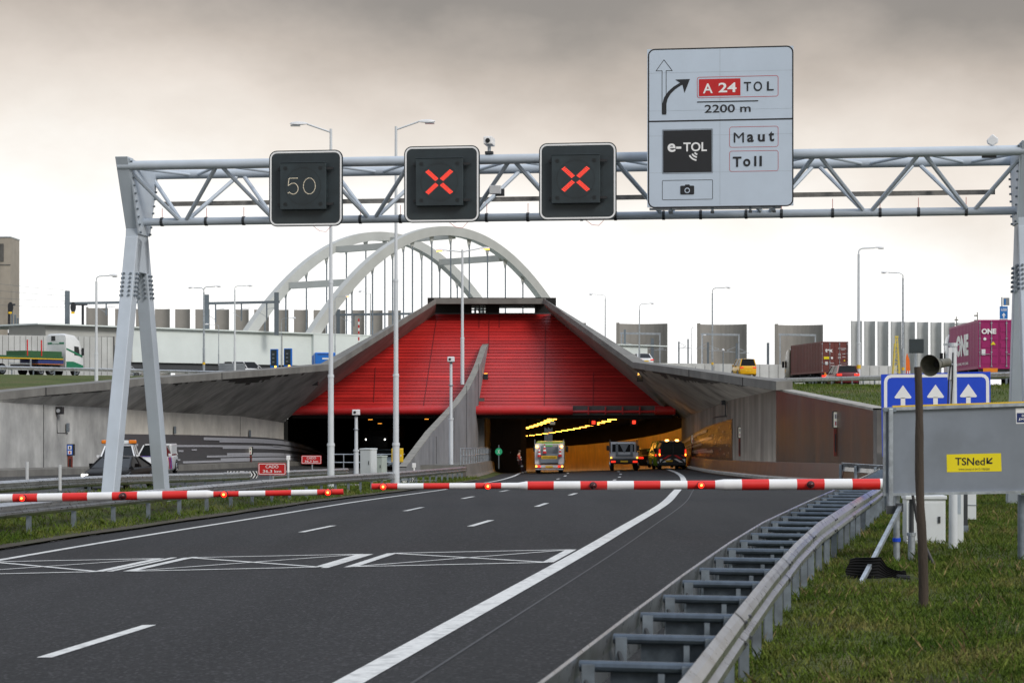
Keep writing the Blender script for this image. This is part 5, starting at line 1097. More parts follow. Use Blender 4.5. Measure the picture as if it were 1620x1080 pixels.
def car(name, label, cat, loc, head, m, L=4.6, W=1.85, H=1.45, belt=.93, hood=.88, trunk=.95, base=None, roof=None, lit_front=False, lit_rear=False, plates=True, wr=.33, kind='sedan', group=None, dark=False):
    o = thing(name, label, cat, loc, R(-head), group); hw = W / 2; h = L / 2
    base = base or (-h + .55, h - 1.15); roof = roof or (base[0] + .75, base[1] - .75)
    st = [(-h, hw * .78, .32, trunk * .72, trunk * .8), (-h + .06, hw * .9, .28, trunk * .8, trunk * .94), (-h + .3, hw * .97, .24, trunk * .86, trunk), (base[0] + .2, hw, .22, belt * .88, belt), (0, hw, .2, belt * .87, belt), (base[1], hw, .2, belt * .84, belt * .99), (h - .75, hw * .99, .2, hood * .8, hood * .96), (h - .25, hw * .93, .22, hood * .72, hood * .84), (h - .05, hw * .82, .25, hood * .62, hood * .72), (h, hw * .7, .3, hood * .52, hood * .58)]
    mb = MB(); mb.loft(body_secs(st), m); mb.build('body', o, smooth=True)
    cabin(o, m, base, roof, belt - .03, H - .06, hw * .9, hw * .70, (.5,))
    for y in (-h + .85, h - .92):
        for s in (-1, 1): wheel(o, s * (hw + .005), y, wr, .22, s)
    mb = MB()
    for y in (-h + .85, h - .92):
        for s in (-1, 1):
            mb.tube([(s * (hw + .002), y + (wr + .06) * math.cos(R(a)), wr + (wr + .06) * math.sin(R(a))) for a in range(-20, 201, 20)], .03, 5, 'black_plastic', False)
    mb.build('wheel_arch', o)
    lights(o, h - .10, hood * .72, hw * .74, (.27, .10), 'lamp_white' if lit_front else 'head_glass', 'headlight', 1)
    lights(o, -h + .02, trunk * .80, hw * .72, (.38, .14), 'lamp_red' if lit_rear else 'tail_red', 'tail_light', -1)
    mb = MB(); mb.rbox(-hw * .55, hw * .55, h - .04, h + .02, .42, .58, 'black_plastic', .02); mb.rbox(-hw * .85, hw * .85, h - .12, h - .02, .24, .38, 'black_plastic', .02); mb.build('grille', o)
    if plates: plate(o, h + .02, .47, 1); plate(o, -h, .62, -1)
    mirrors(o, hw * .93, base[1] - .55, belt + .06, m); return o
zop = lambda Y: zroad(fxl(Y), Y) - .05
hd = lambda: 180 + 7
# oncoming traffic behind the gantry legs
blackp = paint('car_black', (.007, .0062, .006)); whitep = paint('car_white', (.68, .69, .70))
Yc = 80; cx = X(166, Yc)
car('black_saloon', 'dark brown black saloon car with lit headlights behind the left gantry legs', 'car', (cx + .15, Yc + 2.2, zopp(cx, Yc + 2)), 187, blackp, 4.8, 1.86, 1.37, lit_front=True, base=(-1.75, 1.2), roof=(-.55, .35))
# pickup and tow truck
Yp = 109; o = car('police_pickup', 'white pickup with red and blue stripes and a closed rear hood, behind the guard rail', 'pickup truck', (X(246, Yp), Yp, zopp(X(246, Yp), Yp)), 181, whitep, 5.3, 1.9, 1.84, belt=1.16, hood=1.16, trunk=1.12, base=(-2.5, 1.05), roof=(-2.3, .25), wr=.4)
o.scale = (.9, .9, .9)
mb = MB(); mb.rbox(-.83, .83, -2.62, -.72, 1.1, 1.84, whitep, .06); mb.build('rear_hood', o)
M('stripe_blue', (.02, .08, .5), .35)
mb = MB()
for s in (-1, 1):
    x = s * .962
    for y0, c in ((.7, 'red_paint'), (.45, 'stripe_blue'), (.2, 'red_paint'), (-.05, 'stripe_blue')):
        q = [(x, y0, 1.1), (x, y0 + .17, 1.1), (x, y0 - .35 + .17, .35), (x, y0 - .35, .35)]; mb.poly(q, c)
mb.build('stripe', o)
mb = MB(); 
for y0, y1, c in ((1.35, 1.55, 'red_paint'), (1.55, 1.8, 'stripe_blue')): mb.quad((-.7, y0, 1.165), (.7, y0, 1.165), (.7, y1, 1.15), (-.7, y1, 1.15), c)
mb.build('hood_stripe', o)
mb = MB(); mb.rbox(-.8, .8, 2.6, 2.75, .45, .75, whitep, .03); mb.build('bumper', o)
Yt = 95; o = car('tow_van', 'white recovery van with an orange beacon bar on its roof, behind the dark saloon', 'van', (X(176, Yt), Yt + 2, zopp(X(176, Yt), Yt + 2) - .1), 172, whitep, 5.0, 1.95, 2.0, belt=1.32, hood=1.3, trunk=1.3, base=(-2.4, 1.7), roof=(-2.3, .9), wr=.36)
o.scale = (.93, .93, .89)
mb = MB(); mb.rbox(-.5, .5, .3, .6, 2.06, 2.24, 'cabinet_white', .04); bar = mb.build('beacon_bar', o)
M('amber_lens', (.75, .2, .01), .2, var=.1)
for s in (-1, 1): mb = MB(); mb.rbox(s * .7 - .2, s * .7 + .2, .3, .6, 2.06, 2.26, 'amber_lens', .05); mb.build('amber_beacon', bar)
# in the left tube: a dark truck with lit lamps and a pale car
o = thing('dark_truck', 'dark truck with two small white lamps standing in the left tunnel opening', 'truck', (X(598, 176), 180, zopp(X(598, 176), 176)), R(-184))
M('truck_dark', (.03, .022, .018), .6); mb = MB(); mb.rbox(-1.2, 1.2, -1, 3.6, 1.0, 3.5, 'truck_dark', .12); mb.build('cab', o); mb = MB(); mb.box(-1.05, 1.05, 3.61, 3.63, 1.9, 2.9, 'glass_dark'); mb.build('windscreen', o); mb = MB(); mb.rbox(-1.25, 1.25, -8, -1.1, .9, 3.7, 'truck_dark', .05); mb.build('cargo_box', o)
for s in (-1, 1):
    mb = MB(); mb.rbox(s * .85 - .055, s * .85 + .055, 3.6, 3.68, 2.58, 2.69, 'lamp_white', .02); mb.build('headlight', o)
    wheel(o, s * 1.2, 2.6, .5, .3, s); wheel(o, s * 1.2, -5, .5, .3, s)
mb = MB(); mb.rbox(-1.15, 1.15, 3.5, 3.75, .4, 1.0, 'black_plastic', .05); mb.build('bumper', o)
car('pale_car', 'pale blue grey car with a bright windscreen behind the railing of the left opening', 'car', (X(606, 150), 153, zopp(X(606, 150), 150)), 184, paint('car_bluegrey', (.25, .33, .40)), 4.3, 1.78, 1.5)
# vehicles parked in the right opening, seen from behind
YV = 143.0
def zr3(x, Y): return zroad(x, Y)
x = X(1064, YV); o = thing('service_van', 'black van with red and white chevrons and lit amber beacons in the tunnel mouth', 'van', (x, YV, zr3(x, YV)), R(-1))
vb = paint('van_dark', (.03, .03, .034)); mb = MB()
secs = []
for y, s in ((0, .97), (.08, 1), (2.4, 1), (3.6, 1)): 
    pr_ = [(.93, .32), (.97, .6), (.97, 1.05), (.92, 1.55), (.80, 1.9), (.6, 1.97)]; secs.append([Vector((a * s, y, b)) for a, b in pr_] + [Vector((-a * s, y, b)) for a, b in pr_[::-1]])
secs.append([Vector((p.x * .93, 4.0, p.z if p.z < 1.2 else 1.15 + (p.z - 1.15) * .3)) for p in secs[0]]); secs.append([Vector((p.x * .85, 4.9, min(p.z, 1.0) * .95)) for p in secs[0]])
mb.loft(secs, vb); mb.build('body', o, smooth=True)
mb = MB(); mb.prism([(-.8, 1.12), (.8, 1.12), (.70, 1.82), (-.70, 1.82)], -.02, 0, 'glass_dark'); mb.box(.02, .06, -.028, -.02, 1.1, 1.85, 'black_plastic'); mb.build('rear_window', o)
mb = MB(); mb.quad((-.9, -.022, .52), (.9, -.022, .52), (.9, -.022, 1.06), (-.9, -.022, 1.06), 'sign_black')
for s in (-1, 1):
    for c, x0, z0 in (('white_gloss', .0, .52), ('red_paint', .0, .78), ('white_gloss', .62, .5)):
        pts = [(s * (x0 + .08), z0 + .26), (s * (x0 + .30), z0 + .26), (s * min(.9, x0 + .74), z0 - .02 if z0 > .6 else z0), (s * min(.9, x0 + .50), z0 - .02 if z0 > .6 else z0)]
        q = [(a, -.026, b) for a, b in pts]; mb.poly(q if s < 0 else q[::-1], c)
    q = [(s * .62, -.026, 1.05), (s * .9, -.026, 1.05), (s * .9, -.026, .86)]; mb.poly(q, 'red_paint')
mb.build('chevron_stripe', o); plate(o, -.03, .62, -1, -.25)
mb = MB(); mb.rbox(-.95, .95, -.12, .02, .3, .5, 'black_plastic', .03); mb.build('bumper', o)
lights(o, -.01, 1.2, .93, (.1, .5), 'lamp_red', 'tail_light', -1)
for s in (-1, 1):
    mb = MB(); mb.rbox(s * .93 - .04, s * .93 + .04, -.05, -.035, 1.0, 1.14, 'lamp_amber', .01); mb.build('indicator', o)
    wheel(o, s * .97, .9, .34, .22, s); wheel(o, s * .97, 3.9, .34, .22, s)
mirrors(o, .97, 3.4, 1.3, vb, (.22, .12, .3))
mb = MB(); mb.rbox(-.75, .75, .6, .85, 1.98, 2.03, 'galvanised', .015); bar = mb.build('beacon_bar', o)
for s in (-.36, .36): mb = MB(); mb.rbox(s - .12, s + .12, .6, .85, 2.03, 2.13, 'beacon_lit' if 'beacon_lit' in MATS else M('beacon_lit', (.9, .5, .1), .3, emis=(1, .40, .06), es=14), .03); mb.build('amber_beacon', bar)
Yg = 147.; x = X(1052, Yg); o = car('green_van', 'yellow green van half hidden behind the black van with red chevrons', 'van', (x, Yg + 2, zr3(x, Yg)), -2, paint('car_lime', (.20, .33, .02)), 5.0, 1.9, 2.05, belt=1.25, hood=1.2, trunk=1.3, base=(-2.4, 1.6), roof=(-2.3, .8), lit_rear=True, wr=.34)
Ys = 160.; x = X(1025, Ys); o = car('dark_suv', 'dark grey car with lit rear lamps between the flatbed and the green van', 'car', (x, Ys + 2.2, zr3(x, Ys)), -3, paint('car_grey', (.045, .047, .052)), 4.5, 1.85, 1.6, belt=1.05, hood=1.0, trunk=1.1, lit_rear=True)
# flatbed with folded grey frame
Yf = 142.; x = X(987.5, Yf); o = thing('flatbed_truck', 'small flatbed truck with a grey folded arrow frame on its white tailboard', 'truck', (x, Yf, zr3(x, Yf)), R(-2))
M('truck_white', (.62, .64, .66), .4, var=.08, dirt=.3, dirtcol=(.3, .3, .3)); M('frame_grey', (.22, .24, .26), .5, .2, var=.15)
mb = MB(); mb.box(-1.0, 1.0, 0, .05, .92, 1.28, 'truck_white'); mb.box(-1.0, 1.0, 0, 3.4, .86, .93, 'dull_steel'); mb.box(-1.0, -.96, .05, 3.4, .92, 1.28, 'truck_white'); mb.box(.96, 1.0, .05, 3.4, .92, 1.28, 'truck_white'); mb.build('load_bed', o)
mb = MB()
for s in (-1, 1): mb.box(s * .98 - .025, s * .98 + .025, .0, .05, 1.28, 2.25, 'dark_metal'); mb.box(s * .98 - .025, s * .98 + .025, 3.3, 3.35, 1.28, 2.2, 'dark_metal')
mb.box(-1, 1, 0, .04, 2.08, 2.13, 'dark_metal'); mb.build('rack', o)
mb = MB()
for s in (-1, 1): mb.box(s * .52 - .09, s * .52 + .09, -.08, -.03, 1.1, 1.98, 'frame_grey')
mb.box(-.61, .61, -.08, -.03, 1.05, 1.2, 'frame_grey'); mb.prism([(-.34, 1.96), (0, 1.28), (.34, 1.96)], -.07, -.03, 'frame_grey'); mb.build('arrow_frame', o)
mb = MB(); mb.rbox(-.95, .95, 3.5, 5.2, .6, 2.0, 'truck_white', .1); mb.box(-.8, .8, 3.46, 3.5, 1.3, 1.85, 'glass_dark'); mb.build('cab', o)
mb = MB(); mb.box(-.85, .85, .15, 3.5, .5, .86, 'black_plastic'); mb.rbox(-.98, .98, -.02, .1, .58, .84, 'black_plastic', .02); mb.build('chassis', o)
lights(o, -.03, .68, .78, (.32, .12), 'lamp_red', 'tail_light', -1); plate(o, -.03, .7, -1, 0)
for s in (-1, 1):
    mb = MB(); mb.rbox(s * .93 - .05, s * .93 + .05, -.03, 0, .92, 1.0, 'lamp_amber', .01); mb.build('marker_lamp', o)
    wheel(o, s * .98, 1.0, .36, .26, s); wheel(o, s * .95, 4.4, .36, .22, s)
mirrors(o, 1.0, 4.6, 1.55, 'black_plastic', (.2, .1, .35))
# works truck
Yw2 = 141.; x = X(869, Yw2); o = thing('works_truck', 'white road works truck with a yellow sign board, cones and upright poles', 'truck', (x, Yw2, zr3(x, Yw2)), R(-2))
mb = MB()
for s in (-1, 1): mb.rbox(s * .83 - .20, s * .83 + .20, 0, 5.0, .66, 2.05, 'truck_white', .03); mb.box(s * 1.02 - .02, s * 1.02 + .02, 0, .05, 2.0, 2.42, 'galvanised')
mb.box(-.65, .65, .6, 5.0, .66, 1.9, 'frame_grey'); mb.box(-1.03, 1.03, 0, .06, 2.03, 2.12, 'truck_white'); mb.build('body', o)
mb = MB(); mb.box(-.66, .66, -.1, -.05, .78, 1.42, 'board_grey'); bo = mb.build('tail_board', o); mb = MB(); mb.box(-.56, .56, -.115, -.1, 1.05, 1.27, 'plate_yellow'); mb.text('werkverkeer', 0, 1.16, 'sign_black', .98, .13, -.12, .02); mb.build('yellow_sign', bo)
mb = MB(); mb.rbox(-.98, .98, -.12, .02, .42, .6, 'truck_white', .02); mb.rbox(-.98, .98, -.2, -.02, .26, .36, 'galvanised', .02); mb.build('bumper', o)
lights(o, -.14, .52, .72, (.2, .14), 'lamp_red', 'tail_light', -1); lights(o, -.14, .52, .92, (.1, .12), 'lamp_amber', 'indicator', -1); plate(o, -.14, .5, -1)
for s in (-1, 1):
    mb = MB(); mb.rbox(s * .87 - .07, s * .87 + .07, -.06, 0, 1.86, 1.98, 'beacon_lit', .03); mb.build('amber_beacon', o)
    wheel(o, s * .95, 1.0, .4, .3, s); wheel(o, s * .95, 5.2, .4, .26, s)
mb = MB(); mb.rbox(-1.05, 1.05, 5.05, 6.8, .5, 2.2, paint('cab_lime', (.30, .34, .02)), .12); mb.build('cab', o); mirrors(o, 1.1, 6.3, 1.6, 'black_plastic', (.2, .1, .4))
M('lime_fluor', (.10, .60, .06), .5)
for k, xx in enumerate((-.30, -.22, -.14, -.05, .04, .12, .20)):
    p = thing('marker_pole', 'thin grey pole with green foot standing upright in the works truck', 'pole', (x + xx * 1.0, Yw2 + .6, zr3(x, Yw2) + 1.9), 0, 'marker poles in the works truck')
    mb = MB(); mb.cyl((0, 0, 0), (0, 0, 1.35 - .05 * (k % 3)), .022, None, 6, 'frame_grey'); mb.build('shaft', p); mb = MB(); mb.cyl((0, 0, .0), (0, 0, .28), .03, None, 6, 'lime_fluor'); mb.build('green_foot', p)
for px_, py_, lab in ((853, 721.5, 'red and white traffic cone on the left side of the works truck tail'), (861.5, 716, 'traffic cone beside the yellow stripes in the middle of the works truck'), (886, 721, 'red and white traffic cone on the right side of the works truck tail')):
    c = thing('traffic_cone', lab, 'traffic cone', (X(px_, Yw2 - .1), Yw2 - .13, Z(py_, Yw2)), 0); mb = MB(); hs = .62
    for k in range(5): mb.cyl((0, 0, hs * k / 5), (0, 0, hs * (k + 1) / 5), .13 - .10 * k / 5, .13 - .10 * (k + 1) / 5, 12, 'red_paint' if k % 2 == 0 else 'white_gloss', False)
    mb.build('cone_body', c); mb = MB(); mb.box(-.14, .14, -.12, .12, -.03, 0, 'red_paint'); mb.build('foot', c)
# ---- person in red hi-vis leaning on the barrier, one leg crossed forward
Yh = 147.0; hx = X(822.5, Yh); hz = zroad(hx, Yh)
pn = thing('person', 'person in red and white work clothes leaning against the concrete barrier beside the works truck', 'person', (hx, Yh, hz), 0)
M('skin', (.42, .24, .16), .6, var=.05); M('cloth_red', (.55, .04, .02), .7, var=.1); M('cloth_dark', (.05, .018, .02), .8, var=.1); M('reflect_white', (.7, .68, .66), .5); M('hair', (.06, .035, .02), .7); M('shoe_pale', (.5, .48, .42), .6)
def skin_body(name, joints, edges, radii, parent, mats):
    me = bpy.data.meshes.new(name); me.from_pydata(joints, edges, []); o = bpy.data.objects.new(name, me); COL.objects.link(o); o.parent = parent
    md = o.modifiers.new('skin', 'SKIN'); md.use_smooth_shade = True
    for i, r in enumerate(radii): me.skin_vertices[0].data[i].radius = (r, r)
    me.skin_vertices[0].data[0].use_root = True
    s = o.modifiers.new('sub', 'SUBSURF'); s.levels = 1; s.render_levels = 1; me.materials.append(MATS[mats]); return o
sk_ = .95
J = [(-.02, 0, .86), (-.06, 0, 1.08), (-.10, 0, 1.34), (-.05, -.01, 1.48), (-.01, -.03, 1.60),       # pelvis, belly, chest, neck, head
     (-.10, -.16, 1.38), (-.06, -.22, 1.14), (.06, -.16, .98),  # near arm
     (-.10, .16, 1.38), (-.12, .24, 1.12), (-.02, .2, .92),
     (.02, -.09, .84), (.16, -.10, .46), (.14, -.1, .09), (.28, -.12, .05),
     (.0, .09, .84), (.2, .1, .48), (.34, .08, .12), (.48, .06, .12)]
E = [(0, 1), (1, 2), (2, 3), (3, 4), (2, 5), (5, 6), (6, 7), (2, 8), (8, 9), (9, 10), (0, 11), (11, 12), (12, 13), (13, 14), (0, 15), (15, 16), (16, 17), (17, 18)]
Rd = [.14, .13, .16, .06, .105, .075, .055, .042, .075, .055, .042, .10, .072, .05, .042, .10, .072, .05, .042]
skin_body('body', J, E, Rd, pn, 'skin')
skin_body('jacket', [J[i] for i in (1, 2, 5, 6, 7, 8, 9, 10)] + [(-.02, 0, .93)], [(0, 1), (1, 2), (2, 3), (3, 4), (1, 5), (5, 6), (6, 7), (0, 8)], [.155, .18, .095, .072, .058, .095, .072, .058, .15], pn, 'cloth_red')
skin_body('trousers', [J[i] for i in (0, 11, 12, 13, 15, 16, 17)], [(0, 1), (1, 2), (2, 3), (0, 4), (4, 5), (5, 6)], [.158, .118, .088, .07, .118, .088, .07], pn, 'cloth_dark')
mb = MB(); mb.tube([(-.03, 0, .99), (-.035, 0, 1.05)], [.185, .188], 14, 'reflect_white', False); mb.tube([(-.05, 0, 1.16), (-.055, 0, 1.21)], [.178, .182], 14, 'reflect_white', False); mb.tube([(.14, -.1, .5), (.15, -.1, .6)], [.1, .1], 10, 'reflect_white', False); mb.build('reflective_band', pn)
mb = MB(); mb.sphere((-.02, -.02, 1.635), .112, 'hair', .9, 12); mb.build('hair', pn, smooth=True)
for (a, b) in ((J[13], J[14]), (J[17], J[18])): mb = MB(); mb.tube([a, ((a[0] + b[0]) / 2, a[1], a[2] - .02), b], [.06, .06, .05], 8, 'shoe_pale'); mb.build('shoe', pn)
# ================================================================== trucks on the upper roads
M('tyre_dark', (.02, .02, .02), .8)
def container(label, loc, head, W, L, H, m, words_side, words_rear, rearx, extras):
    o = thing('shipping_container', label, 'container', loc, R(-head)); mb = MB(); hw = W / 2
    def corr(p0, p1, nrm, n):                              # corrugated wall between two plan points
        A = []; p0, p1 = Vector(p0), Vector(p1)
        for i in range(n * 4 + 1):
            k = i % 4; f = i / (n * 4); d = .0 if k in (0, 1) else -.04; q = p0.lerp(p1, f) + Vector(nrm) * d; A.append(q)
        mb.strip([Vector((q.x, q.y, .16)) for q in A], [Vector((q.x, q.y, H - .1)) for q in A], m)
    corr((hw, 0, 0), (hw, L, 0), (1, 0, 0), 20); corr((-hw, L, 0), (-hw, 0, 0), (-1, 0, 0), 20)
    mb.box(-hw + .04, hw - .04, .05, L - .02, .05, H - .02, m); mb.build('corrugated_shell', o)
    mb = MB()
    for x in (-hw, hw):
        for y in (0, L - .16): mb.box(x - (.15 if x > 0 else 0), x + (.15 if x < 0 else 0), y, y + .16, 0, H, m)
        for z in (0, H - .12): mb.box(x - (.08 if x > 0 else -.0), x + (.08 if x < 0 else 0), .16, L - .16, z, z + (.17 if z == 0 else .12), m)
    for z in (0, H - .12): mb.box(-hw + .15, hw - .15, .0, .1, z, z + (.17 if z == 0 else .12), m)
    mb.build('corner_frame', o)
    mb = MB()
    for s in (-1, 1):
        mb.box(min(s * .02, s * (hw - .16)), max(s * .02, s * (hw - .16)), .02, .06, .18, H - .13, m)
        for k in range(5): z = .3 + k * (H - .55) / 5; mb.box(min(s * .1, s * (hw - .22)), max(s * .1, s * (hw - .22)), .0, .025, z, z + (H - .55) / 5 * .62, m)
    dr_ = mb.build('door', o)
    mb = MB()
    for xx in (-.92, -.36, .36, .92):
        mb.cyl((xx * hw, -.03, .1), (xx * hw, -.03, H - .06), .02, None, 8, 'galvanised')
        for z in (.15, H * .34, H * .62, H - .2): mb.box(xx * hw - .05, xx * hw + .05, -.045, .0, z - .03, z + .03, 'galvanised')
    for xx in (-.64, .64): mb.box(xx * hw - .28, xx * hw + .28, -.05, -.025, H * .3 - .015, H * .3 + .015, 'galvanised')
    mb.build('lock_rod', dr_)
    mb = MB(); words_rear(mb, hw, H); 
    if mb.v: mb.build('rear_lettering', o)
    if words_side:
        s, wd, ht, cy, cz, s2 = words_side; V, Fc = glyphs(s, .06); mn, mx_ = V.min(0), V.max(0); c = (mn + mx_) / 2; mb = MB()
        def put(V, Fc, wd, ht, cy, cz):
            mn, mx_ = V.min(0), V.max(0); c = (mn + mx_) / 2
            mb.add([(-hw - .012, cy - (p[0] - c[0]) / (mx_[0] - mn[0]) * wd, cz + (p[1] - c[1]) / (mx_[1] - mn[1]) * ht) for p in V], Fc, 'white_gloss')
        put(V, Fc, wd, ht, cy, cz)
        if s2: V2, F2 = glyphs(s2, .03); put(V2, F2, wd, ht * .14, cy, cz - ht * .85)
        mb.build('side_lettering', o)
    return o
def tractor(label, loc, head, L, cabm, loaded, group=None, cab_len=2.2, cabh=3.6):
    """truck with a container chassis; origin at the rear end on the road"""
    o = thing('container_truck', label, 'truck', loc, R(-head))
    mb = MB(); mb.box(-.5, -.36, .1, L, .85, 1.15, 'dark_metal'); mb.box(.36, .5, .1, L, .85, 1.15, 'dark_metal')
    for y in (.1, L * .35, L * .7, L - .3): mb.box(-1.15, 1.15, y, y + .2, 1.0, 1.17, 'dark_metal')
    mb.build('chassis', o)
    mb = MB(); mb.rbox(-1.2, 1.2, -.1, .1, .55, .8, 'dark_metal', .02); mb.build('rear_bumper', o)
    for s in (-1, 1):
        mb = MB(); mb.box(s * .95 - .22, s * .95 + .22, -.13, -.1, .82, .98, 'lamp_red'); mb.build('tail_light', o); mb = MB(); mb.box(s * .85 - .3, s * .85 + .3, 1.0, 1.03, .2, .7, 'rubber'); mb.build('mudflap', o)
    M('marker_orange', (.8, .25, .01), .5); mb = MB(); mb.box(-.95, -.1, -.125, -.1, .98, 1.22, 'marker_orange'); mb.build('marker_board', o)
    for y in (1.6, 2.9, 4.2, L + .2, L + 2.9):
        for s in (-1, 1): wheel(o, s * 1.24, y, .5, .35, s, 'galvanised')
    y0 = L + .7
    mb = MB(); sec = []
    for y, hw, zb_, zt_ in ((y0, 1.22, .9, cabh), (y0 + .3, 1.24, .6, cabh + .12), (y0 + 1.4, 1.24, .5, cabh), (y0 + 1.95, 1.23, .5, cabh - .6), (y0 + 2.25, 1.18, .5, 2.4), (y0 + 2.4, 1.12, .55, 1.3)):
        pr_ = [(hw * .95, zb_), (hw, zb_ + .3), (hw, zt_ - .35), (hw * .93, zt_ - .08), (hw * .7, zt_)]; sec.append([Vector((a, y, b)) for a, b in pr_] + [Vector((-a, y, b)) for a, b in pr_[::-1]])
    mb.loft(sec, cabm); cb = mb.build('cab', o, smooth=True)
    mb = MB()
    for s in (-1, 1): mb.poly([(s * 1.247, y0 + 1.1, 1.75), (s * 1.247, y0 + 1.9, 1.75), (s * 1.247, y0 + 1.75, 2.55), (s * 1.247, y0 + 1.1, 2.6)], 'glass_dark')
    mb.poly([(-1.0, y0 + 2.33, 1.8), (1.0, y0 + 2.33, 1.8), (1.0, y0 + 2.1, 2.75), (-1.0, y0 + 2.1, 2.75)], 'glass_dark'); mb.build('window', o)
    mirrors(o, 1.27, y0 + 2.0, 2.2, 'black_plastic', (.22, .12, .6)); return o
M('magenta', (.33, .010, .125), .45, var=.1, scale=2, dirt=.2, dirtcol=(.3, .02, .12), streak=.12); M('rust_red', (.15, .032, .025), .55, var=.2, scale=2, dirt=.4, dirtcol=(.09, .02, .016), streak=.25)
Yo = 118.; xr = X(1580.5, Yo) ; zo = 3.45
tractor('truck with a blue and white cab carrying the magenta container, right edge of the bank', (xr, Yo, zo), 4.5, 12.1, paint('cab_bluewhite', (.55, .60, .66)), 1)
def rear_one(mb, hw, H):
    mb.text('ONE', -.6, H * .765, 'white_gloss', .86, .32, -.06, .05)
    mb.add([(-.83 + .09 * math.cos(R(30 * i)), -.03, H * .61 + .09 * math.sin(R(30 * i))) for i in range(12)], [tuple(range(12))], 'white_gloss')
    mb.poly([(-.5, -.06, H * .49), (-.2, -.06, H * .49), (-.35, -.06, H * .56)], 'sticker_yellow'); mb.quad((-1.02, -.03, H * .28), (-.8, -.03, H * .28), (-.8, -.03, H * .4), (-1.02, -.03, H * .4), 'white_paint')
c = container('magenta shipping container with large white ONE lettering on its side and doors', (xr, Yo, zo + 1.18), 4.5, 2.44, 12.19, 2.9, 'magenta', ('ONE', 5.2, 1.35, 6.4, 1.55, 'AS ONE, WE CAN.'), rear_one, 0, None)
Yx = 175.; xr2 = X(1320.5, Yx); zx = zru(175) + .05
tractor('truck with a brown grey cab carrying the rust red container', (xr2, Yx, zx), -4.5, 12.1, paint('cab_bronze', (.13, .11, .085)), 1)
def rear_tex(mb, hw, H):
    mb.text('tex', -.52, H * .72, 'white_gloss', .68, .32, -.035, .05)
    mb.quad((-.98, -.03, H * .44), (-.5, -.03, H * .44), (-.5, -.03, H * .52), (-.98, -.03, H * .52), 'sticker_yellow'); mb.add([(-.25 + .1 * math.cos(R(30 * i)), -.03, H * .48 + .1 * math.sin(R(30 * i))) for i in range(12)], [tuple(range(12))], 'white_gloss')
    for z, x0, x1 in ((.77, .3, 1.05), (.73, .6, .9), (.60, .3, .55), (.56, .3, .55), (.60, .7, .95), (.5, .3, .55), (.46, .3, .55), (.5, .7, .95), (.3, -.4, -.05), (.24, .3, .6), (.22, -.35, .0)):
        n = 7
        for k in range(n): a = x0 + (x1 - x0) * k / n; mb.quad((a, -.03, H * z), (a + (x1 - x0) / n * .65, -.03, H * z), (a + (x1 - x0) / n * .65, -.03, H * z + .055), (a, -.03, H * z + .055), 'white_paint')
    mb.poly([(.78, -.03, H * .38), (.95, -.03, H * .38), (.87, -.03, H * .43)], 'sticker_yellow'); mb.quad((-.85, -.03, H * .26), (-.62, -.03, H * .26), (-.62, -.03, H * .36), (-.85, -.03, H * .36), 'cabinet_white')
c = container('rust red shipping container with small white tex lettering on its doors', (xr2, Yx, zx + 1.18), -4.5, 2.44, 12.19, 2.75, 'rust_red', None, rear_tex, 0, None)
z2 = zru(150) + .05
car('dark_red_estate', 'dark red estate car with silver roof bars following the rust red container', 'car', (X(1338, 150), 152, z2), -3, paint('car_darkred', (.16, .012, .022)), 4.7, 1.85, 1.62, belt=1.0, hood=.95, trunk=1.1, lit_rear=True, base=(-2.2, 1.2), roof=(-2.0, .4))
car('yellow_van', 'small yellow delivery van seen from behind at the top of the right parapet', 'van', (X(1180, 205), 207, Z(596, 205)), -6, paint('car_yellow', (.78, .42, .005)), 4.3, 1.85, 1.9, belt=1.15, hood=1.1, trunk=1.2, base=(-2.05, 1.3), roof=(-1.95, .4))
car('white_hatchback', 'white car just visible over the parapet right of the red front', 'car', (X(1017, 215), 217, Z(580, 215)), -10, whitep, 4.2, 1.8, 1.5)
# flatbed articulated truck on the left bank
zt2 = 5.2; Ya = 187.; hd2 = 31.; M('trailer_green', (.025, .10, .035), .6, var=.2, dirt=.3, dirtcol=(.05, .06, .04)); M('truck_blue', (.02, .035, .16), .5); gw = M('cab_green', (.01, .17, .085), .4); cabw = paint('cab_white', (.72, .73, .74))
o = thing('flatbed_truck', 'white and green articulated truck with an empty green flatbed trailer on the left bank', 'truck', (X(90, Ya), Ya, zt2), R(-hd2))
mb = MB(); sec = []
for y, hw, zb_, zt_ in ((-.1, 1.22, .9, 3.85), (.05, 1.24, .6, 3.95), (1.1, 1.24, .5, 3.85), (1.8, 1.23, .5, 3.3), (2.15, 1.18, .5, 2.5), (2.35, 1.12, .55, 1.3)):
    pr_ = [(hw * .95, zb_), (hw, zb_ + .3), (hw, zt_ - .3), (hw * .93, zt_ - .06), (hw * .7, zt_)]; sec.append([Vector((a, y, b)) for a, b in pr_] + [Vector((-a, y, b)) for a, b in pr_[::-1]])
mb.loft(sec, cabw); cb = mb.build('cab', o, smooth=True)
mb = MB(); mb.poly([(1.25, 1.0, 1.95), (1.25, 1.75, 1.9), (1.245, 1.6, 2.75), (1.25, 1.0, 2.8)], 'glass_dark'); mb.poly([(-.6, -.13, 3.3), (-.1, -.13, 3.3), (-.1, -.13, 3.75), (-.6, -.13, 3.75)], 'glass_dark'); mb.build('window', o)
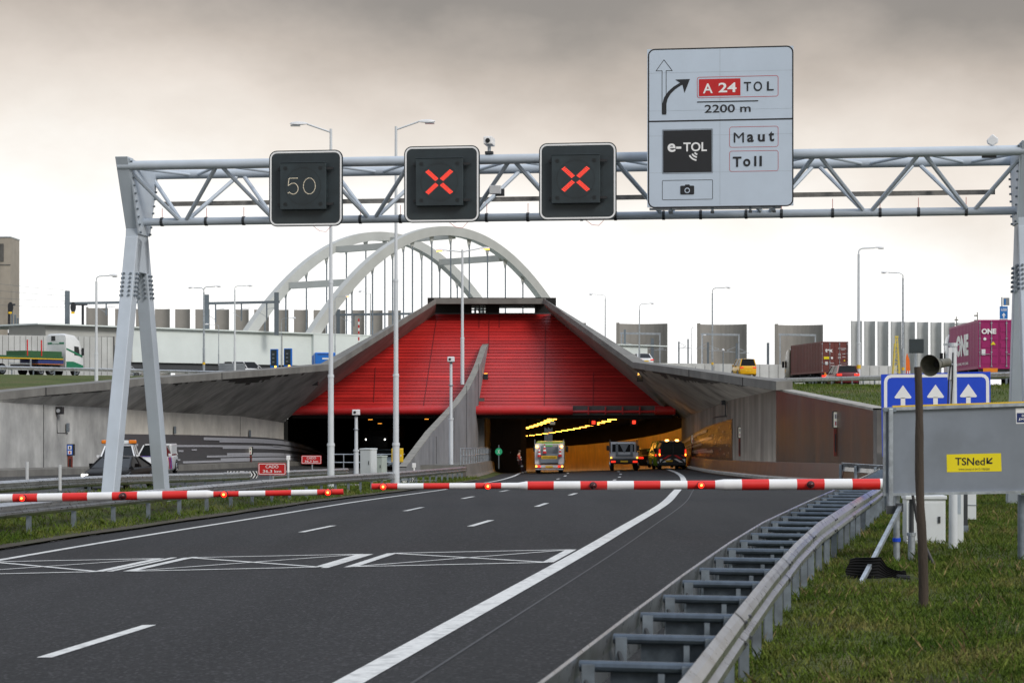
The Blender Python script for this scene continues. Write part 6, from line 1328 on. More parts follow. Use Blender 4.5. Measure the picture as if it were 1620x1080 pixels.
mb = MB(); mb.poly([(1.252, -.05, .75), (1.252, 2.2, .75), (1.252, 2.2, 1.0), (1.252, .9, 1.35), (1.252, -.05, 1.35)], 'cab_green'); mb.poly([(1.252, -.05, 2.45), (1.252, 2.1, 1.75), (1.252, 2.1, 1.95), (1.252, -.05, 2.62)], 'cab_green'); mb.box(-1.05, 1.0, -.125, -.105, 2.98, 3.15, 'cab_green'); mb.box(-.5, .4, -.13, -.125, 3.03, 3.11, 'white_gloss'); mb.build('green_stripe', o)
mirrors(o, 1.27, 2.0, 2.3, 'black_plastic', (.2, .12, .7))
mb = MB(); mb.box(-.5, .5, -5.5, .5, .75, 1.0, 'dark_metal'); mb.rbox(-1.15, 1.15, -3.6, -.3, 1.05, 1.5, 'truck_blue', .04); mb.box(-1.16, 1.16, -3.6, -.3, 1.04, 1.08, 'marker_orange'); mb.build('chassis', o)
for y in (1.3, -2.0, -3.35):
    for s in (-1, 1): wheel(o, s * 1.24, y, .5, .35, s, 'chrome')
mb = MB(); mb.box(-1.25, 1.25, -14.0, -.5, 1.55, 1.78, 'trailer_green'); mb.box(-1.255, 1.255, -14.05, -.45, 1.5, 1.58, 'sticker_yellow' if False else 'plate_yellow'); mb.box(-1.2, 1.2, -5.3, -.6, 1.78, 2.25, 'trailer_green'); mb.build('trailer_bed', o)
for y in (-5.1, -3.3): mb = MB(); mb.box(1.16, 1.24, y, y + .1, 1.78, 3.25, 'red_paint'); mb.build('stake', o)
for y in (-8.2, -9.6, -11.0):
    for s in (-1, 1): wheel(o, s * 1.24, y, .52, .35, s, 'dull_steel')
mb = MB(); mb.box(1.15, 1.22, -7.4, -4.6, 1.0, 1.1, 'galvanised'); mb.box(1.15, 1.22, -7.4, -4.6, .62, .72, 'galvanised'); mb.box(1.14, 1.23, -4.7, -4.55, .6, 1.5, 'galvanised'); mb.build('side_guard', o)
for s in (-1, 1): mb = MB(); mb.box(s * .9 - .12, s * .9 + .12, -3.75, -3.7, .55, .8, 'lamp_red'); mb.build('tail_light', o)
car('silver_car', 'silver car with lit red rear lamps driving behind the left gantry legs on the bank', 'car', (X(186, 196), 197, 5.2), 33, paint('car_silver', (.42, .44, .46)), 4.6, 1.82, 1.55, lit_rear=True)
car('white_van', 'white van just visible over the left parapet beside the grey road sign', 'van', (X(388, 212), 212, 5.2), 45, whitep, 4.8, 1.9, 1.9, belt=1.2, hood=1.1, trunk=1.25, base=(-2.3, 1.5), roof=(-2.2, .7))
o = thing('blue_truck', 'bright blue box truck showing above the left end of the parapet slope', 'truck', (X(513, 206), 206, 5.1), R(8)); M('bright_blue', (.012, .16, .60), .4, var=.1)
mb = MB(); mb.rbox(-1.05, 1.05, -2.2, 1.6, .9, 2.75, 'bright_blue', .1); mb.build('box_body', o); mb = MB(); mb.rbox(-1.15, 1.15, 1.7, 3.3, .6, 2.6, 'bright_blue', .15); mb.box(-.95, .95, 3.28, 3.33, 1.5, 2.3, 'glass_dark'); mb.build('cab', o)
mb = MB(); mb.box(-.3, .55, -2.215, -2.2, 2.05, 2.2, 'white_gloss'); mb.box(-.1, .75, -2.215, -2.2, 1.62, 1.7, 'white_gloss'); mb.box(-.8, .8, -2.212, -2.2, 2.5, 2.6, 'truck_blue'); mb.build('rear_marking', o)
for s in (-1, 1): wheel(o, s * 1.2, -1.2, .48, .3, s); wheel(o, s * 1.2, 2.5, .48, .3, s)
# ================================================================== arch bridge behind
M('bridge_paint', (.46, .47, .45), .55, var=.08, scale=.5, dirt=.2, dirtcol=(.34, .35, .33)); M('bridge_green', (.70, .76, .74), .55, var=.06, scale=.4, dirt=.2, dirtcol=(.34, .37, .36)); M('bridge_dark', (.06, .065, .07), .7)
BU = Vector((.669, .743, 0)); BW = Vector((-.743, .669, 0)); B0 = Vector((-23.4, 230, 0)); WB = 11.7
br = thing('arch_bridge', 'pale grey steel bridge with two tied arches rising behind the tunnel portal', 'bridge', (-23.4, 230, 6.8))
def bp(s, wv, z): p = B0 + BU * s + BW * wv; return Vector((p.x, p.y, z)) - br.location
ZD = 10.6; HS = 23.6; RISE = 13.9
def az(s): f = (s - HS) / HS; return ZD + RISE * (1 - abs(f) ** 2.05)
for wv in (0, WB):
    secs = []; n = 40
    for i in range(n + 1):
        s = -1.0 + (2 * HS + 2.0) * i / n; z = az(s); t = Vector((1, (az(s + .1) - az(s - .1)) / .2)).normalized(); nr = Vector((-t.y, t.x)); th = 1.05 - .12 * math.sin(math.pi * i / n)
        sec = [bp(s + nr.x * q, wv + ww, z - th * .5 + nr.y * q) for q, ww in ((th * .6, -.5), (th * .6, .5), (-th * .6, .5), (-th * .6, -.5))]; secs.append(sec)
    mb = MB(); mb.loft(secs, 'bridge_paint'); mb.build('arch', br)
    k = 0
    for i in range(1, 14):
        s = 2 * HS * i / 14; zt_ = az(s) - 1.05
        mb = MB(); mb.cyl(bp(s, wv, ZD - .2), bp(s, wv, zt_ - .6), .09, None, 7, 'dull_steel'); mb.add([bp(s - .45, wv, zt_ + .25), bp(s + .45, wv, zt_ + .25), bp(s + .1, wv, zt_ - 1.0), bp(s - .1, wv, zt_ - 1.0), bp(s - .45, wv + .1, zt_ + .25), bp(s + .45, wv + .1, zt_ + .25), bp(s + .1, wv + .1, zt_ - 1.0), bp(s - .1, wv + .1, zt_ - 1.0)], [(0, 1, 2, 3), (7, 6, 5, 4), (0, 3, 7, 4), (1, 5, 6, 2)], 'bridge_paint'); mb.build('hanger', br)
for s in (7.2, 15.0, 24.5, 33.5, 41):
    z = az(s) - .9; mb = MB(); mb.beam(bp(s, .45, z), bp(s, WB - .45, z), .9, .75, 'bridge_paint'); mb.build('cross_beam', br)
mb = MB(); mb.add([bp(-27, -.9, 7.0), bp(62, -.9, 7.0), bp(62, -.9, ZD), bp(-27, -.9, ZD), bp(-27, WB + .9, 7.0), bp(62, WB + .9, 7.0), bp(62, WB + .9, ZD), bp(-27, WB + .9, ZD)], [(0, 1, 2, 3), (7, 6, 5, 4), (0, 3, 7, 4), (1, 5, 6, 2), (0, 4, 5, 1), (3, 2, 6, 7)], 'bridge_green'); mb.build('deck_girder', br)
mb = MB(); mb.add([bp(-38, -1.3, ZD), bp(66, -1.3, ZD), bp(66, -1.3, ZD + .14), bp(-38, -1.3, ZD + .14), bp(-38, WB + 1.3, ZD), bp(66, WB + 1.3, ZD), bp(66, WB + 1.3, ZD + .14), bp(-38, WB + 1.3, ZD + .14)], [(0, 1, 2, 3), (7, 6, 5, 4), (0, 3, 7, 4), (1, 5, 6, 2), (0, 4, 5, 1), (3, 2, 6, 7)], 'bridge_green'); mb.build('top_flange', br)
mb = MB(); mb.add([bp(-27, -.6, 6.3), bp(62, -.6, 6.3), bp(62, -.6, 7.0), bp(-27, -.6, 7.0), bp(-27, WB, 6.3), bp(62, WB, 6.3), bp(62, WB, 7.0), bp(-27, WB, 7.0)], [(0, 1, 2, 3), (7, 6, 5, 4), (0, 3, 7, 4), (0, 4, 5, 1)], 'bridge_dark'); mb.build('underside', br)
mb = MB()
for s in (-26, -5, 3.5): mb.beam(bp(s, -.93, 7.0), bp(s, -.93, ZD), .12, .06, 'bridge_paint', up=(0, 1, 0))
mb.build('stiffener', br)
mb = MB(); mb.add([bp(-36.5, -.5, 8.7), bp(-27.1, -.5, 8.7), bp(-27.1, -.5, ZD), bp(-36.5, -.5, ZD), bp(-36.5, 6, 8.7), bp(-27.1, 6, 8.7), bp(-27.1, 6, ZD), bp(-36.5, 6, ZD)], [(0, 1, 2, 3), (0, 3, 7, 4), (7, 6, 5, 4)], 'bridge_paint'); mb.build('end_girder', br)
mb = MB(); c = bp(1.0, -1.0, 0); mb.add([bp(-.5, -1.25, 7.0), bp(9, -1.25, 7.0), bp(9, -1.25, ZD), bp(-.5, -1.25, ZD), bp(-.5, -.9, 7.0), bp(9, -.9, 7.0), bp(9, -.9, ZD), bp(-.5, -.9, ZD)], [(0, 1, 2, 3), (0, 3, 7, 4), (1, 5, 6, 2)], 'bridge_green'); mb.build('bearing_panel', br)
# concrete parapet wall of the rail line left of the bridge
aw = thing('concrete_wall', 'pale grey ribbed concrete wall behind the flatbed truck on the left bank', 'wall', (-70, 194, 4))
M('pale_rib', (.62, .63, .61), .8, var=.12, scale=.8, streak=.5, dirtcol=(.26, .26, .24))
mb = MB()
Yq = 194
for k in range(26):
    x0, x1 = X(-60 + 9.2 * k, Yq), X(-60 + 9.2 * (k + 1), Yq) - .05; zz = Z(528.5 + 4.5 * k / 26, Yq); mb.box(x0, x1, Yq, Yq + .5, 4, zz, 'pale_rib')
mb.box(X(-60, Yq), X(180, Yq), Yq + .1, Yq + .4, 4, Z(532, Yq), 'concrete_dark'); local(mb, aw).build('ribbed_panels', aw)
# wind screen slabs far behind, slightly bowed shells of concrete
M('screen_concrete', (.29, .275, .26), .9, var=.15, scale=.08, streak=.2, dirtcol=(.09, .085, .08), dirt=.3); M('screen_pale', (.26, .27, .275), .9, var=.18, scale=.1, streak=.3, dirtcol=(.13, .13, .13), dirt=.4, dirtcol2=None) if False else M('screen_pale', (.47, .485, .495), .9, var=.18, scale=.1, streak=.35, dirtcol=(.13, .13, .13), dirt=.4)
def screen(label, px0, px1, ptop, Y, m, grp, bow=2.0, pbot=612, edge=True):
    w_ = (px1 - px0) * Y / F; zt_ = Z(ptop, Y); zb_ = 4.0; o = thing('wind_screen', label, 'concrete screen', (X((px0 + px1) / 2, Y), Y, zb_), 0, grp); secs = []
    n = 12
    for i in range(n + 1):
        a = -1 + 2 * i / n; x = a * w_ / 2; y = bow * (1 - a * a); secs.append([Vector((x, y, 0)), Vector((x, y, zt_ - zb_)), Vector((x, y + .8, zt_ - zb_)), Vector((x, y + .8, 0))])
    mb = MB(); mb.loft(secs, m); mb.build('shell', o)
    if edge: mb = MB(); mb.box(-w_ / 2 - .02, -w_ / 2 + w_ * .06, -.5, .5, 0, zt_ - zb_ + .25, m); mb.build('edge_rib', o)
    return o
i = 0
for p0, p1 in ((137, 170), (182, 203), (215, 236), (245, 268), (277, 300), (309, 331), (340, 362), (371, 393), (402, 425), (434, 456), (465, 487), (496, 515), (527, 546), (556, 576), (585, 605), (614, 634)):
    screen('narrow dark grey concrete wind screen slab beyond the arch bridge', p0, p1, 488 + (0 if p0 > 140 else -1) + (p0 - 137) * .006, 560, 'screen_concrete', 'wind screen slabs beyond the arch bridge', 1.0, edge=p0 < 140); i += 1
for (p0, p1, q), lab in zip(((975, 1056, 511.5), (1103, 1181.5, 512.5), (1226, 1302, 513.5)), ('broad grey concrete wind screen nearest the red tunnel front', 'broad grey concrete wind screen above the yellow van, middle of three', 'broad grey concrete wind screen behind the bronze truck cab')): screen(lab, p0, p1, q, 650, 'screen_concrete', 'broad wind screens behind the right bank', 5.0)
for k in range(9): screen('tall pale narrow wind screen slab behind the dark red car and magenta container', 1347 + 21 * k, 1363.5 + 21 * k, 507.5 + .35 * k, 520, 'screen_pale', 'tall narrow wind screens behind the right bank', 1.5, edge=False)
screen('concrete wind screen stub beside the red front, peeking over the right slope', 922, 927, 510.5, 650, 'screen_concrete', 'broad wind screens behind the right bank', .5, edge=False)
tw = thing('concrete_tower', 'tall brownish concrete tower cut by the left picture edge', 'tower', (X(-14, 330), 330, 4)); hh = Z(376, 330) - 4
mb = MB(); mb.box(X(-40, 330) - tw.location.x, X(16.5, 330) - tw.location.x, 0, 6, 0, hh, M('tower_concrete', (.36, .32, .275), .9, var=.18, scale=.3, streak=.3, dirtcol=(.12, .10, .09))); mb.build('shaft', tw)
mb = MB(); mb.box(X(-41, 330) - tw.location.x, X(17, 330) - tw.location.x, -.1, 6.1, hh, hh + .2, 'galvanised'); mb.box(X(-10, 330) - tw.location.x, X(6, 330) - tw.location.x, -.05, 0, hh - 4.0, hh - 1.0, 'concrete_dark'); mb.box(X(-40, 330) - tw.location.x, X(16.6, 330) - tw.location.x, -.06, 0, hh - 4.6, hh - 4.4, 'concrete_dark'); mb.build('cap', tw)
# concrete parapet behind the right bank
pw = thing('concrete_wall', 'long pale concrete parapet below the broad wind screens', 'wall', (30, 240, 4.4)); mb = MB()
for k in range(30): a, b = 985 + 14.5 * k, 985 + 14.5 * (k + 1); mb.box(X(a, 240), X(b, 240) - .06, 240, 240.5, 4.0, Z(573.5 + (a - 985) * .012, 240), 'pale_rib')
mb.box(X(985, 240), X(1420, 240), 240.1, 240.4, 4, Z(580, 240), 'concrete_dark'); local(mb, pw).build('parapet_panels', pw)
# ================================================================== lamp posts
def lamp_post(label, px, pbase, ptop, Y, arms, r=.09, group=None, m='pole_paint', steps=(0, .3, 1), radii=None, curved=True, lit=False, head=.55, zbase=None, band=False):
    """arms: list of (tip column, tip row)"""
    b = P(px, pbase, Y)
    if zbase is not None: b.z = zbase
    o = thing('street_lamp', label, 'street lamp', b, 0, group); H = Z(ptop, Y) - b.z; radii = radii or (r, r * .8, r * .55)
    mb = MB(); z = [H * s for s in steps]
    for i in range(len(steps) - 1): mb.cyl((0, 0, z[i]), (0, 0, z[i + 1]), radii[i], radii[i] * (.97 if i < len(steps) - 2 else .75), 12, m); 
    for i in range(1, len(steps) - 1): mb.cyl((0, 0, z[i] - .12), (0, 0, z[i]), radii[i - 1] * 1.12, radii[i - 1] * 1.02, 12, m)
    mb.build('shaft', o, smooth=True)
    if band: mb = MB(); mb.cyl((0, 0, H * .09), (0, 0, H * .12), radii[0] * 1.1, None, 10, 'plate_yellow'); mb.build('number_band', o)
    for tx, ty in arms:
        t = P(tx, ty, Y) - b; dx = t.x; sg = 1 if dx > 0 else -1; hl_ = min(head, abs(dx) * .6); mb = MB(); j = Vector((dx - sg * hl_, 0, t.z))
        if curved: mb.tube([(0, 0, H - .05), (0, 0, H + (t.z - H) * .5), (sg * abs(dx) * .05, 0, H + (t.z - H) * .75), (sg * abs(dx) * .15, 0, t.z - abs(t.z - H) * .08), j], radii[-1] * .62, 8, m)
        else: mb.tube([(0, 0, H - .15), j], radii[-1] * .5, 8, m)
        mb.build('lamp_arm', o, smooth=True)
        mb = MB(); h = hl_; sec = []
        for f, wd, ht in ((0, .05, .04), (.25, .1, .075), (.6, .13, .09), (.9, .11, .06), (1, .05, .02)): sec.append([Vector((j.x + sg * h * f, a * wd, j.z + .02 + b_ * ht)) for a, b_ in ((-1, -.5), (-.8, .6), (0, 1), (.8, .6), (1, -.5), (0, -.7))])
        mb.loft(sec, 'white_paint'); hd_ = mb.build('lamp_head', o, smooth=True)
        mb = MB(); mb.box(min(j.x + sg * h * .4, j.x + sg * h * .95), max(j.x + sg * h * .4, j.x + sg * h * .95), -.1, .1, j.z - .09, j.z - .045, 'lamp_amber' if lit else 'head_glass'); mb.build('lamp_glass', hd_)
    return o
zm = lambda px, Y: zmed(X(px, Y), Y)
lamp_post('tall white lamp post, single arm to the left, beside the smaller red kilometre sign', 523.5, 753, 204, 86, [(458.5, 196.5)], group='tall white lamp posts between the carriageways', steps=(0, .13, .32, .58, 1), radii=(.155, .125, .10, .075), curved=False, head=.75, zbase=zm(524, 86) - .05)
lamp_post('tall white lamp post with one arm to the right, beside the pale cabinets', 626.5, 753, 200, 88, [(688.5, 193)], group='tall white lamp posts between the carriageways', steps=(0, .13, .32, .58, 1), radii=(.155, .125, .10, .075), curved=False, head=.75, zbase=zm(627, 88) - .05)
lamp_post('white lamp post with two lit arms standing on the concrete fin', 731.5, 608, 395, 138, [(690, 396), (775, 393)], steps=(0, .35, 1), radii=(.13, .10, .075), curved=False, lit=True, head=.7)
LG = 'street lamps along the upper roads'
lamp_post('slim street lamp on the grass bank left of the gantry legs, arm to the right', 152.5, 606, 445, 110, [(186, 436)], .10, LG, head=.45)
lamp_post('street lamp with two arms above the left bank', 322.5, 588, 462, 205, [(297.5, 455), (349.5, 453)], .13, LG, 'galvanised', head=.6, band=True)
lamp_post('pale single armed street lamp beside the grey sign back on the left bank', 371.5, 588, 458, 205, [(400, 452)], .12, LG, head=.7)
lamp_post('small street lamp in front of the bridge girder with its arm to the left', 346, 578, 520, 206, [(324, 513)], .06, LG, 'galvanised', head=.4)
lamp_post('small street lamp in front of the bridge girder between the two blue framed panels', 445, 580, 510, 206, [(468, 503)], .06, LG, 'galvanised', head=.4)
lamp_post('lit street lamp seen between the arches right of the tall white lamp post', 530, 575, 476, 225, [(553, 468.5)], .07, LG, 'galvanised', lit=True, head=.5)
lamp_post('thin street lamp on the bridge with its arm to the left, near the striped rod', 586, 560, 464, 240, [(567, 461)], .07, LG, 'galvanised', curved=False, head=.5)
lamp_post('street lamp behind the right slope of the portal with its arm to the left', 957.5, 560, 472, 215, [(932, 465.5)], .08, LG, 'galvanised', head=.5)
lamp_post('street lamp above the right parapet, arm to the right, before the first broad wind screen', 1011.5, 578, 490, 212, [(1035, 480)], .09, LG, 'galvanised', head=.5)
lamp_post('street lamp with yellow band before the second broad wind screen', 1127, 588, 464, 190, [(1156, 455)], .10, LG, 'galvanised', head=.55, band=True)
lamp_post('tallest street lamp on the right bank, between the red container and the narrow screens', 1358.5, 601, 402, 150, [(1398.5, 392)], .15, LG, 'pole_paint', head=.7, band=True)
lamp_post('street lamp with arm to the left before the pale narrow screens', 1428.5, 600, 440, 165, [(1394, 431)], .11, LG, 'galvanised', head=.6, band=True)
lamp_post('thin street lamp with short arm low beside the first broad wind screen', 1094, 580, 520, 260, [(1097, 518)], .05, LG, 'galvanised', head=.2)
lamp_post('small lamp post in front of the second broad screen with its arm to the right', 1110, 575, 533, 258, [(1117, 530)], .06, LG, 'pole_paint', head=.35)
o = thing('globe_lamp', 'small globe lamp on a dark post before the second broad wind screen', 'street lamp', P(1144, 588, 235)); hh = Z(555, 235) - o.location.z; mb = MB(); mb.cyl((0, 0, 0), (0, 0, hh), .06, None, 8, 'dull_steel'); mb.build('shaft', o); mb = MB(); mb.sphere((0, 0, hh + .1), .17, 'white_paint'); mb.build('globe', o, smooth=True)
# camera poles near the fin
def cam_pole(label, px, pb, pt, Y, r, zbase, hx_=.22):
    o = thing('camera_pole', label, 'camera pole', (X(px, Y), Y, zbase)); H = Z(pt, Y) - zbase; mb = MB(); mb.cyl((0, 0, 0), (0, 0, H * .45), r, r * .95, 12, 'pole_paint'); mb.cyl((0, 0, H * .45), (0, 0, H), r * .7, r * .6, 12, 'pole_paint'); mb.cyl((0, 0, H * .45 - .1), (0, 0, H * .45), r * 1.2, None, 12, 'pole_paint'); mb.cyl((0, 0, H * .76), (0, 0, H * .77), r * 1.1, None, 12, 'galvanised'); mb.build('shaft', o, smooth=True)
    mb = MB(); mb.rbox(-hx_, hx_, -.28, .2, H - .05, H + .27, 'white_paint', .04); mb.cyl((-hx_ * .3, -.3, H + .11), (-hx_ * .3, -.28, H + .11), .08, None, 12, 'glass_dark'); mb.cyl((0, 0, H - .15), (0, 0, H), .1, None, 10, 'dull_steel'); mb.build('camera_head', o); return o
cam_pole('slim white camera pole standing in front of the concrete fin', 713.5, 740, 571, 124, .14, zroad(fmed(124), 124) + .9)
cam_pole('short white camera pole in front of the left tunnel opening', 563.5, 738, 655, 116, .15, zmed(X(563, 116), 116))
# ================================================================== street furniture on the median
cabinet('tall pale grey cabinet between the two tall lamp posts', 568.5, 587.5, 709, 756, 90, 'cabinet_white', .6, tilt=-24)
cabinet('lower greenish grey cabinet right of the tall pale one', 589, 605, 720.5, 755, 92, 'cabinet_green', .55, tilt=-22)
o = thing('call_box', 'yellow emergency box fixed behind the right tall white lamp post', 'box', P(628, 731, 88.6)); mb = MB(); mb.rbox(-.25, .27, 0, .35, 0, .62, 'yellow_paint', .03); mb.build('housing', o); mb = MB(); mb.box(.12, .24, -.012, 0, .05, .58, 'yellow_paint'); mb.box(.16, .19, -.03, -.012, .25, .35, 'white_gloss'); mb.build('door', o)
mb = MB(); mb.box(-.02, .1, -.36, -.345, .56, .74, 'plate_yellow'); mb.build('number_plate', o)
def km_sign(label, px0, px1, py0, py1, pg, Y, tilt=-6):
    o = thing('kilometre_sign', label, 'road sign', P((px0 + px1) / 2, pg, Y), R(tilt)); w_ = (px1 - px0) * Y / F; zb_, zt_ = Z(py1, Y) - o.location.z, Z(py0, Y) - o.location.z; zc = (zb_ + zt_) / 2; h_ = zt_ - zb_
    mb = MB(); mb.prism([(a, b + zc) for a, b in rrect(w_, h_, .05)], -.02, .01, 'sign_red', 'y'); pn_ = mb.build('panel', o)
    mb = MB(); ring(mb, w_ - .05, h_ - .05, .04, .022, -.023, 'white_gloss', 0, zc); mb.text('CADO', 0, zc + h_ * .2, 'white_gloss', w_ * .46, h_ * .26, -.025, .01); mb.text('36,3 km', 0, zc - h_ * .2, 'white_gloss', w_ * .66, h_ * .27, -.025, .01); mb.build('lettering', pn_)
    mb = MB(); mb.cyl((.03, .04, -.2), (.03, .04, zt_ - .05), .035, None, 8, 'galvanised'); mb.build('post', o)
km_sign('red kilometre sign reading CADO 36,3 km, the larger and nearer of two', 408, 453, 732, 751, 770, 74); km_sign('red kilometre sign reading CADO 36,3 km, the smaller one farther back', 476.5, 509, 720, 733.5, 753, 98)
def delineator(label, px, p0, p1, Y, r=.06, head=0, grp=None):
    o = thing('delineator_post', label, 'marker post', P(px, p1, Y), 0, grp); h = Z(p0, Y) - o.location.z; mb = MB(); mb.tube([(0, 0, -.3), (0, 0, h * .35)], r * .9, 10, 'galvanised'); mb.tube([(0, 0, h * .35), (0, 0, h)], r, 10, 'white_gloss'); mb.build('shaft', o)
    if head: mb = MB(); mb.rbox(-head, head, -.05, .05, h - .02, h + head * 2.2, 'white_gloss', .02); mb.build('reflector_head', o)
    return o
delineator('white delineator post at the left picture edge, left of two', 43, 730, 795, 58, .045); delineator('white delineator post nearer the gantry leg, right of two', 95, 735, 797, 58, .045)
delineator('white marker post beside the larger red kilometre sign', 456, 727, 757, 82, .05, .08); delineator('small white marker post with square head by the guard rail below the fin', 655, 739, 754, 104, .05, .1)
# wall fittings
M('lit_sign', (.7, .7, .6), .4, emis=(.95, .9, .7), es=.12); M('blue_lit', (.01, .12, .6), .4)
def call_sign(label, px0, px1, py0, py1, pyg, Y, grp, blue=False):
    o = thing('fire_post', label, 'sign', (X((px0 + px1) / 2, Y), Y - .25, Z(py1, Y)), 0, grp); w_ = (px1 - px0) * Y / F; h_ = (py1 - py0) * Y / F
    mb = MB(); mb.rbox(-w_ / 2, w_ / 2, -.05, .2, 0, h_, 'black_plastic', .015); bx_ = mb.build('sign_box', o)
    mb = MB(); a = w_ * .32; mb.box(-a, a, -.065, -.05, h_ * .06, h_ * .94, 'blue_lit' if blue else 'lit_sign')
    for z in (.28, .7): mb.box(-a * .7, a * .7, -.07, -.066, h_ * (z - .16), h_ * (z + .16), 'white_gloss'); mb.box(-a * .25, a * .25, -.075, -.07, h_ * (z - .12), h_ * (z + .1), 'sign_red' if z < .5 else 'sign_black')
    mb.build('pictogram', bx_)
    mb = MB(); hb = (pyg - py1) * Y / F; ww = w_ * .27; mb.box(-ww, ww, 0, .12, -hb, -.02, 'post_red'); mb.box(-ww * .35, ww * .35, -.02, 0, -hb * .85, -hb * .2, 'sign_black'); mb.build('red_post', o)
M('post_red', (.17, .03, .02), .5, var=.3)
FG = 'emergency post signs on the retaining walls'
call_sign('blue and red emergency post on the left wall, left of the dark saloon', 106, 119, 702, 720, 746, yq(112) - .3, None, True)
call_sign('narrow lit emergency post on the striped tiles of the left wall', 393.5, 400.5, 706, 719, 742, yq(397) - .4, FG)
call_sign('large lit emergency post on the brown right wall', 1315.5, 1325, 650, 677, 721, yr(1320) - .3, None); call_sign('smaller lit emergency post on the pale panel of the right wall', 1166.5, 1172.5, 674.5, 692.5, 721, yr(1169) - .5, None); call_sign('small lit emergency post on the brown tiles right of the black van', 1092.5, 1097.5, 687, 701, 725, yr(1095) - .6, None)
o = thing('flood_light', 'dark flood light high on the left wall near the picture edge', 'flood light', (xwall(yq(90)) + .1, yq(90), Z(655, yq(90)))); mb = MB(); mb.rbox(-.2, .25, -.2, .1, 0, .38, 'black_plastic', .03); mb.cyl((0.02, -.2, .18), (.02, -.27, .18), .1, None, 10, 'head_glass'); mb.build('housing', o); mb = MB(); mb.tube([(-.1, 0, 0), (-.1, 0, -.5), (-.08, 0, -.95), (.5, -.2, -.97)], .025, 6, 'dark_metal'); mb.build('conduit', o)
for px_, py0, py1, lab in ((104, 669, 683, 'grey conduit box on the left wall below the flood light'), (274, 674, 686, 'grey conduit box on the pale band of the left wall, above the tiles'), (393, 680, 691, 'slim grey conduit box on the left wall nearer the opening')):
    y = yq(px_); o = thing('conduit_box', lab, 'box', (xwall(y) + .05, y, Z(py1, y)), 0); h_ = (py1 - py0) * y / F; mb = MB(); mb.rbox(0, .12, -.13, .13, 0, h_, 'dull_steel', .01); mb.build('housing', o); mb = MB(); mb.box(.12, .13, -.1, .1, .05, h_ - .05, 'galvanised'); mb.build('lid', o)
def spot(label, px, py, Y, dx):
    o = thing('wall_lamp', label, 'lamp', P(px, py, Y)); mb = MB(); mb.rbox(-.22, .22, -.35, .1, -.25, .25, 'black_plastic', .03); mb.build('housing', o); mb = MB(); mb.box(-.15, .15, -.3, .0, .25, .27, 'lamp_amber'); mb.build('lamp_glass', o)
    l = bpy.data.lights.new('spot_light', 'POINT'); l.energy = 28; l.color = (1, .6, .25); l.shadow_soft_size = .1; lo = bpy.data.objects.new('spot_light', l); lo.location = P(px + dx, py - 8, Y - .5); COL.objects.link(lo)
spot('black box lamp under the left slope of the hood', 499, 604, 143, 2); spot('black box lamp under the right slope of the hood', 1012, 598, 143.5, -2)
o = thing('wall_lamp', 'black box lamp high on the concrete fin', 'lamp', finp(764, 597) + Vector((.05, -.05, 0))); mb = MB(); mb.rbox(0, .35, -.2, .2, -.3, .3, 'black_plastic', .03); mb.build('housing', o); mb = MB(); mb.box(.04, .3, -.15, .15, .3, .32, 'lamp_amber'); mb.build('lamp_glass', o)
o = thing('pipe_bracket', 'black pipe bent at right angles on the pale upper part of the right wall', 'pipe', (xwr(yr(1150)) - .1, yr(1150), Z(643, yr(1150)))); y0 = yr(1150)
mb = MB(); mb.tube([(.0, 0, .3), (0, 0, -.55), (-.0, yr(1128) - y0, -.75 + .02), (0, yr(1128) - y0, -1.15)], .04, 6, 'dark_metal'); mb.build('pipe_run', o); mb = MB(); mb.rbox(-.25, 0, -.2, .2, .1, .4, 'dark_metal', .02); mb.build('bracket', o)
o = thing('exit_sign', 'round green escape sign behind the railing at the right opening', 'sign', P(789, 735, 150)); mb = MB(); mb.add([(.27 * math.cos(R(20 * i)), 0, 1.0 + .27 * math.sin(R(20 * i))) for i in range(18)], [tuple(range(18))], M('exit_green', (.02, .35, .16), .4, emis=(.02, .3, .14), es=.12)); mb.text('X', 0, 1.0, 'white_gloss', .16, .26, -.01, .02); mb.build('disc', o); mb = MB(); mb.cyl((0, .05, -.3), (0, .05, 1.5), .04, None, 8, 'dull_steel'); mb.build('post', o)
for p, q, Y in ((939, 668, 156), (1003, 667.5, 156)):
    o = thing('tunnel_signal', 'small lit red signal hanging from the tunnel ceiling', 'traffic signal', P(p, q, Y), 0, 'red tunnel signals'); mb = MB(); mb.box(-.3, .3, .01, .15, -.28, .3, 'black_plastic'); mb.box(-.04, .04, .05, .1, .3, .8, 'dark_metal'); mb.build('housing', o); mb = MB(); mb.box(-.13, .13, -.02, .01, -.13, .13, 'led_red'); mb.build('red_lamp', o)
o = thing('tunnel_camera', 'small pale box camera hanging inside the right opening above the poles', 'camera', P(874, 669, 157)); mb = MB(); mb.rbox(-.2, .2, -.2, .2, -.12, .12, 'lit_sign', .02); mb.build('housing', o); mb = MB(); mb.box(-.03, .03, -.03, .03, .12, .6, 'dark_metal'); mb.build('bracket', o)  # housing carries the signs' faint glow, though it is no lamp
o = thing('service_door', 'dark brown service door in the dividing wall beside the railing', 'door', (X(809, 160), 159.85, zroad(0, 160))); mb = MB(); mb.box(-.75, .75, -.1, .1, 0, 4.1, M('door_brown', (.035, .026, .02), .7)); mb.build('leaf', o); mb = MB(); mb.box(-.1, -.04, -.13, -.1, 1.6, 1.7, 'white_paint'); mb.build('handle', o)
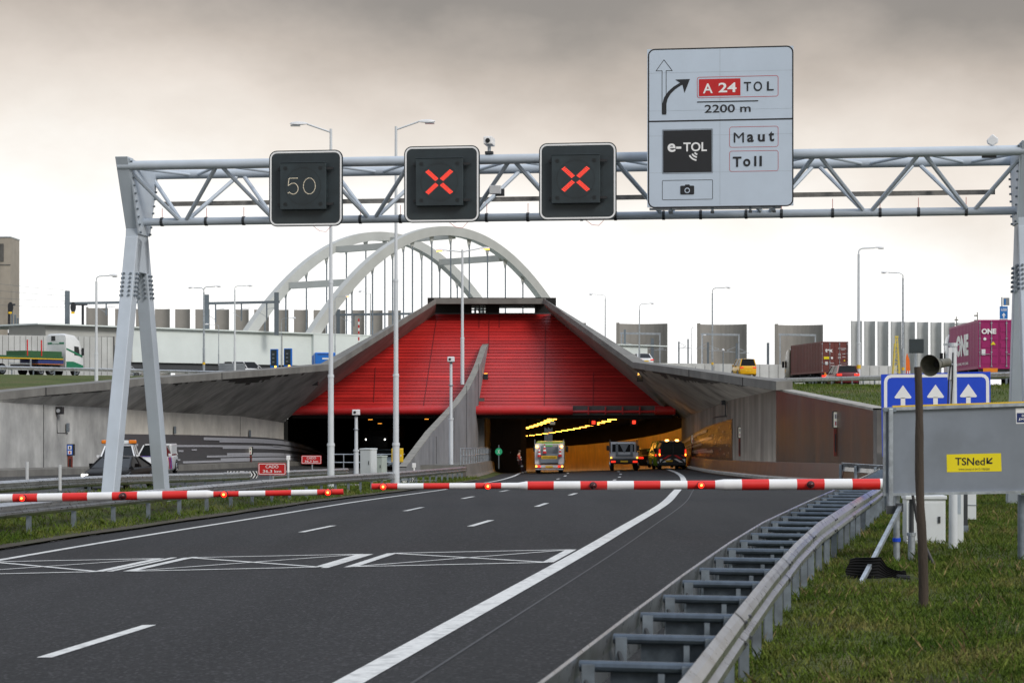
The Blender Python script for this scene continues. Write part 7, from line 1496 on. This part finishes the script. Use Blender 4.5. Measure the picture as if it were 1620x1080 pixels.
# ================================================================== signs and panels on the upper left road
for (p0, p1, q0, q1), lab in zip(((427, 440, 553, 583), (448.5, 462, 552, 582)), ('upright dark panel with a blue frame before the bridge girder, left of two', 'upright dark panel with a blue frame before the bridge girder, right of two')):
    Y = 207; o = thing('arrow_panel', lab, 'road sign', P((p0 + p1) / 2, q1 + 2, Y), R(-15)); w_ = (p1 - p0) * Y / F; h_ = (q1 - q0) * Y / F; z0 = .2
    mb = MB(); mb.rbox(-w_ / 2, w_ / 2, 0, .2, z0, z0 + h_, 'bright_blue', .03); mb.build('frame', o)
    mb = MB(); mb.box(-w_ / 2 + .1, w_ / 2 - .14, -.03, 0, z0 + .25, z0 + h_ - .08, 'matrix_black')
    for k in range(3): mb.box(-.18, .05, -.045, -.03, z0 + .55 + k * .4, z0 + .7 + k * .4, 'dull_steel')
    mb.build('display', o); mb = MB(); mb.box(.08, .26, -.05, -.01, z0 + .06, z0 + .22, 'lamp_amber'); mb.build('lamp', o); mb = MB(); mb.box(-.1, .1, .02, .18, -.6, z0, 'dark_metal'); mb.build('stand', o)
Y = 207; o = thing('road_sign', 'grey back of a wide road sign on the left bank beside the white van', 'road sign', P(361, 589, Y)); mb = MB(); a, b = (346 - 361) * Y / F, (388 - 361) * Y / F; mb.box(a, b, 0, .08, .1, .95, 'frame_grey')
for k in range(3): mb.box(a, b, -.02, 0, .25 + k * .25, .28 + k * .25, 'galvanised')
mb.build('panel', o); mb = MB(); mb.cyl((0, .1, -.5), (0, .1, .9), .05, None, 8, 'galvanised'); mb.build('post', o)
o = thing('striped_rod', 'red and white striped rod standing before the bridge girder, left of the red front', 'marker post', P(567.5, 548, 200)); h = (548 - 504) * 200 / F; mb = MB()
for k in range(9): mb.cyl((0, 0, h * k / 9), (0, 0, h * (k + 1) / 9), .075, None, 8, 'sign_red' if k % 2 == 0 else 'white_gloss')
mb.build('striped_shaft', o); mb = MB(); mb.cyl((0, 0, -2), (0, 0, 0), .06, None, 8, 'galvanised'); mb.build('stem', o)
# ================================================================== railway masts, beams and signals
M('mast_steel', (.12, .145, .165), .6, var=.15)
def rail_portal(label, pa, pb, pbm, pt0, pt1, Y, base, drops, grp):
    o = thing('catenary_portal', label, 'railway mast', P(pa, base, Y), 0, grp); l = o.location
    for p, t in ((pa, pt0), (pb, pt1)): mb = MB(); q = P(p, t, Y) - l; mb.box(q.x - .24, q.x + .24, -.2, .2, -.3, q.z, 'mast_steel'); mb.build('mast', o)
    a, b = P(pa - 4, pbm + 1, Y) - l, P(pb + 5, pbm - 1.5, Y) - l; mb = MB(); mb.beam(a, b, .25, .28, 'mast_steel'); mb.build('cross_beam', o)
    for d, ln in drops: q = P(d, pbm, Y) - l; mb = MB(); mb.box(q.x - .07, q.x + .07, -.07, .07, q.z - ln, q.z, 'mast_steel'); mb.beam((q.x, 0, q.z - ln + .3), (q.x - .9, 0, q.z - ln + .9), .05, .05, 'galvanised'); mb.beam((q.x, 0, q.z - ln * .35), (q.x + 1.0, 0, q.z - ln * .3), .05, .05, 'galvanised'); mb.build('drop_bracket', o)
    return o
CG = 'railway portals on the bridge line'
rail_portal('railway portal between the gantry legs and the far left mast, with a signal beside it', 106.5, 230.5, 479, 460, 457, 222, 520, [(168, 1.4)], CG)
rail_portal('railway portal in front of the left foot of the arch', 327, 437.5, 479, 466, 462.5, 222, 526, [(341, 2.2), (382, 2.0), (422, 1.9)], CG)
rail_portal('railway portal seen between the arches behind the hangers', 535, 690, 497, 489, 489, 262, 532, [(548, 1.2), (560, 1.6)], CG)
for px_, mast_px, lab, q in ((17, 14.5, 'dark railway signal with a round head in front of the concrete tower', 531), (116, 131, 'dark railway signal hanging beside the far left railway portal', 533)):
    Y = 220; o = thing('railway_signal', lab, 'railway signal', P(mast_px, q, Y)); l = o.location; c = P(px_, 486, Y) - l
    mb = MB(); mb.box(-.12, .12, -.12, .12, .9, Z(481, Y) - l.z, 'sign_black'); mb.box(-.125, .125, -.125, .125, .3, .95, 'white_gloss'); mb.box(-.12, .12, -.12, .12, -.6, .3, 'sign_black'); mb.build('mast', o)
    mb = MB(); mb.box(min(c.x, 0) - .1, max(c.x, 0) + .5, .0, .1, c.z + .2, c.z + .4, 'dark_metal'); mb.build('arm', o)
    mb = MB(); e = [(c.x + .3 * math.cos(R(20 * i)), c.z + .58 * math.sin(R(20 * i))) for i in range(18)]; mb.prism(e, -.15, .0, 'sign_black', 'y'); mb.box(c.x - .2, c.x + .15, -.2, 0, c.z - .72, c.z - .5, 'plate_yellow'); mb.build('signal_head', o)
for k, (p, t) in enumerate(((19, 488), (24, 498), (28, 503))):
    o = thing('steel_post', ['plain dark post right beside the tower signal, tallest of three', 'plain dark post right of the tower signal, middle of three', 'plain dark post right of the tower signal, shortest of three'][k], 'post', P(p, 530, 220), 0, 'dark posts beside the concrete tower'); h = Z(t, 220) - o.location.z; mb = MB(); mb.box(-.09, .09, -.08, .08, -.5, h, 'mast_steel'); mb.build('shaft', o); mb = MB(); mb.box(-.1, .1, -.09, .09, h, h + .03, 'galvanised'); mb.build('cap', o)
def cant(label, px, pt, pb, Y, arms, r=.14):
    o = thing('catenary_mast', label, 'railway mast', P(px, pb, Y), 0, 'catenary masts before the wind screens'); h = Z(pt, Y) - o.location.z; mb = MB(); mb.box(-r, r, -r, r, -1, h, 'mast_steel'); mb.build('mast', o)
    if arms:
        mb = MB()
        for s, ln, f in arms: mb.beam((0, 0, h * f), (s * ln, 0, h * f + .3), .07, .07, 'galvanised'); mb.beam((0, 0, h * f + .9), (s * ln, 0, h * f + .35), .06, .06, 'galvanised'); mb.beam((s * ln * .5, 0, h * f + .1), (s * ln * .5 + s * 1.2, 0, h * f + .1), .06, .06, 'galvanised')
        mb.build('bracket_arm', o)
cant('railway mast carrying a long beam, left edge of the first broad wind screen', 988.5, 521, 572, 280, [(1, 1.8, .4), (-1, 1, .4)]); cant('railway mast in the middle of the first broad wind screen', 1032, 535, 574, 285, [(-1, 2.4, .55), (1, 1.6, .5)], .2)
cant('bare railway mast left of the pair between the first two broad screens', 1074, 540, 578, 285, [(1, 1.0, .7)], .1); cant('bare railway mast right of the pair between the first two broad screens', 1088.5, 536, 578, 280, [], .1)
cant('railway mast in the left half of the second broad wind screen', 1120, 541, 578, 285, [(-1, 1.2, .7), (1, 1.6, .6)]); cant('railway mast in the right half of the second broad wind screen', 1165.5, 543, 580, 285, [(-1, 1.4, .6), (1, 1.3, .55)]); cant('plain dark mast between the second and third broad wind screens', 1215, 542, 582, 270, [], .16)
for p0, p1, q, lab in ((981, 1045, 527, 'pale overhead beam in front of the first broad wind screen'), (1109, 1170, 528.5, 'pale overhead beam in front of the second broad wind screen'), (1232, 1291, 529, 'pale overhead beam in front of the third broad wind screen')):
    Y = 300; o = thing('overhead_beam', lab, 'beam', P(p0, 575, Y)); L = (p1 - p0) * Y / F; h = Z(q, Y) - o.location.z; mb = MB(); mb.beam((0, 0, h), (L, 0, h - .1), .25, .3, 'galvanised'); mb.build('beam', o)
    for x in (.2, L - .1): mb = MB(); mb.box(x - .09, x + .09, -.1, .1, -1, h, 'galvanised'); mb.build('leg', o)
o = thing('overhead_wire', 'thin railway wires running from the tower to the far left portal', 'wire', P(-10, 450, 222)); mb = MB()
for a, b in ((448, 459), (459, 468), (471, 476), (482, 486)): mb.tube([P(-10, a, 222) - o.location, P(50, (a + b) / 2 + 1, 222) - o.location, P(106, b, 222) - o.location], .014, 4, 'mast_steel')
mb.build('wire_run', o)
o = thing('site_container', 'small white cabin at the end of the right parapet slope', 'cabin', P(999, 577, 232)); mb = MB(); mb.box(-.75, .75, 0, 2, -1, 1.15, 'white_paint'); mb.build('wall', o); mb = MB(); mb.box(-1.0, 1.1, -.2, 2.2, 1.15, 1.32, 'white_paint'); mb.build('roof', o); mb = MB(); mb.box(-.4, .0, -.02, 0, .3, .9, 'glass_dark'); mb.build('window', o)
# ================================================================== things at the right edge of the bank
o = thing('lattice_frame', 'tall yellow steel lattice frame on the bank behind the blue lane sign', 'lattice frame', P(1418.5, 592, 140)); Hq = (592 - 534) * 140 / F; mb = MB(); M('pale_yellow', (.70, .55, .10), .5)
for s in (-1, 1): mb.beam((s * .28, 0, -.5), (s * .06, 0, Hq), .06, .06, 'pale_yellow', up=(0, 1, 0)); mb.beam((s * .28, .4, -.5), (s * .10, .3, Hq * .85), .06, .06, 'pale_yellow', up=(0, 1, 0))
mb.build('upright', o); mb = MB()
for k in range(6): z0, z1 = Hq * k / 6, Hq * (k + 1) / 6; s = 1 if k % 2 else -1; w0, w1 = .28 - .22 * k / 6, .28 - .22 * (k + 1) / 6; mb.beam((-s * w0, 0, z0), (s * w1, 0, z1), .04, .04, 'pale_yellow', up=(0, 1, 0)); mb.beam((-w1, 0, z1), (w1, 0, z1), .04, .04, 'pale_yellow')
mb.box(-.12, .12, -.05, .1, Hq, Hq + .12, 'pale_yellow'); mb.build('lattice', o)
o = thing('work_banner', 'pointed orange panel with a red and white foot beside the yellow lattice frame', 'marker', P(1435.5, 592, 141)); mb = MB(); M('orange_panel', (.85, .16, .01), .5); mb.prism([(-.1, .25), (.2, .25), (.16, 1.0), (-.02, 1.5), (-.1, 1.2)], 0, .05, 'orange_panel', 'y'); mb.build('panel', o); mb = MB()
for k in range(4): mb.box(-.1 + .075 * k, -.025 + .075 * k, 0, .05, -.3, .25, 'sign_red' if k % 2 == 0 else 'white_gloss')
mb.build('striped_foot', o)
Y = 165; o = thing('detour_sign', 'blue U20 route sign with a white arrow above the magenta container', 'road sign', P(1588, 600, Y)); l = o.location; mb = MB(); a = 6.3 * Y / F; zz0, zz1 = Z(506, Y) - l.z, Z(484.5, Y) - l.z; mb.box(-a, a, 0, .06, zz0, zz1, M('sign_blue_pale', (.01, .16, .48), .4)); pn_ = mb.build('panel', o); mb = MB(); mb.text('U20', 0, zz1 - .28, 'white_gloss', a * 1.4, .22, -.01, .02); zc = (zz0 + zz1) / 2 - .2; mb.poly([(-.16, -.01, zc), (.16, -.01, zc), (0, -.01, zc + .24)], 'white_gloss'); mb.box(-.05, .05, -.012, -.01, zc - .2, zc, 'white_gloss'); mb.box(-a, a, -.012, -.005, zz0 + .03, zz0 + .1, 'white_gloss'); mb.build('lettering', pn_); mb = MB(); mb.cyl((-.12, .15, -.5), (-.12, .15, Z(470, Y) - l.z), .06, None, 8, 'galvanised'); mb.build('post', o)
mb = MB(); a0, a1 = (1587.5 - 1588) * Y / F, (1597 - 1588) * Y / F; mb.box(a0, a1, .02, .07, Z(483, Y) - l.z, Z(471, Y) - l.z, 'frame_grey'); mb.box(a0 + .05, a0 + .2, -.0, .02, Z(482, Y) - l.z, Z(473, Y) - l.z, 'sign_blue_pale'); mb.build('upper_panel', o)
for px_, q, lab in ((1513, 501, 'tiny distant harbour mast over the tall narrow screens'), (1549, 494, 'tiny distant crane jib over the magenta container')):
    Y = 900; o = thing('harbour_mast', lab, 'mast', (X(px_, Y), Y, 4.4)); h = Z(q, Y) - 4.4; mb = MB(); mb.cyl((0, 0, 0), (-.8 if px_ > 1530 else 0, 0, h), .3, .22, 6, 'concrete'); mb.build('shaft', o); mb = MB(); mb.box(-1.3 if px_ < 1530 else -2.2, 1.3 if px_ < 1530 else -.2, -.2, .2, h * .9, h * .915, 'concrete'); mb.box(-.8 if px_ < 1530 else -2.2, .8 if px_ < 1530 else -1, -.2, .2, h * .955, h * .97, 'concrete'); mb.build('cross_arm', o)
car('blue_car', 'blue car mostly hidden by the guard rail below the magenta container', 'car', (X(1584, 106) + 1.2, 111, 2.45), 5, 'bright_blue', 4.3, 1.8, 1.5) if False else None
# ================================================================== grass blades
def blades(name, n, sampler, hmin, hmax, wd, m, seed):
    rng = np.random.default_rng(seed); P0 = sampler(rng, n); n = len(P0); h = rng.uniform(hmin, hmax, n) * rng.choice([.6, 1, 1, 1.5], n); a = rng.uniform(0, 2 * np.pi, n); ln = rng.uniform(.1, .9, n) * h; b = rng.uniform(0, 2 * np.pi, n)
    dx, dy = np.cos(a) * wd, np.sin(a) * wd; V = np.empty((n, 4, 3)); V[:, 0] = P0 + np.stack([-dx, -dy, np.zeros(n)], 1); V[:, 1] = P0 + np.stack([dx, dy, np.zeros(n)], 1)
    V[:, 2] = P0 + np.stack([dx * .7 + np.cos(b) * ln * .4, dy * .7 + np.sin(b) * ln * .4, h * .6], 1); V[:, 3] = P0 + np.stack([np.cos(b) * ln, np.sin(b) * ln, h], 1)
    me = bpy.data.meshes.new(name); me.vertices.add(4 * n); me.vertices.foreach_set('co', V.reshape(-1)); idx = np.arange(n)[:, None] * 4 + np.array([[0, 1, 2, 0, 2, 3]]); me.loops.add(6 * n); me.loops.foreach_set('vertex_index', idx.reshape(-1)); me.polygons.add(2 * n); me.polygons.foreach_set('loop_start', np.arange(2 * n) * 3); me.polygons.foreach_set('loop_total', np.full(2 * n, 3)); me.update(calc_edges=True); me.validate()
    me.materials.append(MATS[m]); o = bpy.data.objects.new(name, me); COL.objects.link(o); return tag(o, kind='stuff')
def s_verge(rng, n):
    Y = 9 + 60 * rng.random(n) ** 1.7; lo = np.array([frail(y) + .55 for y in Y]); hi = .262 * Y + 1.0; x = lo + (hi - lo) * rng.random(n); keep = hi > lo
    # clumps
    cl = np.sin(x * 2.1 + 1.3 * np.sin(Y * 1.7)) * np.sin(Y * 1.9 + 1.1 * np.sin(x * 1.3)); keep &= rng.random(n) < .7 + .45 * cl; keep &= ~((x > 4.45) & (x < 5.5) & (Y > 26.3) & (Y < 27.5)); keep &= np.hypot(x - 4.71, Y - 22.8) > .13
    x, Y = x[keep], Y[keep]; return np.array([(a, b, zverge(a, b) - .01) for a, b in zip(x, Y)])
g = blades('grass', 230000, s_verge, .035, .085, .0055, 'blade', 1); tag(g, 'rough green and straw coloured grass on the right verge', 'grass')
def s_med(rng, n):
    Y = 24 + 100 * rng.random(n) ** 1.3; hi = np.array([fxl(y) - 1.6 for y in Y]); lo = np.maximum(-.262 * Y - 1, np.array([max(xo(y) + .2, fxl(y) - 12) for y in Y])); keep = hi > lo; Y, hi, lo = Y[keep], hi[keep], lo[keep]; x = lo + (hi - lo) * rng.random(len(Y)); return np.array([(a, b, zmed(a, b) - .01) for a, b in zip(x, Y)])
def s_straw(rng, n):
    p = s_verge(rng, n); q = np.sin(p[:, 0] * .9 + 2) * np.sin(p[:, 1] * .7 + np.sin(p[:, 0])); return p[rng.random(len(p)) < .25 + .75 * (q > .15)]
g = blades('dry_grass', 11000, s_straw, .06, .14, .004, 'straw', 8); tag(g, 'thin dry straw stems among the grass on the right verge', 'grass')
def s_tuft(rng, n):
    k = 260; c = s_verge(rng, k); idx = rng.integers(0, len(c), n); p = c[idx] + np.stack([rng.normal(0, .09, n), rng.normal(0, .09, n), np.zeros(n)], 1); return p[p[:, 0] > np.array([frail(y) + .5 for y in p[:, 1]])]
g = blades('grass', 9000, s_tuft, .06, .13, .007, 'blade', 9); tag(g, 'taller lush tufts in the grass of the right verge', 'grass')
g = blades('grass', 60000, s_med, .06, .17, .011, 'blade', 2); tag(g, 'green grass strip between the two carriageways', 'grass')
def s_bank(rng, n):
    Y = 78 + 80 * rng.random(n); lo = np.array([xwr(y) + .6 for y in Y]); hi = np.array([fru(y) + .6 for y in Y]); x = lo + (hi - lo) * rng.random(n); return np.array([(a, b, zbank(a, b) - .02) for a, b in zip(x, Y)])
def s_far(rng, n):
    Y = 6 + 66 * rng.random(n); x = .262 * Y + 1 + 12 * rng.random(n) ** 1.5; return np.array([(a, b, zverge(a, b) - .01) for a, b in zip(x, Y)])
g = blades('grass', 45000, s_far, .05, .13, .009, 'blade', 11); tag(g, 'grass of the right verge beyond the grey board', 'grass')
g = blades('grass', 36000, s_bank, .05, .14, .014, 'blade', 3); tag(g, 'grass with dry patches on the right bank below the guard rail', 'grass')
# small stones and trodden slabs by the cabinets
M('stone', (.30, .28, .25), .9, var=.25)
for p, q, Y, s, lab in ((553, 741, 92, .55, 'flat pale stone slab in the grass left of the tall cabinet'), (617, 747, 97, .4, 'flat pale stone slab between the cabinet and the right tall lamp post'), (665, 746, 106, .9, 'long pale stone slab at the foot of the concrete fin')):
    o = thing('stone_slab', lab, 'stone', (X(p, Y), Y, zmed(X(p, Y), Y) - .02)); mb = MB(); mb.rbox(-s, s, -.3, .3, -.1, .12, 'stone', .05); mb.build('slab', o)
